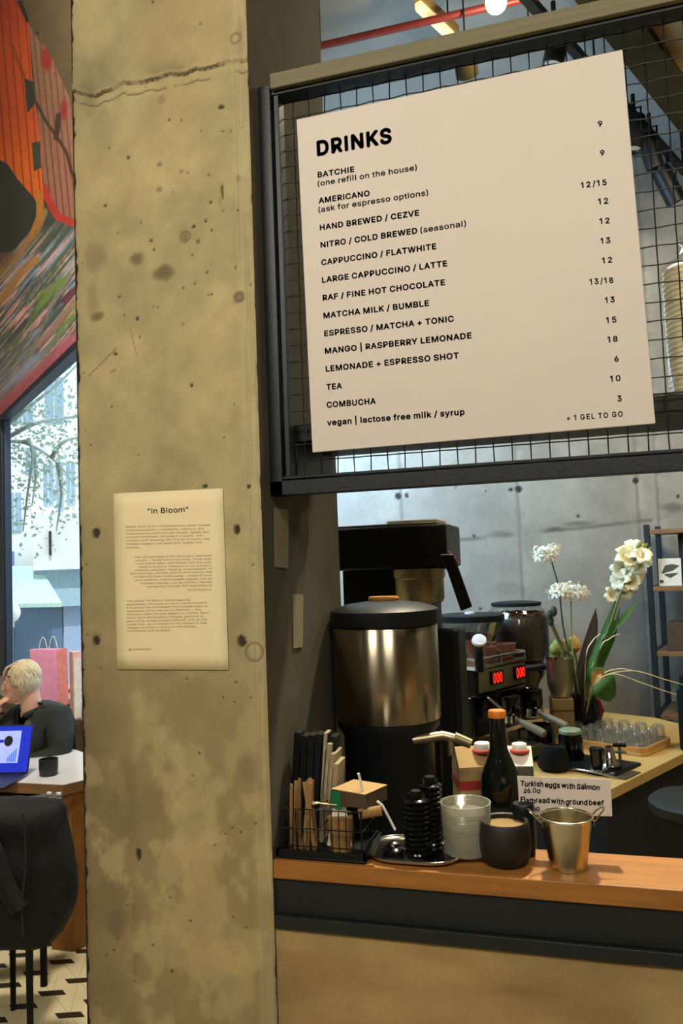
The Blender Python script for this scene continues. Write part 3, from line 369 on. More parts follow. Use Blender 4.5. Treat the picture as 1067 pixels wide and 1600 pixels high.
# ------------------------------------------------------------------ pillar
def painted_pillar():
    x0, x1, z0, z1 = -0.8295, -0.489, FLOOR, CEIL; st = 0.0024
    nx = int((x1-x0)/st)+1; nz = int((z1-z0)/st)+1
    X, Zv = np.meshgrid(np.linspace(x0, x1, nx), np.linspace(z0, z1, nz)); Y = np.zeros_like(X)
    # rough arrises
    for e, s in ((x0, 1), (x1, -1)):
        d = np.abs(X-e); n = fbm(Zv*45, Zv*0+e*9, 3, 5); k = np.exp(-d/0.006)
        Y += k*0.004*(0.4+n); X += s*np.exp(-d/0.004)*0.006*np.clip(n-0.45, 0, 1)*1.6
    px = lambda a, b: YP(a, b, 0)[[0, 2]]
    c = np.zeros(X.shape+(3,))+np.array([168, 157, 115.])
    n1 = fbm(X*9, Zv*9, 1); n2 = fbm(X*34, Zv*34, 5); n3 = fbm(X*3.2, Zv*1.6, 9)
    c *= (0.80+0.40*n1)[..., None]; c *= (0.94+0.12*n2)[..., None]
    # browner, blotchier lower part; shadow painted as darker colour down the left arris
    low = sstep(1.62, 1.1, Zv); c = mixc(c, low*0.75*sstep(0.46, 0.62, fbm(X*13+3, Zv*10, 21)), [118, 106, 74]); c = mixc(c, low*0.35, [176, 154, 106])
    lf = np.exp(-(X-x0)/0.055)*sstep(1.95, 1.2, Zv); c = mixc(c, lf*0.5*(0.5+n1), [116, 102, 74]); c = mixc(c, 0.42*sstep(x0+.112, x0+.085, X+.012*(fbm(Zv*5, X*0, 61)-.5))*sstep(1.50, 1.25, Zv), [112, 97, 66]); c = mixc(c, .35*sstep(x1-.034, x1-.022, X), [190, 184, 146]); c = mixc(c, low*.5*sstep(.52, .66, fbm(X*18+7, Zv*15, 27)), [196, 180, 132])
    c = mixc(c, 0.28*sstep(0.5, 0.75, n3), [164, 142, 98])
    yl = sstep(0.55, 0.8, fbm(X*16, Zv*14, 33))*sstep(1.3, 0.9, Zv)*sstep(-0.62, -0.5, X); c = mixc(c, yl*0.5, [204, 172, 92])
    stains = [(213, 405, 20, 14, .75), (256, 425, 24, 17, .85), (153, 494, 17, 10, .8), (289, 370, 7, 8, .6), (309, 377, 5, 5, .95), (373, 465, 12, 12, .55), (249, 257, 6, 5, .55), (283, 268, 6, 5, .6), (249, 296, 7, 6, .55), (252, 155, 9, 9, .35), (372, 278, 7, 9, .4), (150, 400, 26, 34, .35), (145, 470, 16, 40, .3),
              (150, 1000, 13, 20, .5), (180, 1440, 20, 30, .45), (230, 1260, 60, 40, .22), (390, 1200, 30, 30, .25), (160, 1130, 40, 60, .22), (170, 1560, 60, 70, .25), (300, 1290, 46, 26, .2), (140, 150, 20, 40, .35), (375, 60, 10, 60, .2)]
    for a, b, ra, rb, s in stains:
        u, v = px(a, b); ru, rv = ra/1040., rb/1040.; d = np.hypot((X-u)/ru, (Zv-v)/rv)+0.9*(fbm(X*40, Zv*40, a) - 0.5)
        c = mixc(c, s*sstep(1.15, 0.35, d), [104, 92, 64])
    for a, b, r in ((397, 1019, 15), (373, 465, 7), (289, 370, 9), (368, 60, 9)):
        u, v = px(a, b); d = np.abs(np.hypot(X-u, Zv-v)-r/1040.); c = mixc(c, 0.5*sstep(0.003, 0.0008, d), [88, 78, 56]); Y += 0.0012*sstep(0.003, 0.0006, d)
    pits = [(345, 167, 5, 3), (200, 246, 3, 2), (170, 231, 1.5, 1.5), (164, 321, 2.5, 1.5), (347, 300, 1.5, 12), (321, 345, 2, 2), (302, 354, 3, 2), (330, 360, 1.5, 1.5), (329, 316, 2, 2), (236, 376, 2, 2), (214, 498, 2.5, 2.5), (186, 464, 2.5, 1.2), (285, 506, 1.5, 1.5), (299, 602, 2, 3), (180, 553, 3, 1.5),
            (150, 833, 7, 8), (370, 828, 5, 8), (150, 1001, 6, 7), (377, 1002, 7, 8), (320, 760, 4, 3), (388, 760, 3, 3), (216, 1335, 4, 9), (240, 390, 1.5, 1.5), (270, 300, 1, 1), (313, 37, 1.5, 1.5), (238, 3, 1.5, 2), (348, 205, 1.3, 1.3), (314, 205, 1.3, 1.3), (371, 328, 1.5, 1.5), (326, 273, 1.2, 1.2), (220, 348, 1.2, 1.2), (264, 187, 1.3, 1.3), (286, 450, 1.3, 1.3), (323, 425, 1.3, 1.3), (330, 460, 1.2, 1.2)]
    for k in range(60): pits.append((RNG.uniform(125, 400), RNG.uniform(130, 1590), RNG.uniform(0.7, 1.3), RNG.uniform(0.7, 1.3)))
    for a, b, ra, rb in pits:
        u, v = px(a, b); d = np.hypot((X-u)/(ra/1020.+0.0006), (Zv-v)/(rb/1020.+0.0006))+0.7*(fbm(X*260, Zv*260, int(a)) - 0.5)*(ra > 2.5)
        k = sstep(1.25, 0.7, d); c = mixc(c, 0.9*k, [44, 38, 27]); Y += 0.0035*k
    for pts, wd, s in ([((181, 545), (138, 588)), 1.1, .6], [((204, 515), (213, 556)), 1.0, .35], [((180, 578), (172, 582)), 1.5, .5], [((345, 290), (343, 320)), .8, .4]):
        q = [tuple(px(*p)) for p in pts]; c = mixc(c, s*sstep(wd/700., wd/2600., dline(X, Zv, q)), [96, 66, 40])
    # construction joint: the ragged line across the upper pillar
    jl = [(108, 140), (125, 148), (150, 152), (172, 140), (190, 133), (225, 128), (245, 122), (270, 118), (300, 112), (335, 103), (362, 96), (388, 92)]
    q = [tuple(px(*p)) for p in jl]; jx = np.array([p[0] for p in q]); jz = np.array([p[1] for p in q])
    zz = np.interp(X, jx, jz)+0.006*(fbm(X*60, X*0, 2, 6)-0.5)*2; d = Zv-zz
    Y += np.where(d > 0, -0.004*np.exp(-d/0.02), 0.004*np.exp(d/0.012)*(fbm(X*80, Zv*80, 4)))
    c = mixc(c, 0.85*sstep(0.0024, 0.0006, np.abs(d))*sstep(0.35, 0.55, fbm(X*30, X*0, 8)), [60, 50, 34])
    c = mixc(c, 0.5*np.exp(-np.abs(d-0.012)/0.012)*(d > -0.004)*sstep(0.35, 0.7, fbm(X*20, Zv*24, 6)), [104, 94, 70])
    zz2 = zz-0.012-0.012*fbm(X*28, X*0, 14); k = sstep(0.002, 0.0005, np.abs(Zv-zz2))*sstep(0.45, 0.6, fbm(X*26, X*0, 15)); c = mixc(c, 0.7*k, [70, 60, 42]); Y += 0.002*k
    for k in range(5):
        xx = x1-0.004-0.005*k; c = mixc(c, 0.22*sstep(0.0018, 0.0004, np.abs(X-xx-0.003*(fbm(Zv*5, Zv*0, k)-0.5)))*sstep(0.4, 0.6, fbm(Zv*6, Zv*0, 40+k)), [104, 94, 66])
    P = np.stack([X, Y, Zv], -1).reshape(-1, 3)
    ex = MB(); b = 0.425
    ex.add([(x1, 0.0, z0), (x1, b, z0), (x1, b, z1), (x1, 0.0, z1), (x0, 0, z0), (x0, b, z0), (x0, b, z1), (x0, 0, z1)], [(0, 1, 2, 3), (5, 4, 7, 6), (1, 5, 6, 2)])
    mf = mat('pillar_concrete', 'ffffff', 0.85, 0, 0.05, 260, 0.35, vcol='paint', bscale=500); ms = mat('pillar_side_shaded', '4e4a3a', 0.9, 0, 0.15, 14, 0.2)  # side face: its shade is put into a darker concrete colour
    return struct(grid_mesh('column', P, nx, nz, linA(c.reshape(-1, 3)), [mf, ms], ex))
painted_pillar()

# ------------------------------------------------------------------ plaster wall under the ledge
def plaster():
    x0, x1, z0, z1 = -0.489, 1.3, FLOOR, 0.987; nx = 300; nz = 190
    X, Zv = np.meshgrid(np.linspace(x0, x1, nx), np.linspace(z0, z1, nz)); n = fbm(X*6, Zv*9, 51); n2 = fbm(X*22, Zv*22, 52)
    c = np.zeros(X.shape+(3,))+np.array([158, 136, 90.]); c *= (0.82+0.36*n)[..., None]; c *= (0.95+0.1*n2)[..., None]
    c = mixc(c, 0.35*sstep(0.5, 0.75, fbm(X*4, Zv*16, 55)), [140, 112, 66])
    u = YP(820, 1552, 0); c = mixc(c, 0.5*np.exp(-((X-u[0])/0.05)**2-((Zv-u[2])/0.008)**2), [120, 98, 60])
    Y = 0.004+0.002*(fbm(X*30, Zv*30, 56)-0.5); zt = 0.987-0.004*np.clip(fbm(X*25, X*0, 57)-0.5, 0, 1)
    Zv = np.minimum(Zv, zt)
    ex = MB().span((x0, 0.012, z0), (x1, 0.12, 0.975))
    return struct(grid_mesh('wall_front', np.stack([X, Y, Zv], -1).reshape(-1, 3), nx, nz, linA(c.reshape(-1, 3)), [mat('bar_plaster', 'ffffff', 0.85, 0, 0.04, 200, 0.3, vcol='paint'), mat('wall_core', '8a7a58', 0.9)], ex))
plaster()

# ------------------------------------------------------------------ bar ledge
t = thing('bar_ledge', 'narrow oiled oak serving ledge on a dark steel channel above the plaster wall', 'counter', (0.3, 0.06, 0.985))
LX0, LX1 = -0.4885, 1.3
mb = MB(); mb.span((LX0-0.3, -0.06, 0.075), (LX1-0.3, 0.064, 0.103)); mb.build('top_board', M['oak'], t, 0.0015)
mb = MB(); mb.span((LX0-0.3, -0.054, 0.02), (LX1-0.3, -0.046, 0.075)); mb.span((LX0-0.3, -0.0625, 0.0), (LX1-0.3, -0.046, 0.0195)); mb.span((LX0-0.3, 0.04, 0.0), (LX1-0.3, 0.05, 0.075)); mb.build('steel_channel', M['steel_dark2'], t, 0.001)

# ------------------------------------------------------------------ frame with wire mesh
FY = 0.04
t = thing('mesh_divider', 'dark steel frame filled with crimped black wire mesh, hung over the ledge beside the pillar', 'divider', (0.3, FY, 1.665))
def fr(a, b): return np.array(a)-np.array([0.3, FY, 1.665]), np.array(b)-np.array([0.3, FY, 1.665])
FX0, FX1, ZB, ZT = -0.4885, 1.25, 1.665, 2.36
mb = MB(); mb.span(*fr((FX0, FY, ZB), (FX1, FY+0.03, ZB+0.024))); mb.span(*fr((FX0, FY+0.002, ZB+0.026), (FX1, FY+0.03, ZB+0.031))); mb.build('bottom_rail', M['steel_dark'], t, 0.001)
mb = MB(); mb.span(*fr((FX0, FY+0.006, ZT-0.006), (FX1, FY+0.04, ZT+0.01))); mb.build('top_rail', M['steel_dark'], t, 0.001)
mb = MB(); mb.span(*fr((FX0, FY, ZB), (FX0+0.022, FY+0.035, ZT+0.01))); mb.span(*fr((FX0+0.025, FY+0.008, ZB+0.02), (FX0+0.034, FY+0.035, ZT))); mb.build('side_rail', M['steel_dark'], t, 0.001)
mb = MB(); mb.span(*fr((FX0+0.024, FY-0.004, ZT), (FX1, FY+0.006, ZT+0.027))); mb.build('front_batten', M['batten'], t, 0.0015)['label'] = 'grey olive ribbed strip along the top'
mb = MB(); pit = 0.0285; my = FY+0.03; n = 0
xs = np.arange(0.049-17*pit, FX1, pit); zs = np.arange(2.350-23*pit, ZT, pit)
for i, x in enumerate(xs):
    zz = np.arange(ZB+0.015, ZT, pit/6); mb.tube([(x-0.3, my-FY+0.0016*math.sin(PI*(z-2.350)/pit+PI/2+PI*i), z-1.665) for z in zz], 0.0011, 5)
for i, z in enumerate(zs):
    xx = np.arange(FX0+0.02, FX1, pit/6); mb.tube([(x-0.3, my-FY-0.0016*math.sin(PI*(x-0.049)/pit+PI/2+PI*i), z-1.665) for x in xx], 0.0011, 5)
mb.build('wire_mesh', M['wire'], t, smooth=60, fix=False)
# shelf behind the mesh
t = thing('high_shelf', 'long black shelf hung behind the wire mesh and the menu board', 'shelf', (0.3, 0.18, 1.757))
mb = MB(); mb.span((FX0-0.3, -0.10, 0.0), (FX1-0.3, 0.11, 0.03)); mb.build('shelf_board', M['black'], t, 0.002)
for x in (-0.46, 1.2): MB().span((x-0.3-0.008, -0.104, -0.07), (x-0.3+0.008, 0.10, -0.001)).build('bracket', M['black'], t, 0.001)

# ------------------------------------------------------------------ menu board
SY = FY-0.012
sc = [YP(463.2, 186.8, SY), YP(972.5, 77.3, SY), YP(1024, 661.5, SY), YP(488.1, 706.9, SY)]     # corners of the board as it hangs
base = (sc[2]+sc[3])/2
t = thing('menu_board', 'large white drinks menu board with black lettering hung on the wire mesh', 'sign', base)
mb = MB(); v = [p-base for p in sc]; v2 = [p+np.array([0, 0.005, 0]) for p in v]
mb.add(v+v2, [(0, 3, 2, 1), (4, 5, 6, 7), (0, 1, 5, 4), (1, 2, 6, 5), (2, 3, 7, 6), (3, 0, 4, 7)]); mb.build('panel', M['sign'], t, 0.0006)
SP = lambda x, y: YP(460+x/1.758, 80+y/1.758, SY)-base
SUP = (sc[0]-sc[3])/np.linalg.norm(sc[0]-sc[3])
rows = [('BATCHIE', 64, 347, 165, 331, 1), ('(one refill on the house)', 64, 371, 337, 326, 0), ('AMERICANO', 67, 418, 207, 397, 1), ('(ask for espresso options)', 66, 443, 368, 395, 0), ('HAND BREWED / CEZVE', 70, 492, 343, 451, 1), ('NITRO / COLD BREWED', 72, 540, 338, 500, 1), ('(seasonal)', 346, 499, 472, 480, 0),
        ('CAPPUCCINO / FLATWHITE', 74, 588, 390, 543, 1), ('LARGE CAPPUCCINO / LATTE', 76, 636, 420, 590, 1), ('RAF / FINE HOT CHOCOLATE', 78, 685, 414, 642, 1), ('MATCHA MILK / BUMBLE', 80, 734, 370, 699, 1), ('ESPRESSO / MATCHA + TONIC', 82, 783, 438, 742, 1), ('MANGO | RASPBERRY LEMONADE', 84, 831, 487, 788, 1),
        ('LEMONADE + ESPRESSO SHOT', 86, 880, 452, 843, 1), ('TEA', 88, 930, 131, 926, 1), ('COMBUCHA', 89, 979, 224, 968, 1), ('vegan | lactose free milk / syrup', 90, 1028, 468, 998, 1)]
prices = [('9', 834, 207, 846, 206), ('9', 840, 288, 852, 286), ('12/15', 787, 376, 858, 367), ('12', 834, 421, 862, 418), ('12', 838, 475, 866, 472), ('13', 841, 529, 868, 526), ('12', 845, 583, 873, 580), ('13/18', 811, 641, 876, 636), ('13', 853, 692, 880, 689), ('15', 856, 747, 885, 744), ('18', 860, 800, 888, 797), ('6', 879, 853, 891, 852), ('10', 867, 908, 896, 905), ('3', 887, 962, 899, 961), ('+ 1 GEL TO GO', 748, 1015, 902, 1003)]
NF = (0, -1, 0)
mb = MB(); put_text(mb, 'DRINKS', SP(62, 287), SP(268, 250), SUP, NF, 0.0235, 0.038); mb.build('heading', M['ink'], t, smooth=0, fix=False)
for s, x, y, x2, y2, b in rows: mb = MB(); put_text(mb, s, SP(x, y), SP(x2, y2), SUP, NF, 0.0088 if b else 0.0086, 0.030 if b else 0.016, 2); mb.build('lettering', M['ink'] if b else M['ink2'], t, smooth=0, fix=False)
for s, x, y, x2, y2 in prices: mb = MB(); put_text(mb, s, SP(x, y), SP(x2, y2), SUP, NF, 0.0075 if 'GEL' in s else 0.0082, 0.024, 2, 1.2); mb.build('price_lettering', M['ink2'], t, smooth=0, fix=False)

# ------------------------------------------------------------------ paper notice on the pillar
pc = [YP(*q, -0.002) for q in ((177, 771), (348, 763), (357, 1047), (183, 1046))]; base = (pc[2]+pc[3])/2
t = thing('paper_notice', 'cream paper notice about the In Bloom show taped to the concrete pillar', 'poster', base)
mb = MB(); nx, ny = 9, 13; V = []
for j in range(ny):
    for i in range(nx):
        a, b = i/(nx-1), j/(ny-1); p = (pc[0]*(1-a)+pc[1]*a)*(1-b)+(pc[3]*(1-a)+pc[2]*a)*b-base
        p = p+np.array([0, 0.0, 0]); V.append(p)
Fc = [(j*nx+i, (j+1)*nx+i, (j+1)*nx+i+1, j*nx+i+1) for j in range(ny-1) for i in range(nx-1)]
mb.add(V, Fc); o = mb.build('sheet', M['paper'], t); md = o.modifiers.new('thick', 'SOLIDIFY'); md.thickness = 0.0004; md.offset = 0
PP = lambda x, y: YP(140+x/3.334, 740+y/3.334, -0.0026)-base
PUP = (pc[0]-pc[3])/np.linalg.norm(pc[0]-pc[3])
mb = MB(); put_text(mb, '"In Bloom"', PP(303, 208), PP(515, 199), PUP, NF, 0.0085, 0.003); mb.build('heading', M['ink2'], t, smooth=0, fix=False)
paras = [['Polina Kotur is an interdisciplinary artist whose', 'practice explores vulnerability, memory, and', 'impermanence, often through angelic figures and', 'intimate symbolism. Working in a poetic, free', 'manner, as if drawing with the tip of a pen, she', 'creates imagery that feels both fragile and', 'timeless.'],
         ['Her art emerges in the boundary between', 'worlds - those that once were, those that', 'could have been, and those that live only', 'exist in dreams. Memory is her primary', 'material: unstable, fleeting, unspeakable. In', 'her drawings, textiles, and environments, she', 'constructs inner landscapes - maps of care', 'and isolation, where angels appear not as', 'flawless beings, but as solitary figures', 'wandering through the labyrinths of', 'remembrance.'],
         ['The series "In Bloom" continues this', 'exploration, focusing on inner transformation.', 'It is about the movement from hiddenness to', 'openness, from silence to visibility - the', 'moment when the soul begins to unfold. Each', 'work here embodies a fragile gesture of', 'becoming: a step toward oneself, and at the', 'same time, an invitation to the viewer to see', 'deeper, to enter a space of wholeness,', 'confidence and strength.']]
wid = [[(188, 626), (189, 598), (188, 622), (190, 590), (190, 626), (190, 585), (190, 265)], [(238, 634), (236, 634), (240, 634), (258, 634), (236, 636), (212, 636), (230, 636), (236, 636), (264, 638), (298, 638), (508, 636)], [(194, 525), (194, 615), (194, 615), (194, 580), (194, 622), (194, 595), (194, 610), (194, 610), (196, 560), (196, 425)]]
mb = MB()
for P_, W_, y0, dy in zip(paras, wid, (281, 439, 668), (18.0, 17.1, 17.4)):
    for k, (s, (a, b)) in enumerate(zip(P_, W_)):
        y = y0+k*dy; put_text(mb, s, PP(a, y), PP(b, y-(b-a)*0.022), PUP, NF, 0.0030, 0.0, 1)
mb.build('body_lettering', M['inkp'], t, smooth=0, fix=False)
mb = MB(); put_text(mb, '@ inbloomart', PP(203, 920), PP(322, 917), PUP, NF, 0.0030, 0.0, 1); mb.build('footer_lettering', M['inkr'], t, smooth=0, fix=False)['label'] = 'small reddish footer line'

# two strips of paint left on the pillar's side face
for q, lab in ((((429, 793), (451, 797), (450, 888), (430, 886)), 'pale paper strip stuck on the pillar side, upper of two'), (((458, 928), (474, 929), (473, 1011), (459, 1013)), 'pale paper strip stuck on the pillar side, lower of two')):
    pts = [PL(a, b, np.array([-0.487, 0, 0]), np.array([1.0, 0, 0])) for a, b in q]
    mb = MB(); mb.add(pts+[p-np.array([0.0012, 0, 0]) for p in pts], [(0, 1, 2, 3), (7, 6, 5, 4), (0, 4, 5, 1), (1, 5, 6, 2), (2, 6, 7, 3), (3, 7, 4, 0)])
    o = mb.build('paper_strip', mat('faded_strip', '8a826a', 0.8), None); move_origin(o); tag(o, lab, 'paper strip', 'paper strips on the pillar side')
# ------------------------------------------------------------------ room shell
AZB = math.radians(68.5); DB = np.array([math.sin(AZB), math.cos(AZB), 0]); NB = np.array([DB[1], -DB[0], 0]); B0 = PZ(900, 900, 3.5)
AZW = math.radians(-49.1); DW = np.array([math.sin(AZW), math.cos(AZW), 0]); NW = np.array([DW[1], -DW[0], 0])
if NW @ (CAM-PZ(75, 1090, 5.5)) < 0: NW = -NW                         # towards the room
W0 = PZ(75, 1090, 5.5)
bw = lambda a, b: (lambda p: ((p-B0)@DB, p[2]))(PL(a, b, B0, NB))
ww = lambda a, b: (lambda p: ((p-W0)@DW, p[2]))(PL(a, b, W0, NW))
SB0, SB1 = -1.95, 2.6
def back_wall():
    nx, nz = 620, 480
    S, Zv = np.meshgrid(np.linspace(SB0, SB1, nx), np.linspace(FLOOR, CEIL, nz)); n = fbm(S*5, Zv*5, 71); n2 = fbm(S*20, Zv*20, 72)
    c = np.zeros(S.shape+(3,))+np.array([156, 157, 150.]); c *= (0.86+0.28*n)[..., None]; c *= (0.95+0.1*n2)[..., None]
    for a in ((627, 790), (810, 800), (996, 780), (1027, 770), (440, 780)):
        s = bw(*a)[0]; d = np.abs(S-s); c = mixc(c, 0.55*sstep(0.012, 0.002, d)*(0.4+n), [112, 112, 106]); c = mixc(c, 0.35*sstep(0.05, 0.0, S-s)*(S > s)*sstep(0.4, 0.7, n2), [196, 196, 186])
    a, b = bw(690, 847), bw(985, 816); zz = a[1]+(S-a[0])*(b[1]-a[1])/(b[0]-a[0]); d = np.abs(Zv-zz-0.01*(fbm(S*8, S*0, 3)-0.5))
    c = mixc(c, 0.75*sstep(0.012, 0.001, d)*sstep(0.35, 0.6, fbm(S*6, S*0, 76))*(S < b[0]+.1), [96, 98, 94]); c = mixc(c, 0.3*sstep(0.06, 0.0, Zv-zz)*(Zv > zz)*sstep(0.4, 0.7, n), [120, 122, 118])
    for x, y, rx, ry, k in ((866, 827, 16, 4, .8), (905, 818, 30, 4, .6), (1050, 792, 24, 9, .6), (780, 835, 24, 7, .4), (790, 920, 30, 12, .2)):
        s, z = bw(x, y); d = np.hypot((S-s)/(rx/350.), (Zv-z)/(ry/350.))+0.6*(fbm(S*30, Zv*30, x)-.5); c = mixc(c, k*sstep(1.2, .3, d), [92, 92, 84])
    for x, y, r in ((622, 775, 5), (635, 774, 3.4), (798, 765, 3.4), (810, 764, 5.5), (993, 751, 5), (548, 763, 2), (758, 768, 1.6), (903, 807, 2.6), (741, 837, 2.6), (1059, 776, 3), (711, 762, 1.6), (678, 952, 2.5), (750, 951, 2.5)):
        s, z = bw(x, y); c = mixc(c, 0.95*sstep(1.2, .8, np.hypot(S-s, Zv-z)/(r/355.)), [40, 42, 42])
    P = (B0[None, None]+(S[..., None])*DB); P = np.stack([P[..., 0], P[..., 1], Zv], -1).reshape(-1, 3)
    ex = MB(); a = B0+SB0*DB-NB*0.0; b = B0+SB1*DB; k = NB*0.2 if NB@(CAM-B0) < 0 else -NB*0.2
    q = [(a[0]+k[0], a[1]+k[1]), (b[0]+k[0], b[1]+k[1]), (b[0]+k[0]*.1, b[1]+k[1]*.1), (a[0]+k[0]*.1, a[1]+k[1]*.1)]; ex.prism(q, FLOOR, CEIL)
    return struct(grid_mesh('wall_back', P, nx, nz, linA(c.reshape(-1, 3)), [mat('bar_wall_concrete', 'ffffff', 0.85, 0, 0.05, 60, 0.25, vcol='paint', bscale=200), mat('wall_core', '8a8a80', .9)], ex))
back_wall()
HALL = 7.7; SWR = -1.9; SWL = 7.0                                              # extent of the window wall
zb = ww(75, 1091)[1]; zt = ww(60, 604)[1]; sM = ww(10, 800)[0]       # sill, head, mullion
pt = lambda s, z=0.0, o=0.0: np.array([W0[0]+s*DW[0]+o*NW[0], W0[1]+s*DW[1]+o*NW[1], z])
def wbox(mb, s0, s1, o0, o1, z0, z1, mi=0):
    q = [pt(s0, 0, o0)[:2], pt(s1, 0, o0)[:2], pt(s1, 0, o1)[:2], pt(s0, 0, o1)[:2]]; return mb.prism([tuple(k) for k in q], z0, z1, mi)
mb = MB(); wbox(mb, SWR, SWL, -0.07, 0, FLOOR, zb-0.04); wbox(mb, SWR, SWL, -0.07, 0, zt+0.02, HALL); wbox(mb, SWR, -1.75, -0.07, 0, zb-0.04, zt+0.02); wbox(mb, 6.0, SWL, -0.07, 0, zb-0.04, zt+0.02)
struct(mb.build('wall_left', mat('dining_wall', '8a7c64', 0.9, 0, 0.1, 8)))
def window(name, s0, s1):
    t = bpy.data.objects.new(name, None); COL.objects.link(t); c = pt((s0+s1)/2, zb); t.location = c; t['kind'] = 'structure'
    L = MB(); wbox(L, s0, s0+0.06, -0.06, -0.005, zb-0.0, zt); wbox(L, s1-0.06, s1, -0.06, -0.005, zb, zt); wbox(L, s0, s1, -0.06, 0.025, zt-0.005, zt+0.04); wbox(L, s0, s1, -0.06, -0.005, zb-0.0, zb+0.03)
    for a in L.v: a -= c
    L.build('window_frame', M['navy'], t, 0.003)
    L = MB(); wbox(L, s0+0.06, s1-0.06, -0.04, -0.034, zb+0.03, zt-0.005)
    for a in L.v: a -= c
    L.build('window_pane', M['pane'], t)
    L = MB(); wbox(L, s0, -0.95, -0.005, 0.03, zb-0.04, zb-0.002) if s0 < -1 else None; wbox(L, max(s0, -0.95), s1, -0.005, 0.23, zb-0.04, zb-0.002)
    for a in L.v: a -= c
    L.build('window_sill', M['sill'], t, 0.003)
sM += 0.10
window('window_1', -1.75, sM+0.06); window('window_2', sM+0.30, 6.0)
mb = MB(); wbox(mb, sM+0.06, sM+0.30, -0.07, 0.01, zb-0.04, zt+0.02); struct(mb.build('trim_1', M['navy'], None, 0.003))
# mural painted on the wall above the window
def mural():
    s0, s1 = ww(150, 300)[0], ww(-40, 300)[0]; z0, z1 = zt+0.045, 7.4
    nx, nz = 500, 560
    S, Zv = np.meshgrid(np.linspace(s0, s1, nx), np.linspace(z0, z1, nz))
    P = W0[None, None]+S[..., None]*DW+NW*0.004; P = np.stack([P[..., 0], P[..., 1], Zv], -1)
    Q = (P-CAM) @ MC.T; x = CX+F*Q[..., 0]/Q[..., 2]; y = CY-F*Q[..., 1]/Q[..., 2]      # drawing units of the sketch
    c = np.zeros(x.shape+(3,))+np.array([52, 66, 58.]); n = fbm(x*.05, y*.05, 91); n2 = fbm(x*.2, y*.2, 92)
    def tri(ph, w): f = np.abs((ph % 1)-.5)*2; return sstep(1-w, 1, f)
    # feathered strokes of the lower half
    u = x*0.64+y*-0.77; v = x*0.77+y*0.64; st = fbm(v*.16, u*.012, 93, 4); st2 = fbm(v*.5, u*.02, 94, 3); st3 = fbm(v*.09+9, u*.009, 95, 3)
    low = sstep(330, 420, y+0.2*x-0.0)
    base = np.zeros_like(c)+np.array([70, 84, 76.])
    base = mixc(base, sstep(.5, .62, st), [104, 128, 160]); base = mixc(base, sstep(.55, .66, st3)*sstep(600, 480, y), [92, 118, 62]); base = mixc(base, sstep(.56, .68, st2)*.9, [168, 150, 130])
    base = mixc(base, sstep(.58, .7, fbm(v*.3+5, u*.014, 97, 3))*.9, [190, 140, 150]); base = mixc(base, sstep(.6, .72, fbm(v*.36+8, u*.016, 98, 3)), [58, 62, 76]); base = mixc(base, sstep(500, 620, y+.25*x)*.45, [142, 140, 176])
    base = mixc(base, sstep(26, 4, np.abs(x*0.92+y-640))*0.85, [150, 68, 88])
    c = mixc(c, low, np.clip(base*1.3+8, 0, 255))
    for pts, wd, col in (([(0, 424), (30, 395), (58, 362), (70, 330)], 7, [186, 140, 92]), ([(0, 440), (22, 418), (46, 372)], 5, [176, 142, 118]), ([(0, 470), (14, 452), (34, 424), (56, 406)], 9, [196, 146, 92]), ([(0, 400), (20, 374), (35, 347)], 3, [150, 124, 110]), ([(6, 398), (40, 368), (50, 350)], 3, [112, 74, 96]), ([(44, 560), (80, 480), (110, 430)], 4, [150, 152, 150]), ([(20, 570), (46, 520), (76, 500)], 3, [128, 130, 118]), ([(60, 540), (90, 505), (118, 470)], 6, [190, 142, 142]), ([(84, 560), (104, 535), (118, 528)], 6, [208, 120, 146]), ([(100, 470), (118, 452)], 6, [120, 54, 76])):
        c = mixc(c, sstep(wd, wd*.45, dline(x, y, pts))*(.6+.5*st2), col)
    c = mixc(c, sstep(26, 8, np.hypot((x-2)*.8, (y-360)*.35))*.8, [44, 40, 62])
    c = mixc(c, sstep(14, 3, np.hypot((x-6)*.9, (y-372)*.22))*.7, [150, 104, 62])
    def poly(p, col, soft=None): nonlocal c; c = mixc(c, inpoly(x, y, p).astype(float), col)
    poly([(-60, -300), (200, -300), (200, 165), (112, 160), (82, 92), (62, 66), (45, 37), (28, 0), (10, -200)], np.stack([96-10*n, 82-8*n, 56-4*n], -1))
    fab = inpoly(x, y, [(45, 37), (62, 66), (72, 74), (82, 92), (112, 160), (160, 240), (160, 350), (114, 353), (100, 348), (88, 338), (78, 318), (69, 290), (62, 206)])
    fc = np.zeros_like(c)+np.array([140, 104, 80.]); fc = mixc(fc, sstep(150, 300, y)*.7, [176, 120, 108]); fc = mixc(fc, tri((x-.10*y)/9.5, .45)*.8, [108, 58, 52]); fc = mixc(fc, sstep(16, 6, np.hypot((x-73)*1.3, (y-92)*.6))+sstep(12, 4, np.hypot((x-100)*1.6, (y-172)*.5)), [146, 40, 40]); fc = np.where(fab[..., None], fc, c); c = fc
    c = mixc(c, sstep(7.5, 4.5, dline(x, y, [(68, 292), (78, 316), (90, 338), (114, 349), (150, 352)]))*1.0, [196, 62, 54])
    org = inpoly(x, y, [(-80, -300), (0, -300), (28, 0), (45, 37), (50, 112), (56, 165), (62, 206), (65, 234), (66, 266), (69, 325), (57, 318), (55, 311), (28, 280), (12, 258), (0, 250), (-80, 240)])
    oc = np.zeros_like(c)+np.array([206, 84, 34.]); oc = mixc(oc, sstep(160, 300, y), [242, 118, 34]); oc = mixc(oc, sstep(90, 0, y)*.6, [170, 52, 30]); oc = mixc(oc, tri((x-.085*y)/12.5, .34)*.75, [140, 46, 24]); c = np.where(org[..., None], oc, c)
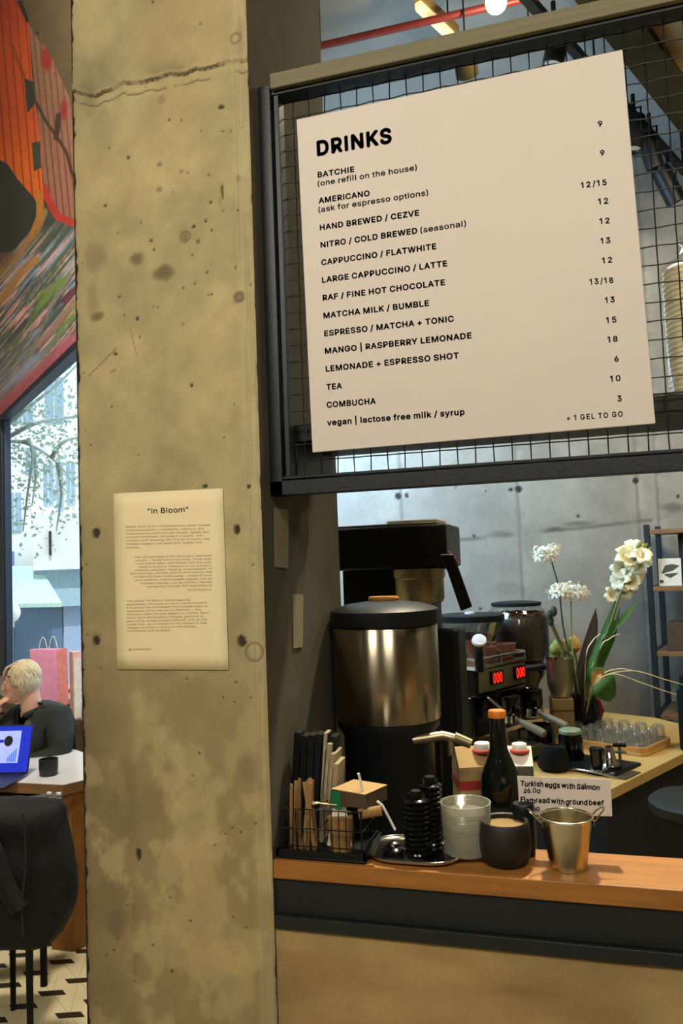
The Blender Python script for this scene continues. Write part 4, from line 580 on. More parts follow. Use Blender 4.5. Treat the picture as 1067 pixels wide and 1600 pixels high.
    c = mixc(c, sstep(4, 1.5, dline(x, y, [(20, 70), (28, 95), (38, 120)]))*.5, [120, 50, 30])
    poly([(38, 122), (52, 128), (54, 150), (57, 160), (43, 177)], [42, 52, 46]); poly([(50, 223), (63, 221), (65, 262), (53, 268)], [62, 72, 62]); poly([(26, 2), (34, 0), (46, 32), (42, 36)], [34, 32, 26])
    poly([(-80, 235), (0, 250), (12, 256), (28, 280), (55, 311), (62, 332), (48, 360), (20, 392), (-80, 410)], np.stack([44+8*n, 54+10*n, 54+10*n], -1))
    c = mixc(c, sstep(3.2, 1.6, dline(x, y, [(57, 160), (72, 190), (88, 212), (104, 238), (114, 275)])), [70, 52, 38]); poly([(88, 178), (96, 176), (94, 205), (90, 220), (84, 218)], [66, 46, 40])
    poly([(57, 300), (63, 296), (68, 334), (64, 342), (50, 372), (42, 376), (57, 338)], [204, 136, 62])
    c = mixc(c, sstep(3, 1.5, np.hypot(x-59, y-52)), [36, 34, 28]); c *= (0.93+0.14*n2)[..., None]
    # a flat painted sheet with a backing
    o = grid_mesh('mural', P.reshape(-1, 3)-pt((s0+s1)/2, z0), nx, nz, linA(np.clip(c, 0, 255).reshape(-1, 3)), mat('mural_paint', 'ffffff', 0.75, 0, 0.05, 40, 0.15, vcol='paint'))
    o.location = pt((s0+s1)/2, z0); md = o.modifiers.new('coat', 'SOLIDIFY'); md.thickness = 0.003; md.offset = 0
    tag(o, 'mural of orange and pink draped cloth and feathers painted over the window', 'mural')
mural()
# floor: pale tiles with small dark inlays
def floor_mat():
    m = bpy.data.materials.new('tile_floor'); m.use_nodes = True; nt = m.node_tree; N = nt.nodes; Lk = nt.links; b = N['Principled BSDF']; b.inputs['Roughness'].default_value = 0.3
    o = HP(81, 1551.6, FLOOR)[:2]; g = HP(109, 1586, FLOOR)[:2]; cc = HP(123, 1532, FLOOR)[:2]
    v1 = g-o; v2 = cc-o; A = np.linalg.inv(np.array([v1, v2]).T)
    q = [HP(x/4.444, 1240+y/4.444, FLOOR)[:2] for x, y in ((262, 1370), (440, 1362), (462, 1393), (292, 1408))]
    e1 = (q[1]-q[0]+q[2]-q[3])/2; e2 = (q[3]-q[0]+q[2]-q[1])/2; E = np.linalg.inv(np.array([e1, e2]).T)
    tc = N.new('ShaderNodeTexCoord'); sp = N.new('ShaderNodeSeparateXYZ'); Lk.new(tc.outputs['Object'], sp.inputs[0])
    def mth(op, a, b_=None, c_=None):
        n = N.new('ShaderNodeMath'); n.operation = op
        for i, k in enumerate((a, b_, c_)):
            if k is None: continue
            if isinstance(k, (int, float)): n.inputs[i].default_value = k
            else: Lk.new(k, n.inputs[i])
        return n.outputs[0]
    dx = mth('SUBTRACT', sp.outputs[0], float(o[0])); dy = mth('SUBTRACT', sp.outputs[1], float(o[1]))
    ln = lambda a, b_, x, y: mth('MULTIPLY_ADD', x, float(a), mth('MULTIPLY', y, float(b_)))
    fa = mth('SUBTRACT', mth('FRACT', mth('ADD', ln(A[0, 0], A[0, 1], dx, dy), 100.5)), 0.5); fb = mth('SUBTRACT', mth('FRACT', mth('ADD', ln(A[1, 0], A[1, 1], dx, dy), 100.5)), 0.5)
    ox = ln(v1[0], v2[0], fa, fb); oy = ln(v1[1], v2[1], fa, fb)
    c1 = mth('ABSOLUTE', ln(E[0, 0], E[0, 1], ox, oy)); c2 = mth('ABSOLUTE', ln(E[1, 0], E[1, 1], ox, oy))
    dark = mth('MULTIPLY', mth('LESS_THAN', c1, 0.5), mth('LESS_THAN', c2, 0.5))
    gr = mth('MAXIMUM', mth('LESS_THAN', mth('ABSOLUTE', fb), 0.010), mth('MULTIPLY', mth('LESS_THAN', mth('ABSOLUTE', mth('ADD', fa, fb)), 0.010), 1.0))
    nz = N.new('ShaderNodeTexNoise'); nz.inputs['Scale'].default_value = 7; Lk.new(tc.outputs['Object'], nz.inputs['Vector'])
    def mixn(f, a, b_):
        n = N.new('ShaderNodeMix'); n.data_type = 'RGBA'; Lk.new(f, n.inputs[0])
        for i, k in ((6, a), (7, b_)):
            if isinstance(k, str): n.inputs[i].default_value = (*lin(k), 1)
            else: Lk.new(k, n.inputs[i])
        return n.outputs[2]
    t1 = mixn(nz.outputs['Fac'], 'cdc29c', 'e2d8b4'); t2 = mixn(gr, t1, 'a89c78'); t3 = mixn(dark, t2, '2e2820'); Lk.new(t3, b.inputs['Base Color']); return m
RX = 3.0; far = pt(SWL); nr = pt(SWR); b0 = B0+SB0*DB; b1 = B0+SB1*DB
outline = [(RX, -4.2), (RX, b1[1]+0.3), (b1[0], b1[1]), (b0[0], b0[1]), (nr[0], nr[1]), (far[0], far[1]), (far[0]-1.0, -4.2)]
struct(MB().prism(outline, FLOOR-0.08, FLOOR).build('floor', floor_mat()))
cm_ = mat('concrete_ceiling', '8d918f', 0.9, 0, 0.15, 4, 0.15); XM = -0.66
struct(MB().prism(outline[:2]+[outline[2], outline[3], outline[4], (XM, 0.2), (XM, -4.2)], CEIL, CEIL+0.15).build('ceiling', cm_))
struct(MB().prism([(XM, -4.2), (XM, 0.2), outline[4], outline[5], outline[6]], HALL, HALL+0.15).build('ceiling', cm_))
wm = mat('far_room_wall', '9a8a68', 0.9, 0, 0.1, 4)
def seg(name, a, b, th=0.12, z0=FLOOR, z1=CEIL):
    a = np.array(a[:2]); b = np.array(b[:2]); d = (b-a)/np.linalg.norm(b-a); n = np.array([d[1], -d[0]])*th
    struct(MB().prism([tuple(a), tuple(b), tuple(b+n), tuple(a+n)], z0, z1).build(name, wm))
seg('wall_rear', outline[6], outline[0], .12, FLOOR, HALL); seg('wall_upper', (XM, -4.2), (XM, .2), -.1, CEIL+.151, HALL); seg('wall_upper', (XM, .2), nr, -.1, CEIL+.151, HALL); seg('wall_right', outline[0], outline[1]); seg('wall_side', nr, b0, -0.12); seg('wall_end', outline[5], outline[6], 0.12, FLOOR, HALL)
seg('wall_corner', outline[1], (b1[0], b1[1]), -0.12)

# ------------------------------------------------------------------ under the ceiling
A24 = math.radians(23.6); DP = np.array([math.sin(A24), math.cos(A24), 0])
p0, p1 = HP(500, 72, 3.2), HP(760, 12, 3.2); u = (p1-p0)/np.linalg.norm(p1-p0)
t = thing('red_pipe', 'red sprinkler pipe running level under the ceiling to the bright lamp', 'pipe', p0)
MB().tube([(-0.6*u), u*2.6], 0.0115, 14).build('pipe', M['piper'], t)
for k in (0.0, 1.2): MB().tube([u*k+np.array([0, 0, 0.01]), u*k+np.array([0, 0, CEIL-3.2])], 0.004, 8).build('hanger', M['wire'], t)
p0 = HP(824, 0, 3.2)
t = thing('red_pipe', 'red sprinkler pipe receding past the black track spotlights', 'pipe', p0)
MB().tube([DP*-0.8, DP*1.62], 0.013, 14).build('pipe', M['piper'], t)
for k in (-0.4, 0.5, 1.45): MB().tube([DP*k+np.array([0, 0, 0.01]), DP*k+np.array([0, 0, CEIL-3.2])], 0.004, 8).build('hanger', M['wire'], t)
a = HP(840, 30, 3.16)
t = thing('light_track', 'black lighting track running beside the receding red pipe', 'track', a)
mb = MB(); ang = math.atan2(DP[1], DP[0]); mb.box(DP*0.5+np.array([0, 0, 0.03]), (2.2, 0.03, 0.025), rotz(ang)); mb.build('rail', M['black'], t, 0.002)
for k in (-0.3, 1.4): MB().tube([DP*k+np.array([0, 0, 0.04]), DP*k+np.array([0, 0, CEIL-3.16])], 0.003, 6).build('hanger', M['wire'], t)
def spot(px, py, Z, tilt, label, aim=0.6, s=1.0):
    c = PZ(px, py, Z); t = thing('track_spotlight', label, 'spotlight', c, aim, 'black track spotlights')
    R = np.array([[math.cos(tilt), 0, math.sin(tilt)], [0, 1, 0], [-math.sin(tilt), 0, math.cos(tilt)]])
    MB().lathe([(0.0, 0.075), (0.030, 0.075), (0.034, 0.06), (0.034, -0.06), (0.031, -0.062), (0.029, -0.05), (0, -0.045)], 24, R=R*s).build('lamp_head', M['black'], t)
    MB().lathe([(0.0, -0.046), (0.028, -0.047), (0.028, -0.051), (0, -0.051)], 20, R=R*s).build('lens', M['chrome'], t)
    mb = MB(); mb.tube([(0, 0.036*s, 0), (0, 0.04*s, 0.09), (0, 0, 0.105), (0, -0.04*s, 0.09), (0, -0.036*s, 0)], 0.004, 8); mb.tube([(0, 0, 0.105), (0, 0, 0.16)], 0.008, 8); mb.build('yoke', M['black'], t)
spot(868, 78, 2.55, 0.25, 'black track spotlight above the top edge of the menu board'); spot(992, 212, 3.0, 0.2, 'black track spotlight half hidden behind the menu board edge'); spot(1017, 240, 3.1, -0.3, 'black track spotlight second from the far end'); spot(1045, 292, 3.3, -0.5, 'black track spotlight hanging lowest at the far end', s=1.15)
t = thing('junction_box', 'small dark box hung under the ceiling behind the mesh top', 'box', PZ(827, 62, 2.4)); MB().box((0, 0, 0), (0.075, 0.04, 0.03), rotz(0.5)).build('housing', M['black'], t, 0.003); MB().tube([(0, 0, 0.015), (0, 0, CEIL-PZ(827, 62, 2.4)[2])], 0.003, 6).build('hanger', M['wire'], t)
# beam and soffit at the upper right
q = [HP(905, 10, 3.1), HP(1003, 133, 3.1)]; d = (q[1]-q[0])[:2]; d /= np.linalg.norm(d); n = np.array([d[1], -d[0]])
a = q[0][:2]-d*0.8; b = a+d*2.1; wv = n*0.11
t = MB().prism([tuple(a), tuple(b), tuple(b+wv), tuple(a+wv)], 3.1, CEIL).build('air_duct', M['olive']); move_origin(t); tag(t, 'dark olive square duct running diagonally under the ceiling', 'duct')
a2 = a+wv*1.001; b2 = b+wv*1.001-d*0.25; w2 = n*0.7
struct(MB().prism([tuple(a2), tuple(b2), tuple(b2+w2), tuple(a2+w2)], 3.13, CEIL).build('trim_2', M['tan']))
q = [HP(648, 10, 3.25), HP(700, 58, 3.25)]; d = q[1]-q[0]; L = np.linalg.norm(d); d /= L
t = thing('batten_light', 'pale yellow batten light glowing under the bar ceiling', 'light', q[0]); ang = math.atan2(d[1], d[0])
MB().box(d*(L/2-0.4)+np.array([0, 0, 0.045]), (L+0.9, 0.03, 0.03), rotz(ang)).build('housing', M['tan'], t, 0.002); MB().box(d*(L/2+0.02)+np.array([0, 0, 0.013]), (L+0.01, 0.026, 0.03), rotz(ang)).build('diffuser', M['tube'], t, 0.008)
for k in (0.0, 0.2): MB().tube([d*k+np.array([0, 0, 0.06]), d*k+np.array([0, 0, CEIL-3.25])], 0.003, 6).build('hanger', M['wire'], t)
c = HP(775, 4, 3.1)
t = thing('bright_lamp', 'bright bare round lamp glowing at the top of the picture', 'lamp', c)
MB().ball((0, 0, 0), 0.03).build('bulb', M['bulb'], t); MB().lathe([(0, .10), (.018, .10), (.022, .03), (.016, .02), (0, .02)], 16).build('lamp_holder', M['black'], t); MB().tube([(0, 0, .1), (0, 0, CEIL-c[2])], .003, 6).build('cord', M['wire'], t)
light('lamp_glow', 'POINT', tuple(c-np.array([0, 0, 0.06])), 9, (1, 0.8, 0.5), 0.03)
c = PZ(728, 102, 2.4)
t = thing('ceiling_spotlight', 'round olive spotlight hanging behind the mesh left of the black box', 'spotlight', c)
MB().lathe([(0, .05), (.03, .05), (.034, .04), (.034, -.03), (.03, -.032), (.028, -.02), (0, -.02)], 24, R=np.array([[1, 0, 0], [0, .6, -.8], [0, .8, .6]])).build('lamp_head', M['olive'], t); MB().tube([(0, 0, .04), (0, 0, CEIL-c[2])], .003, 6).build('cord', M['wire'], t)

# ------------------------------------------------------------------ stacked cups on the high shelf
c = np.array([0.198, 0.20, 1.787])
t = thing('cup_stack', 'tall stack of cream ribbed paper cups in a clear bag on the high shelf', 'cups', c, 0, 'cup stacks on the high shelf')
prof = []
for k in range(26): z = k*0.0085; prof += [(0.041, z), (0.044, z+0.001), (0.044, z+0.005), (0.041, z+0.0055)]
prof = [(0, 0), (0.03, 0)]+[(r-0.0, z+0.002) for r, z in prof]+[(0.036, 0.226), (0.0, 0.226)]
MB().lathe(prof, 36).build('cups', M['cream'], t, smooth=30)
MB().lathe([(0.046, 0.004), (0.049, 0.06), (0.047, 0.14), (0.049, 0.2), (0.044, 0.232), (0.02, 0.245), (0.012, 0.262), (0.02, 0.275)], 28, wob=lambda a, k: 1+0.05*math.sin(3*a+k*1.7)+.03*math.sin(7*a+k)).build('clear_bag', M['bag'], t)
dup(t, c+np.array([0.10, 0.0, 0]), 0.5, 'second stack of cream paper cups in a clear bag, farther right on the high shelf')

# ------------------------------------------------------------------ bench behind the ledge
AL = math.radians(28); LD = np.array([math.sin(AL), math.cos(AL), 0]); FD = np.array([LD[1], -LD[0], 0]); BZ = 0.90
A = np.array([0.035, 1.14, 0]); B = A+0.87*LD
poly = [A[:2], B[:2], (A+1.02*LD-.3*FD)[:2], (A+1.02*LD-.70*FD)[:2], (A+.84*LD-.85*FD)[:2], (A-0.85*FD)[:2]]
t = thing('work_bench', 'bar bench with a pale wood worktop and dark cabinet sides', 'counter', ((A+B)/2-0.42*FD)*np.array([1, 1, 0])+np.array([0, 0, FLOOR])); o = np.array(t.location)
MB().prism([tuple(p-o[:2]) for p in poly], BZ-0.03-o[2], BZ-o[2]).build('worktop', M['ply'], t, 0.002)
inn = [A-0.012*FD+.015*LD, B-0.012*FD-.02*LD, B-0.83*FD-.02*LD, A-0.83*FD+.015*LD]
MB().prism([tuple(p[:2]-o[:2]) for p in inn], 0, BZ-0.0305-o[2]).build('cabinet_body', M['dark'], t, 0.002)
t = thing('inner_counter', 'low dark counter tucked behind the ledge under the coffee brewer', 'counter', (-0.31, 0.5, FLOOR))
MB().span((-0.178, -0.36, 1.02), (0.17, 0.46, 1.05)).build('worktop', M['dark'], t, 0.002); MB().span((-0.17, -0.35, 0), (0.16, 0.45, 1.0195)).build('cabinet_body', M['dark'], t)
IC = 0.92
# ------------------------------------------------------------------ shelving unit by the back wall
AU = math.radians(13); ux = np.array([math.cos(AU), -math.sin(AU), 0]); uy = np.array([math.sin(AU), math.cos(AU), 0])
c = np.array([0.268, 2.18, FLOOR]); zU = lambda y: PZ(1015, y, 3.24)[2]-FLOOR
c = PZ(1010, 900, 3.22); c[2] = FLOOR
t = thing('shelving_unit', 'black metal shelving unit with wooden boards against the back wall', 'shelf', c, -AU)
H = PZ(1010, 820, 3.22)[2]-FLOOR
for x, y in ((0.011, 0), (0.011, 0.30), (0.80, 0), (0.80, 0.30)): MB().span((x-.011, y-.011, 0), (x+.011, y+.011, H)).build('post', M['steel_dark'], t, .001)
shelf_h = [H-0.02, PZ(1045, 915, 3.25)[2]-FLOOR, PZ(1045, 1014, 3.25)[2]-FLOOR, PZ(1045, 1110, 3.25)[2]-FLOOR, 0.12]
for z in shelf_h: MB().span((0.023, -0.01, z-.018), (0.79, 0.31, z)).build('board', M['walnut'], t, .001); 
for z in shelf_h[:4]: MB().span((0.0, 0.01, z-.014), (0.021, 0.29, z-.002)).build('side_bar', M['steel_dark'], t)
def on_unit(x, y, k): p = c+ux*x+uy*y; return np.array([p[0], p[1], FLOOR+shelf_h[k]+.0008])
t = thing('picture_card', 'white art card with a green leaf drawing leaning on the upper shelf', 'card', on_unit(0.085, 0.03, 1), -AU)
Rt = np.array([[1, 0, 0], [0, math.cos(.15), math.sin(.15)], [0, -math.sin(.15), math.cos(.15)]])
MB().box((0, 0, .055), (.085, .004, .11), Rt).build('card', M['offw'], t)
mb = MB(); mb.blade([(-.03, -.0035, .05), (-.01, -.0035, .07), (.012, -.0035, .075), (.035, -.0035, .08)], [.002, .014, .012, .001], (0, -1, 0), 4, fold=.02, th=.0006); mb.blade([(-.02, -.0035, .045), (0.0, -.0035, .04), (.03, -.0035, .05)], [.002, .009, .001], (0, -1, 0), 4, fold=.02, th=.0006)
mb.box((-.032, -.0032, .018), (.014, .0008, .012)); pv_ = np.array([0, 0, .055]); mb.v = [(q-pv_)@Rt.T+pv_ for q in mb.v]; mb.build('leaf_drawing', M['stem'], t)
t = thing('picture_card', 'taller white and brown card at the right end of the upper shelf', 'card', on_unit(0.195, 0.05, 1), -AU); MB().box((0, 0, .09), (.085, .005, .18), Rt).build('card', M['offw'], t); MB().box((0, -.0028, .045), (.078, .001, .08), Rt).build('brown_print', M['boxd'], t)
t = thing('cardboard_box', 'brown box on the middle shelf of the black unit', 'box', on_unit(0.145, 0.10, 2), -AU); MB().box((0, 0, .055), (.17, .16, .11)).build('carton', M['boxd'], t, .002); MB().box((0.0, 0, .1105), (.17, .02, .001)).build('tape', M['kraft'], t)
t = thing('dark_bowl', 'small dark bowl in front of the brown box on the middle shelf', 'bowl', on_unit(0.20, 0.005, 2), 0); MB().lathe([(0, 0), (.025, 0), (.045, .035), (.042, .035), (.022, .005), (0, .005)], 24).build('bowl', M['black'], t)
t = thing('green_tin', 'green tin with a pale stripe on the lowest visible shelf', 'tin', on_unit(0.13, 0.08, 3), -AU); MB().box((0, 0, .055), (.11, .06, .11)).build('tin_body', M['green'], t, .004); MB().box((-.025, -.0305, .055), (.004, .001, .1)).build('stripe', M['offw'], t)
t = thing('framed_picture', 'grey blue framed picture leaning at the back of the upper shelf', 'picture', on_unit(0.20, 0.22, 1), -AU); MB().box((0, 0, .11), (.20, .012, .22)).build('frame', M['steel_dark'], t, .002); MB().box((0, -.0066, .11), (.17, .001, .19)).build('print', mat('blue_print', '4c5a64', .5), t)
#SECTION3
# ------------------------------------------------------------------ filter coffee brewer and its steel server
c = np.array([-0.378, 0.349, IC+0.0006]); zs = lambda y: PZ(597, y, 1.58)[2]-IC
t = thing('coffee_server', 'tall steel thermal coffee server with black base and lid behind the ledge', 'coffee dispenser', c)
z0, z1, z2 = zs(1137)+.022, zs(976), zs(950); R = 0.1035
MB().lathe([(0, z0), (R-.003, z0), (R, z0+.003), (R, z1-.003), (R-.003, z1), (0, z1)], 64).build('steel_body', M['inox'], t, smooth=50)
MB().lathe([(0, 0), (.098, 0), (.1, .004), (.1, .03), (.088, .05), (.088, z0-.03), (.1, z0-.012), (.1, z0-.0005), (0, z0-.0005)], 48).build('base', M['black'], t)
MB().lathe([(0, z1+.0005), (R+.002, z1+.0005), (R+.004, z1+.006), (R+.003, z2-.004), (R-.004, z2), (.075, z2+.008), (.03, z2+.014), (0, z2+.014)], 48).build('lid', M['black'], t)
MB().lathe([(0, z2+.0145), (.03, z2+.0145), (.031, z2+.018), (.029, z2+.022), (0, z2+.022)], 24, sy=.8).build('lid_knob', mat('amber_knob', 'a8752e', .45), t)
mb = MB(); mb.tube([(.06, -.06, z0-.03), (.115, -.05, z0-.022), (.135, -.045, z0-.028)], .009, 12); mb.tube([(.135, -.045, z0-.026), (.165, -.04, z0-.038)], [.011, .009], 12); mb.tube([(.128, -.047, z0-.03), (.128, -.047, z0-.058)], .007, 10); mb.build('tap', M['inoxd'], t)
a = PZ(530, 890, 1.95); b = PZ(703, 890, 1.95); zt_ = PZ(640, 817, 1.95)[2]-IC; zb_ = PZ(640, 889, 1.95)[2]-IC
xl, xr = -0.60, b[0]; yf = 0.715
c = np.array([-0.45, yf+.1, IC+0.0006]); t = thing('coffee_brewer', 'black filter coffee brewer with a steel basket rising behind the server', 'coffee machine', c)
xl -= c[0]; xr -= c[0]; xbody = PZ(672, 960, 1.98)[0]-c[0]
MB().span((xl, -.10, zb_), (xr, .13, zt_-.006)).build('brew_head', M['black'], t, .006)
MB().span((xl+.01, -.09, zt_-.0055), (xr-.02, .12, zt_)).build('top_plate', M['inoxd'], t, .002)
MB().prism([(-.07+.0, -.07), (.06, -.07), (.06, .06), (-.07, .06)], zt_+.0005, zt_+.008, T=(.06, 0, 0)).build('water_lid', M['white'], t, .003)
MB().span((xl, .0, 0.0), (xbody, .13, zb_-.0005)).build('column', M['black'], t, .004)
MB().span((xbody+.001, -.02, 0.0), (xbody+.063, .12, PZ(690, 985, 1.95)[2]-IC)).build('water_tower', M['black'], t, .012)
bc = PZ(645, 905, 1.9); bx, by = bc[0]-c[0], -0.06; bz0, bz1 = PZ(645, 946, 1.86)[2]-IC, zb_-.001
MB().lathe([(0, bz0-.006), (.03, bz0-.006), (.055, bz0), (.060, bz0+.01), (.0605, bz1-.025), (.064, bz1-.022), (.064, bz1), (0, bz1)], 40, at=(bx, by, 0)).build('filter_basket', M['inoxd'], t)
mb = MB(); hz = PZ(690, 876, 1.86)[2]-IC
mb.add(*(lambda P: (P, [(0, 1, 2, 3), (7, 6, 5, 4), (0, 4, 5, 1), (1, 5, 6, 2), (2, 6, 7, 3), (3, 7, 4, 0)]))([(bx+.05, by-.012, hz-.022), (bx+.05, by-.012, hz+.004), (bx+.1, by-.018, hz+.006), (bx+.093, by-.018, hz-.02), (bx+.05, by+.014, hz-.022), (bx+.05, by+.014, hz+.004), (bx+.1, by+.010, hz+.006), (bx+.093, by+.010, hz-.02)]))
P_ = [PZ(*q, 1.84)-c for q in ((686, 866), (709, 866), (738, 948), (720, 955), (699, 893))]; P2 = [PZ(*q, 1.87)-c for q in ((686, 866), (709, 866), (738, 948), (720, 955), (699, 893))]
mb.add(P_+P2, [(0, 1, 2, 3, 4), (9, 8, 7, 6, 5)]+[(i, 5+i, 5+(i+1) % 5, (i+1) % 5) for i in range(5)]); mb.build('basket_handle', M['black'], t, .003)
P_ = [PZ(*q, 1.85)-c for q in ((699, 861), (707, 866), (717, 880), (710, 880))]; mb = MB(); mb.add(P_+[p+np.array([0, .012, 0]) for p in P_], [(0, 1, 2, 3), (7, 6, 5, 4)]+[(i, 4+i, 4+(i+1) % 4, (i+1) % 4) for i in range(4)]); mb.build('red_lever', M['red'], t, .001)['label'] = 'red release lever'
MB().tube([(bx+.062, by-.02, bz0+.03), (bx+.05, by-.04, bz0+.002), (bx+.02, by-.055, bz0-.004)], .0022, 8).build('drip_wire', M['chrome'], t)

# ------------------------------------------------------------------ espresso machine
C0 = PZ(743, 1045, 2.6); C0[2] = BZ+0.0006; aL = math.atan2(FD[1], FD[0])           # local x: towards the barista, y: along the bench
t = thing('espresso_machine', 'black and steel two group espresso machine with red digit displays on the bench', 'espresso machine', C0, aL); HM = PZ(743, 1043, 2.6)[2]-BZ
Lm, Wm = 0.295, 0.34
mb = MB(); mb.span((-Wm, 0, .06), (-.02, Lm, HM-.10)); mb.span((-Wm, 0, HM-.10), (0, Lm, HM-.012)); mb.build('body', M['blackg'], t, .006)
MB().span((-Wm-.005, -.006, HM-.0115), (.004, Lm+.006, HM)).build('cup_tray', M['inox'], t, .002)
mb = MB()
for a, b in (((-Wm, 0), (.0, 0)), ((0, 0), (0, Lm)), ((0, Lm), (-Wm, Lm))): mb.tube([(a[0], a[1], HM+.022), (b[0], b[1], HM+.022)], .004, 8)
for x, y in ((0, 0), (0, Lm), (-Wm, 0), (-Wm, Lm), (0, Lm/2)): mb.tube([(x, y, HM-.002), (x, y, HM+.022)], .004, 8)
mb.build('cup_rail', M['chrome'], t)
MB().span((-Wm, -.0085, HM-.010), (.003, -.0065, HM+.001)).build('pale_edge', M['offw'], t)
MB().span((0.0005, .01, HM-.085), (.006, Lm-.01, HM-.015)).build('front_panel', M['inoxd'], t, .001)
MB().span((-.02, .0, .015), (.16, Lm, .05)).build('drip_tray', M['inoxd'], t, .003)
for x, y in ((-Wm+.04, .04), (-Wm+.04, Lm-.04), (.10, .04), (.10, Lm-.04)): MB().lathe([(0, 0), (.02, 0), (.016, .014), (.016, .06 if x < 0 else .0145), (0, .06 if x < 0 else .0145)], 14, at=(x, y, 0)).build('foot', M['black'], t)
for k, y in enumerate((.105, .245)):
    d = MB().box((.010, y, HM-.045), (.006, .066, .045)).build('display', M['screen'], t, .001); mb = MB(); v, f = text_geo('000', .02, 2)
    x0, x1 = v[:, 0].min(), v[:, 0].max(); P = np.stack([np.full(len(v), .0135), y-.026+(v[:, 0]-x0)/(x1-x0)*.052, HM-.061+v[:, 1]*.062], -1); mb.add(P, f); o = mb.build('lit_digits', M['led'], d, smooth=0, fix=False)
    MB().lathe([(0, HM-.16), (.03, HM-.16), (.036, HM-.15), (.036, HM-.101), (0, HM-.101)], 28, at=(.052, y, 0)).build('group_head', M['blackg'], t)
    MB().span((0, y-.03, HM-.125), (.052, y+.03, HM-.101)).build('group_neck', M['black'], t, .004)
    pf = MB().lathe([(0, HM-.195), (.02, HM-.195), (.034, HM-.185), (.037, HM-.1605), (0, HM-.1605)], 28, at=(.052, y, 0)).build('portafilter', M['chrome'], t); mb = MB(); mb.tube([(.085, y, HM-.178), (.095, y, HM-.182), (.105, y, HM-.186), (.165, y, HM-.206), (.178, y, HM-.211), (.181, y, HM-.212)], [.008, .009, .012, .014, .012, .006], 14); mb.build('handle', M['maple'], pf)['label'] = 'pale maple handle'
mb = MB(); mb.tube([(.03, -.02, HM-.01), (.03, -.02, HM+.06)], .014, 14); mb.build('lever_post', M['black'], t)
mb = MB(); mb.tube([(.03, -.02, HM+.055), (.05, -.045, HM+.09)], .012, 12); mb.build('lever_arm', M['black'], t); MB().lathe([(0, 0), (.022, 0), (.026, .006), (.024, .014), (0, .017)], 28, R=np.array([[.8, .3, .5], [-.3, .9, -.55], [-.55, .3, .7]])*1.0, at=(.05, -.045, HM+.088)).build('lever_knob', M['white'], t)
for y in (.03, Lm-.03): mb = MB(); mb.tube([(.02, y, HM-.10), (.07, y, HM-.13), (.09, y, HM-.24)], .005, 10); mb.build('steam_wand', M['chrome'], t)
mb = MB(); mb.tube([(-.002, Lm-.02, HM-.04), (.04, Lm+.03, HM-.035), (.06, Lm+.06, HM-.035)], [.014, .012, .010], 12); mb.build('steam_lever', M['black'], t)
mb = MB(); 
for k in range(5): mb.tube([(-.30+.012*k, -.003, HM-.06-.02*k), (-.06, -.003, HM-.06-.02*k)], .002, 6)
mb.build('side_trim', M['inoxd'], t)
# cups, board and saucers on the machine's tray
def loc(x, y, z): p = C0+FD*x+LD*y; return np.array([p[0], p[1], BZ+z])
t = thing('brown_box', 'reddish brown box lying on top of the espresso machine', 'box', loc(-.19, .06, HM+.0012), aL); MB().box((0, 0, .016), (.14, .085, .032)).build('carton', M['brownc'], t, .003); MB().box((0, 0, .0326), (.142, .03, .0012)).build('band', M['red'], t)
t = thing('cup_lid_stack', 'low dark stack of saucers on top of the espresso machine', 'saucers', loc(-.26, .17, HM+.0012)); 
MB().lathe([(0, 0)]+[q for k in range(4) for q in ((.05, .012*k), (.062, .012*k+.006), (.055, .012*k+.0115))]+[(0, .048)], 28).build('saucers', M['boxd'], t)
cup0 = None
for k, (x, y) in enumerate(((-.05, .14), (-.05, .22), (-.05, .262), (-.13, .18), (-.13, .255), (-.21, .26))):
    if cup0 is None:
        cup0 = thing('espresso_cup', '', 'cup', loc(x, y, HM+.0012), 0, 'cups on the espresso machine'); MB().lathe([(0, 0), (.02, 0), (.03, .02), (.033, .05), (.03, .05), (.027, .02), (0, .006)], 24).build('bowl', M['brownc'], cup0); MB().tube([(.03, 0, .04), (.046, 0, .036), (.046, 0, .018), (.028, 0, .014)], .004, 8).build('handle', M['brownc'], cup0); cp = cup0
    else: cp = dup(cup0, loc(x, y, HM+.0012), k*.9)
    cp['label'] = 'small brown espresso cup on the tray of the espresso machine'
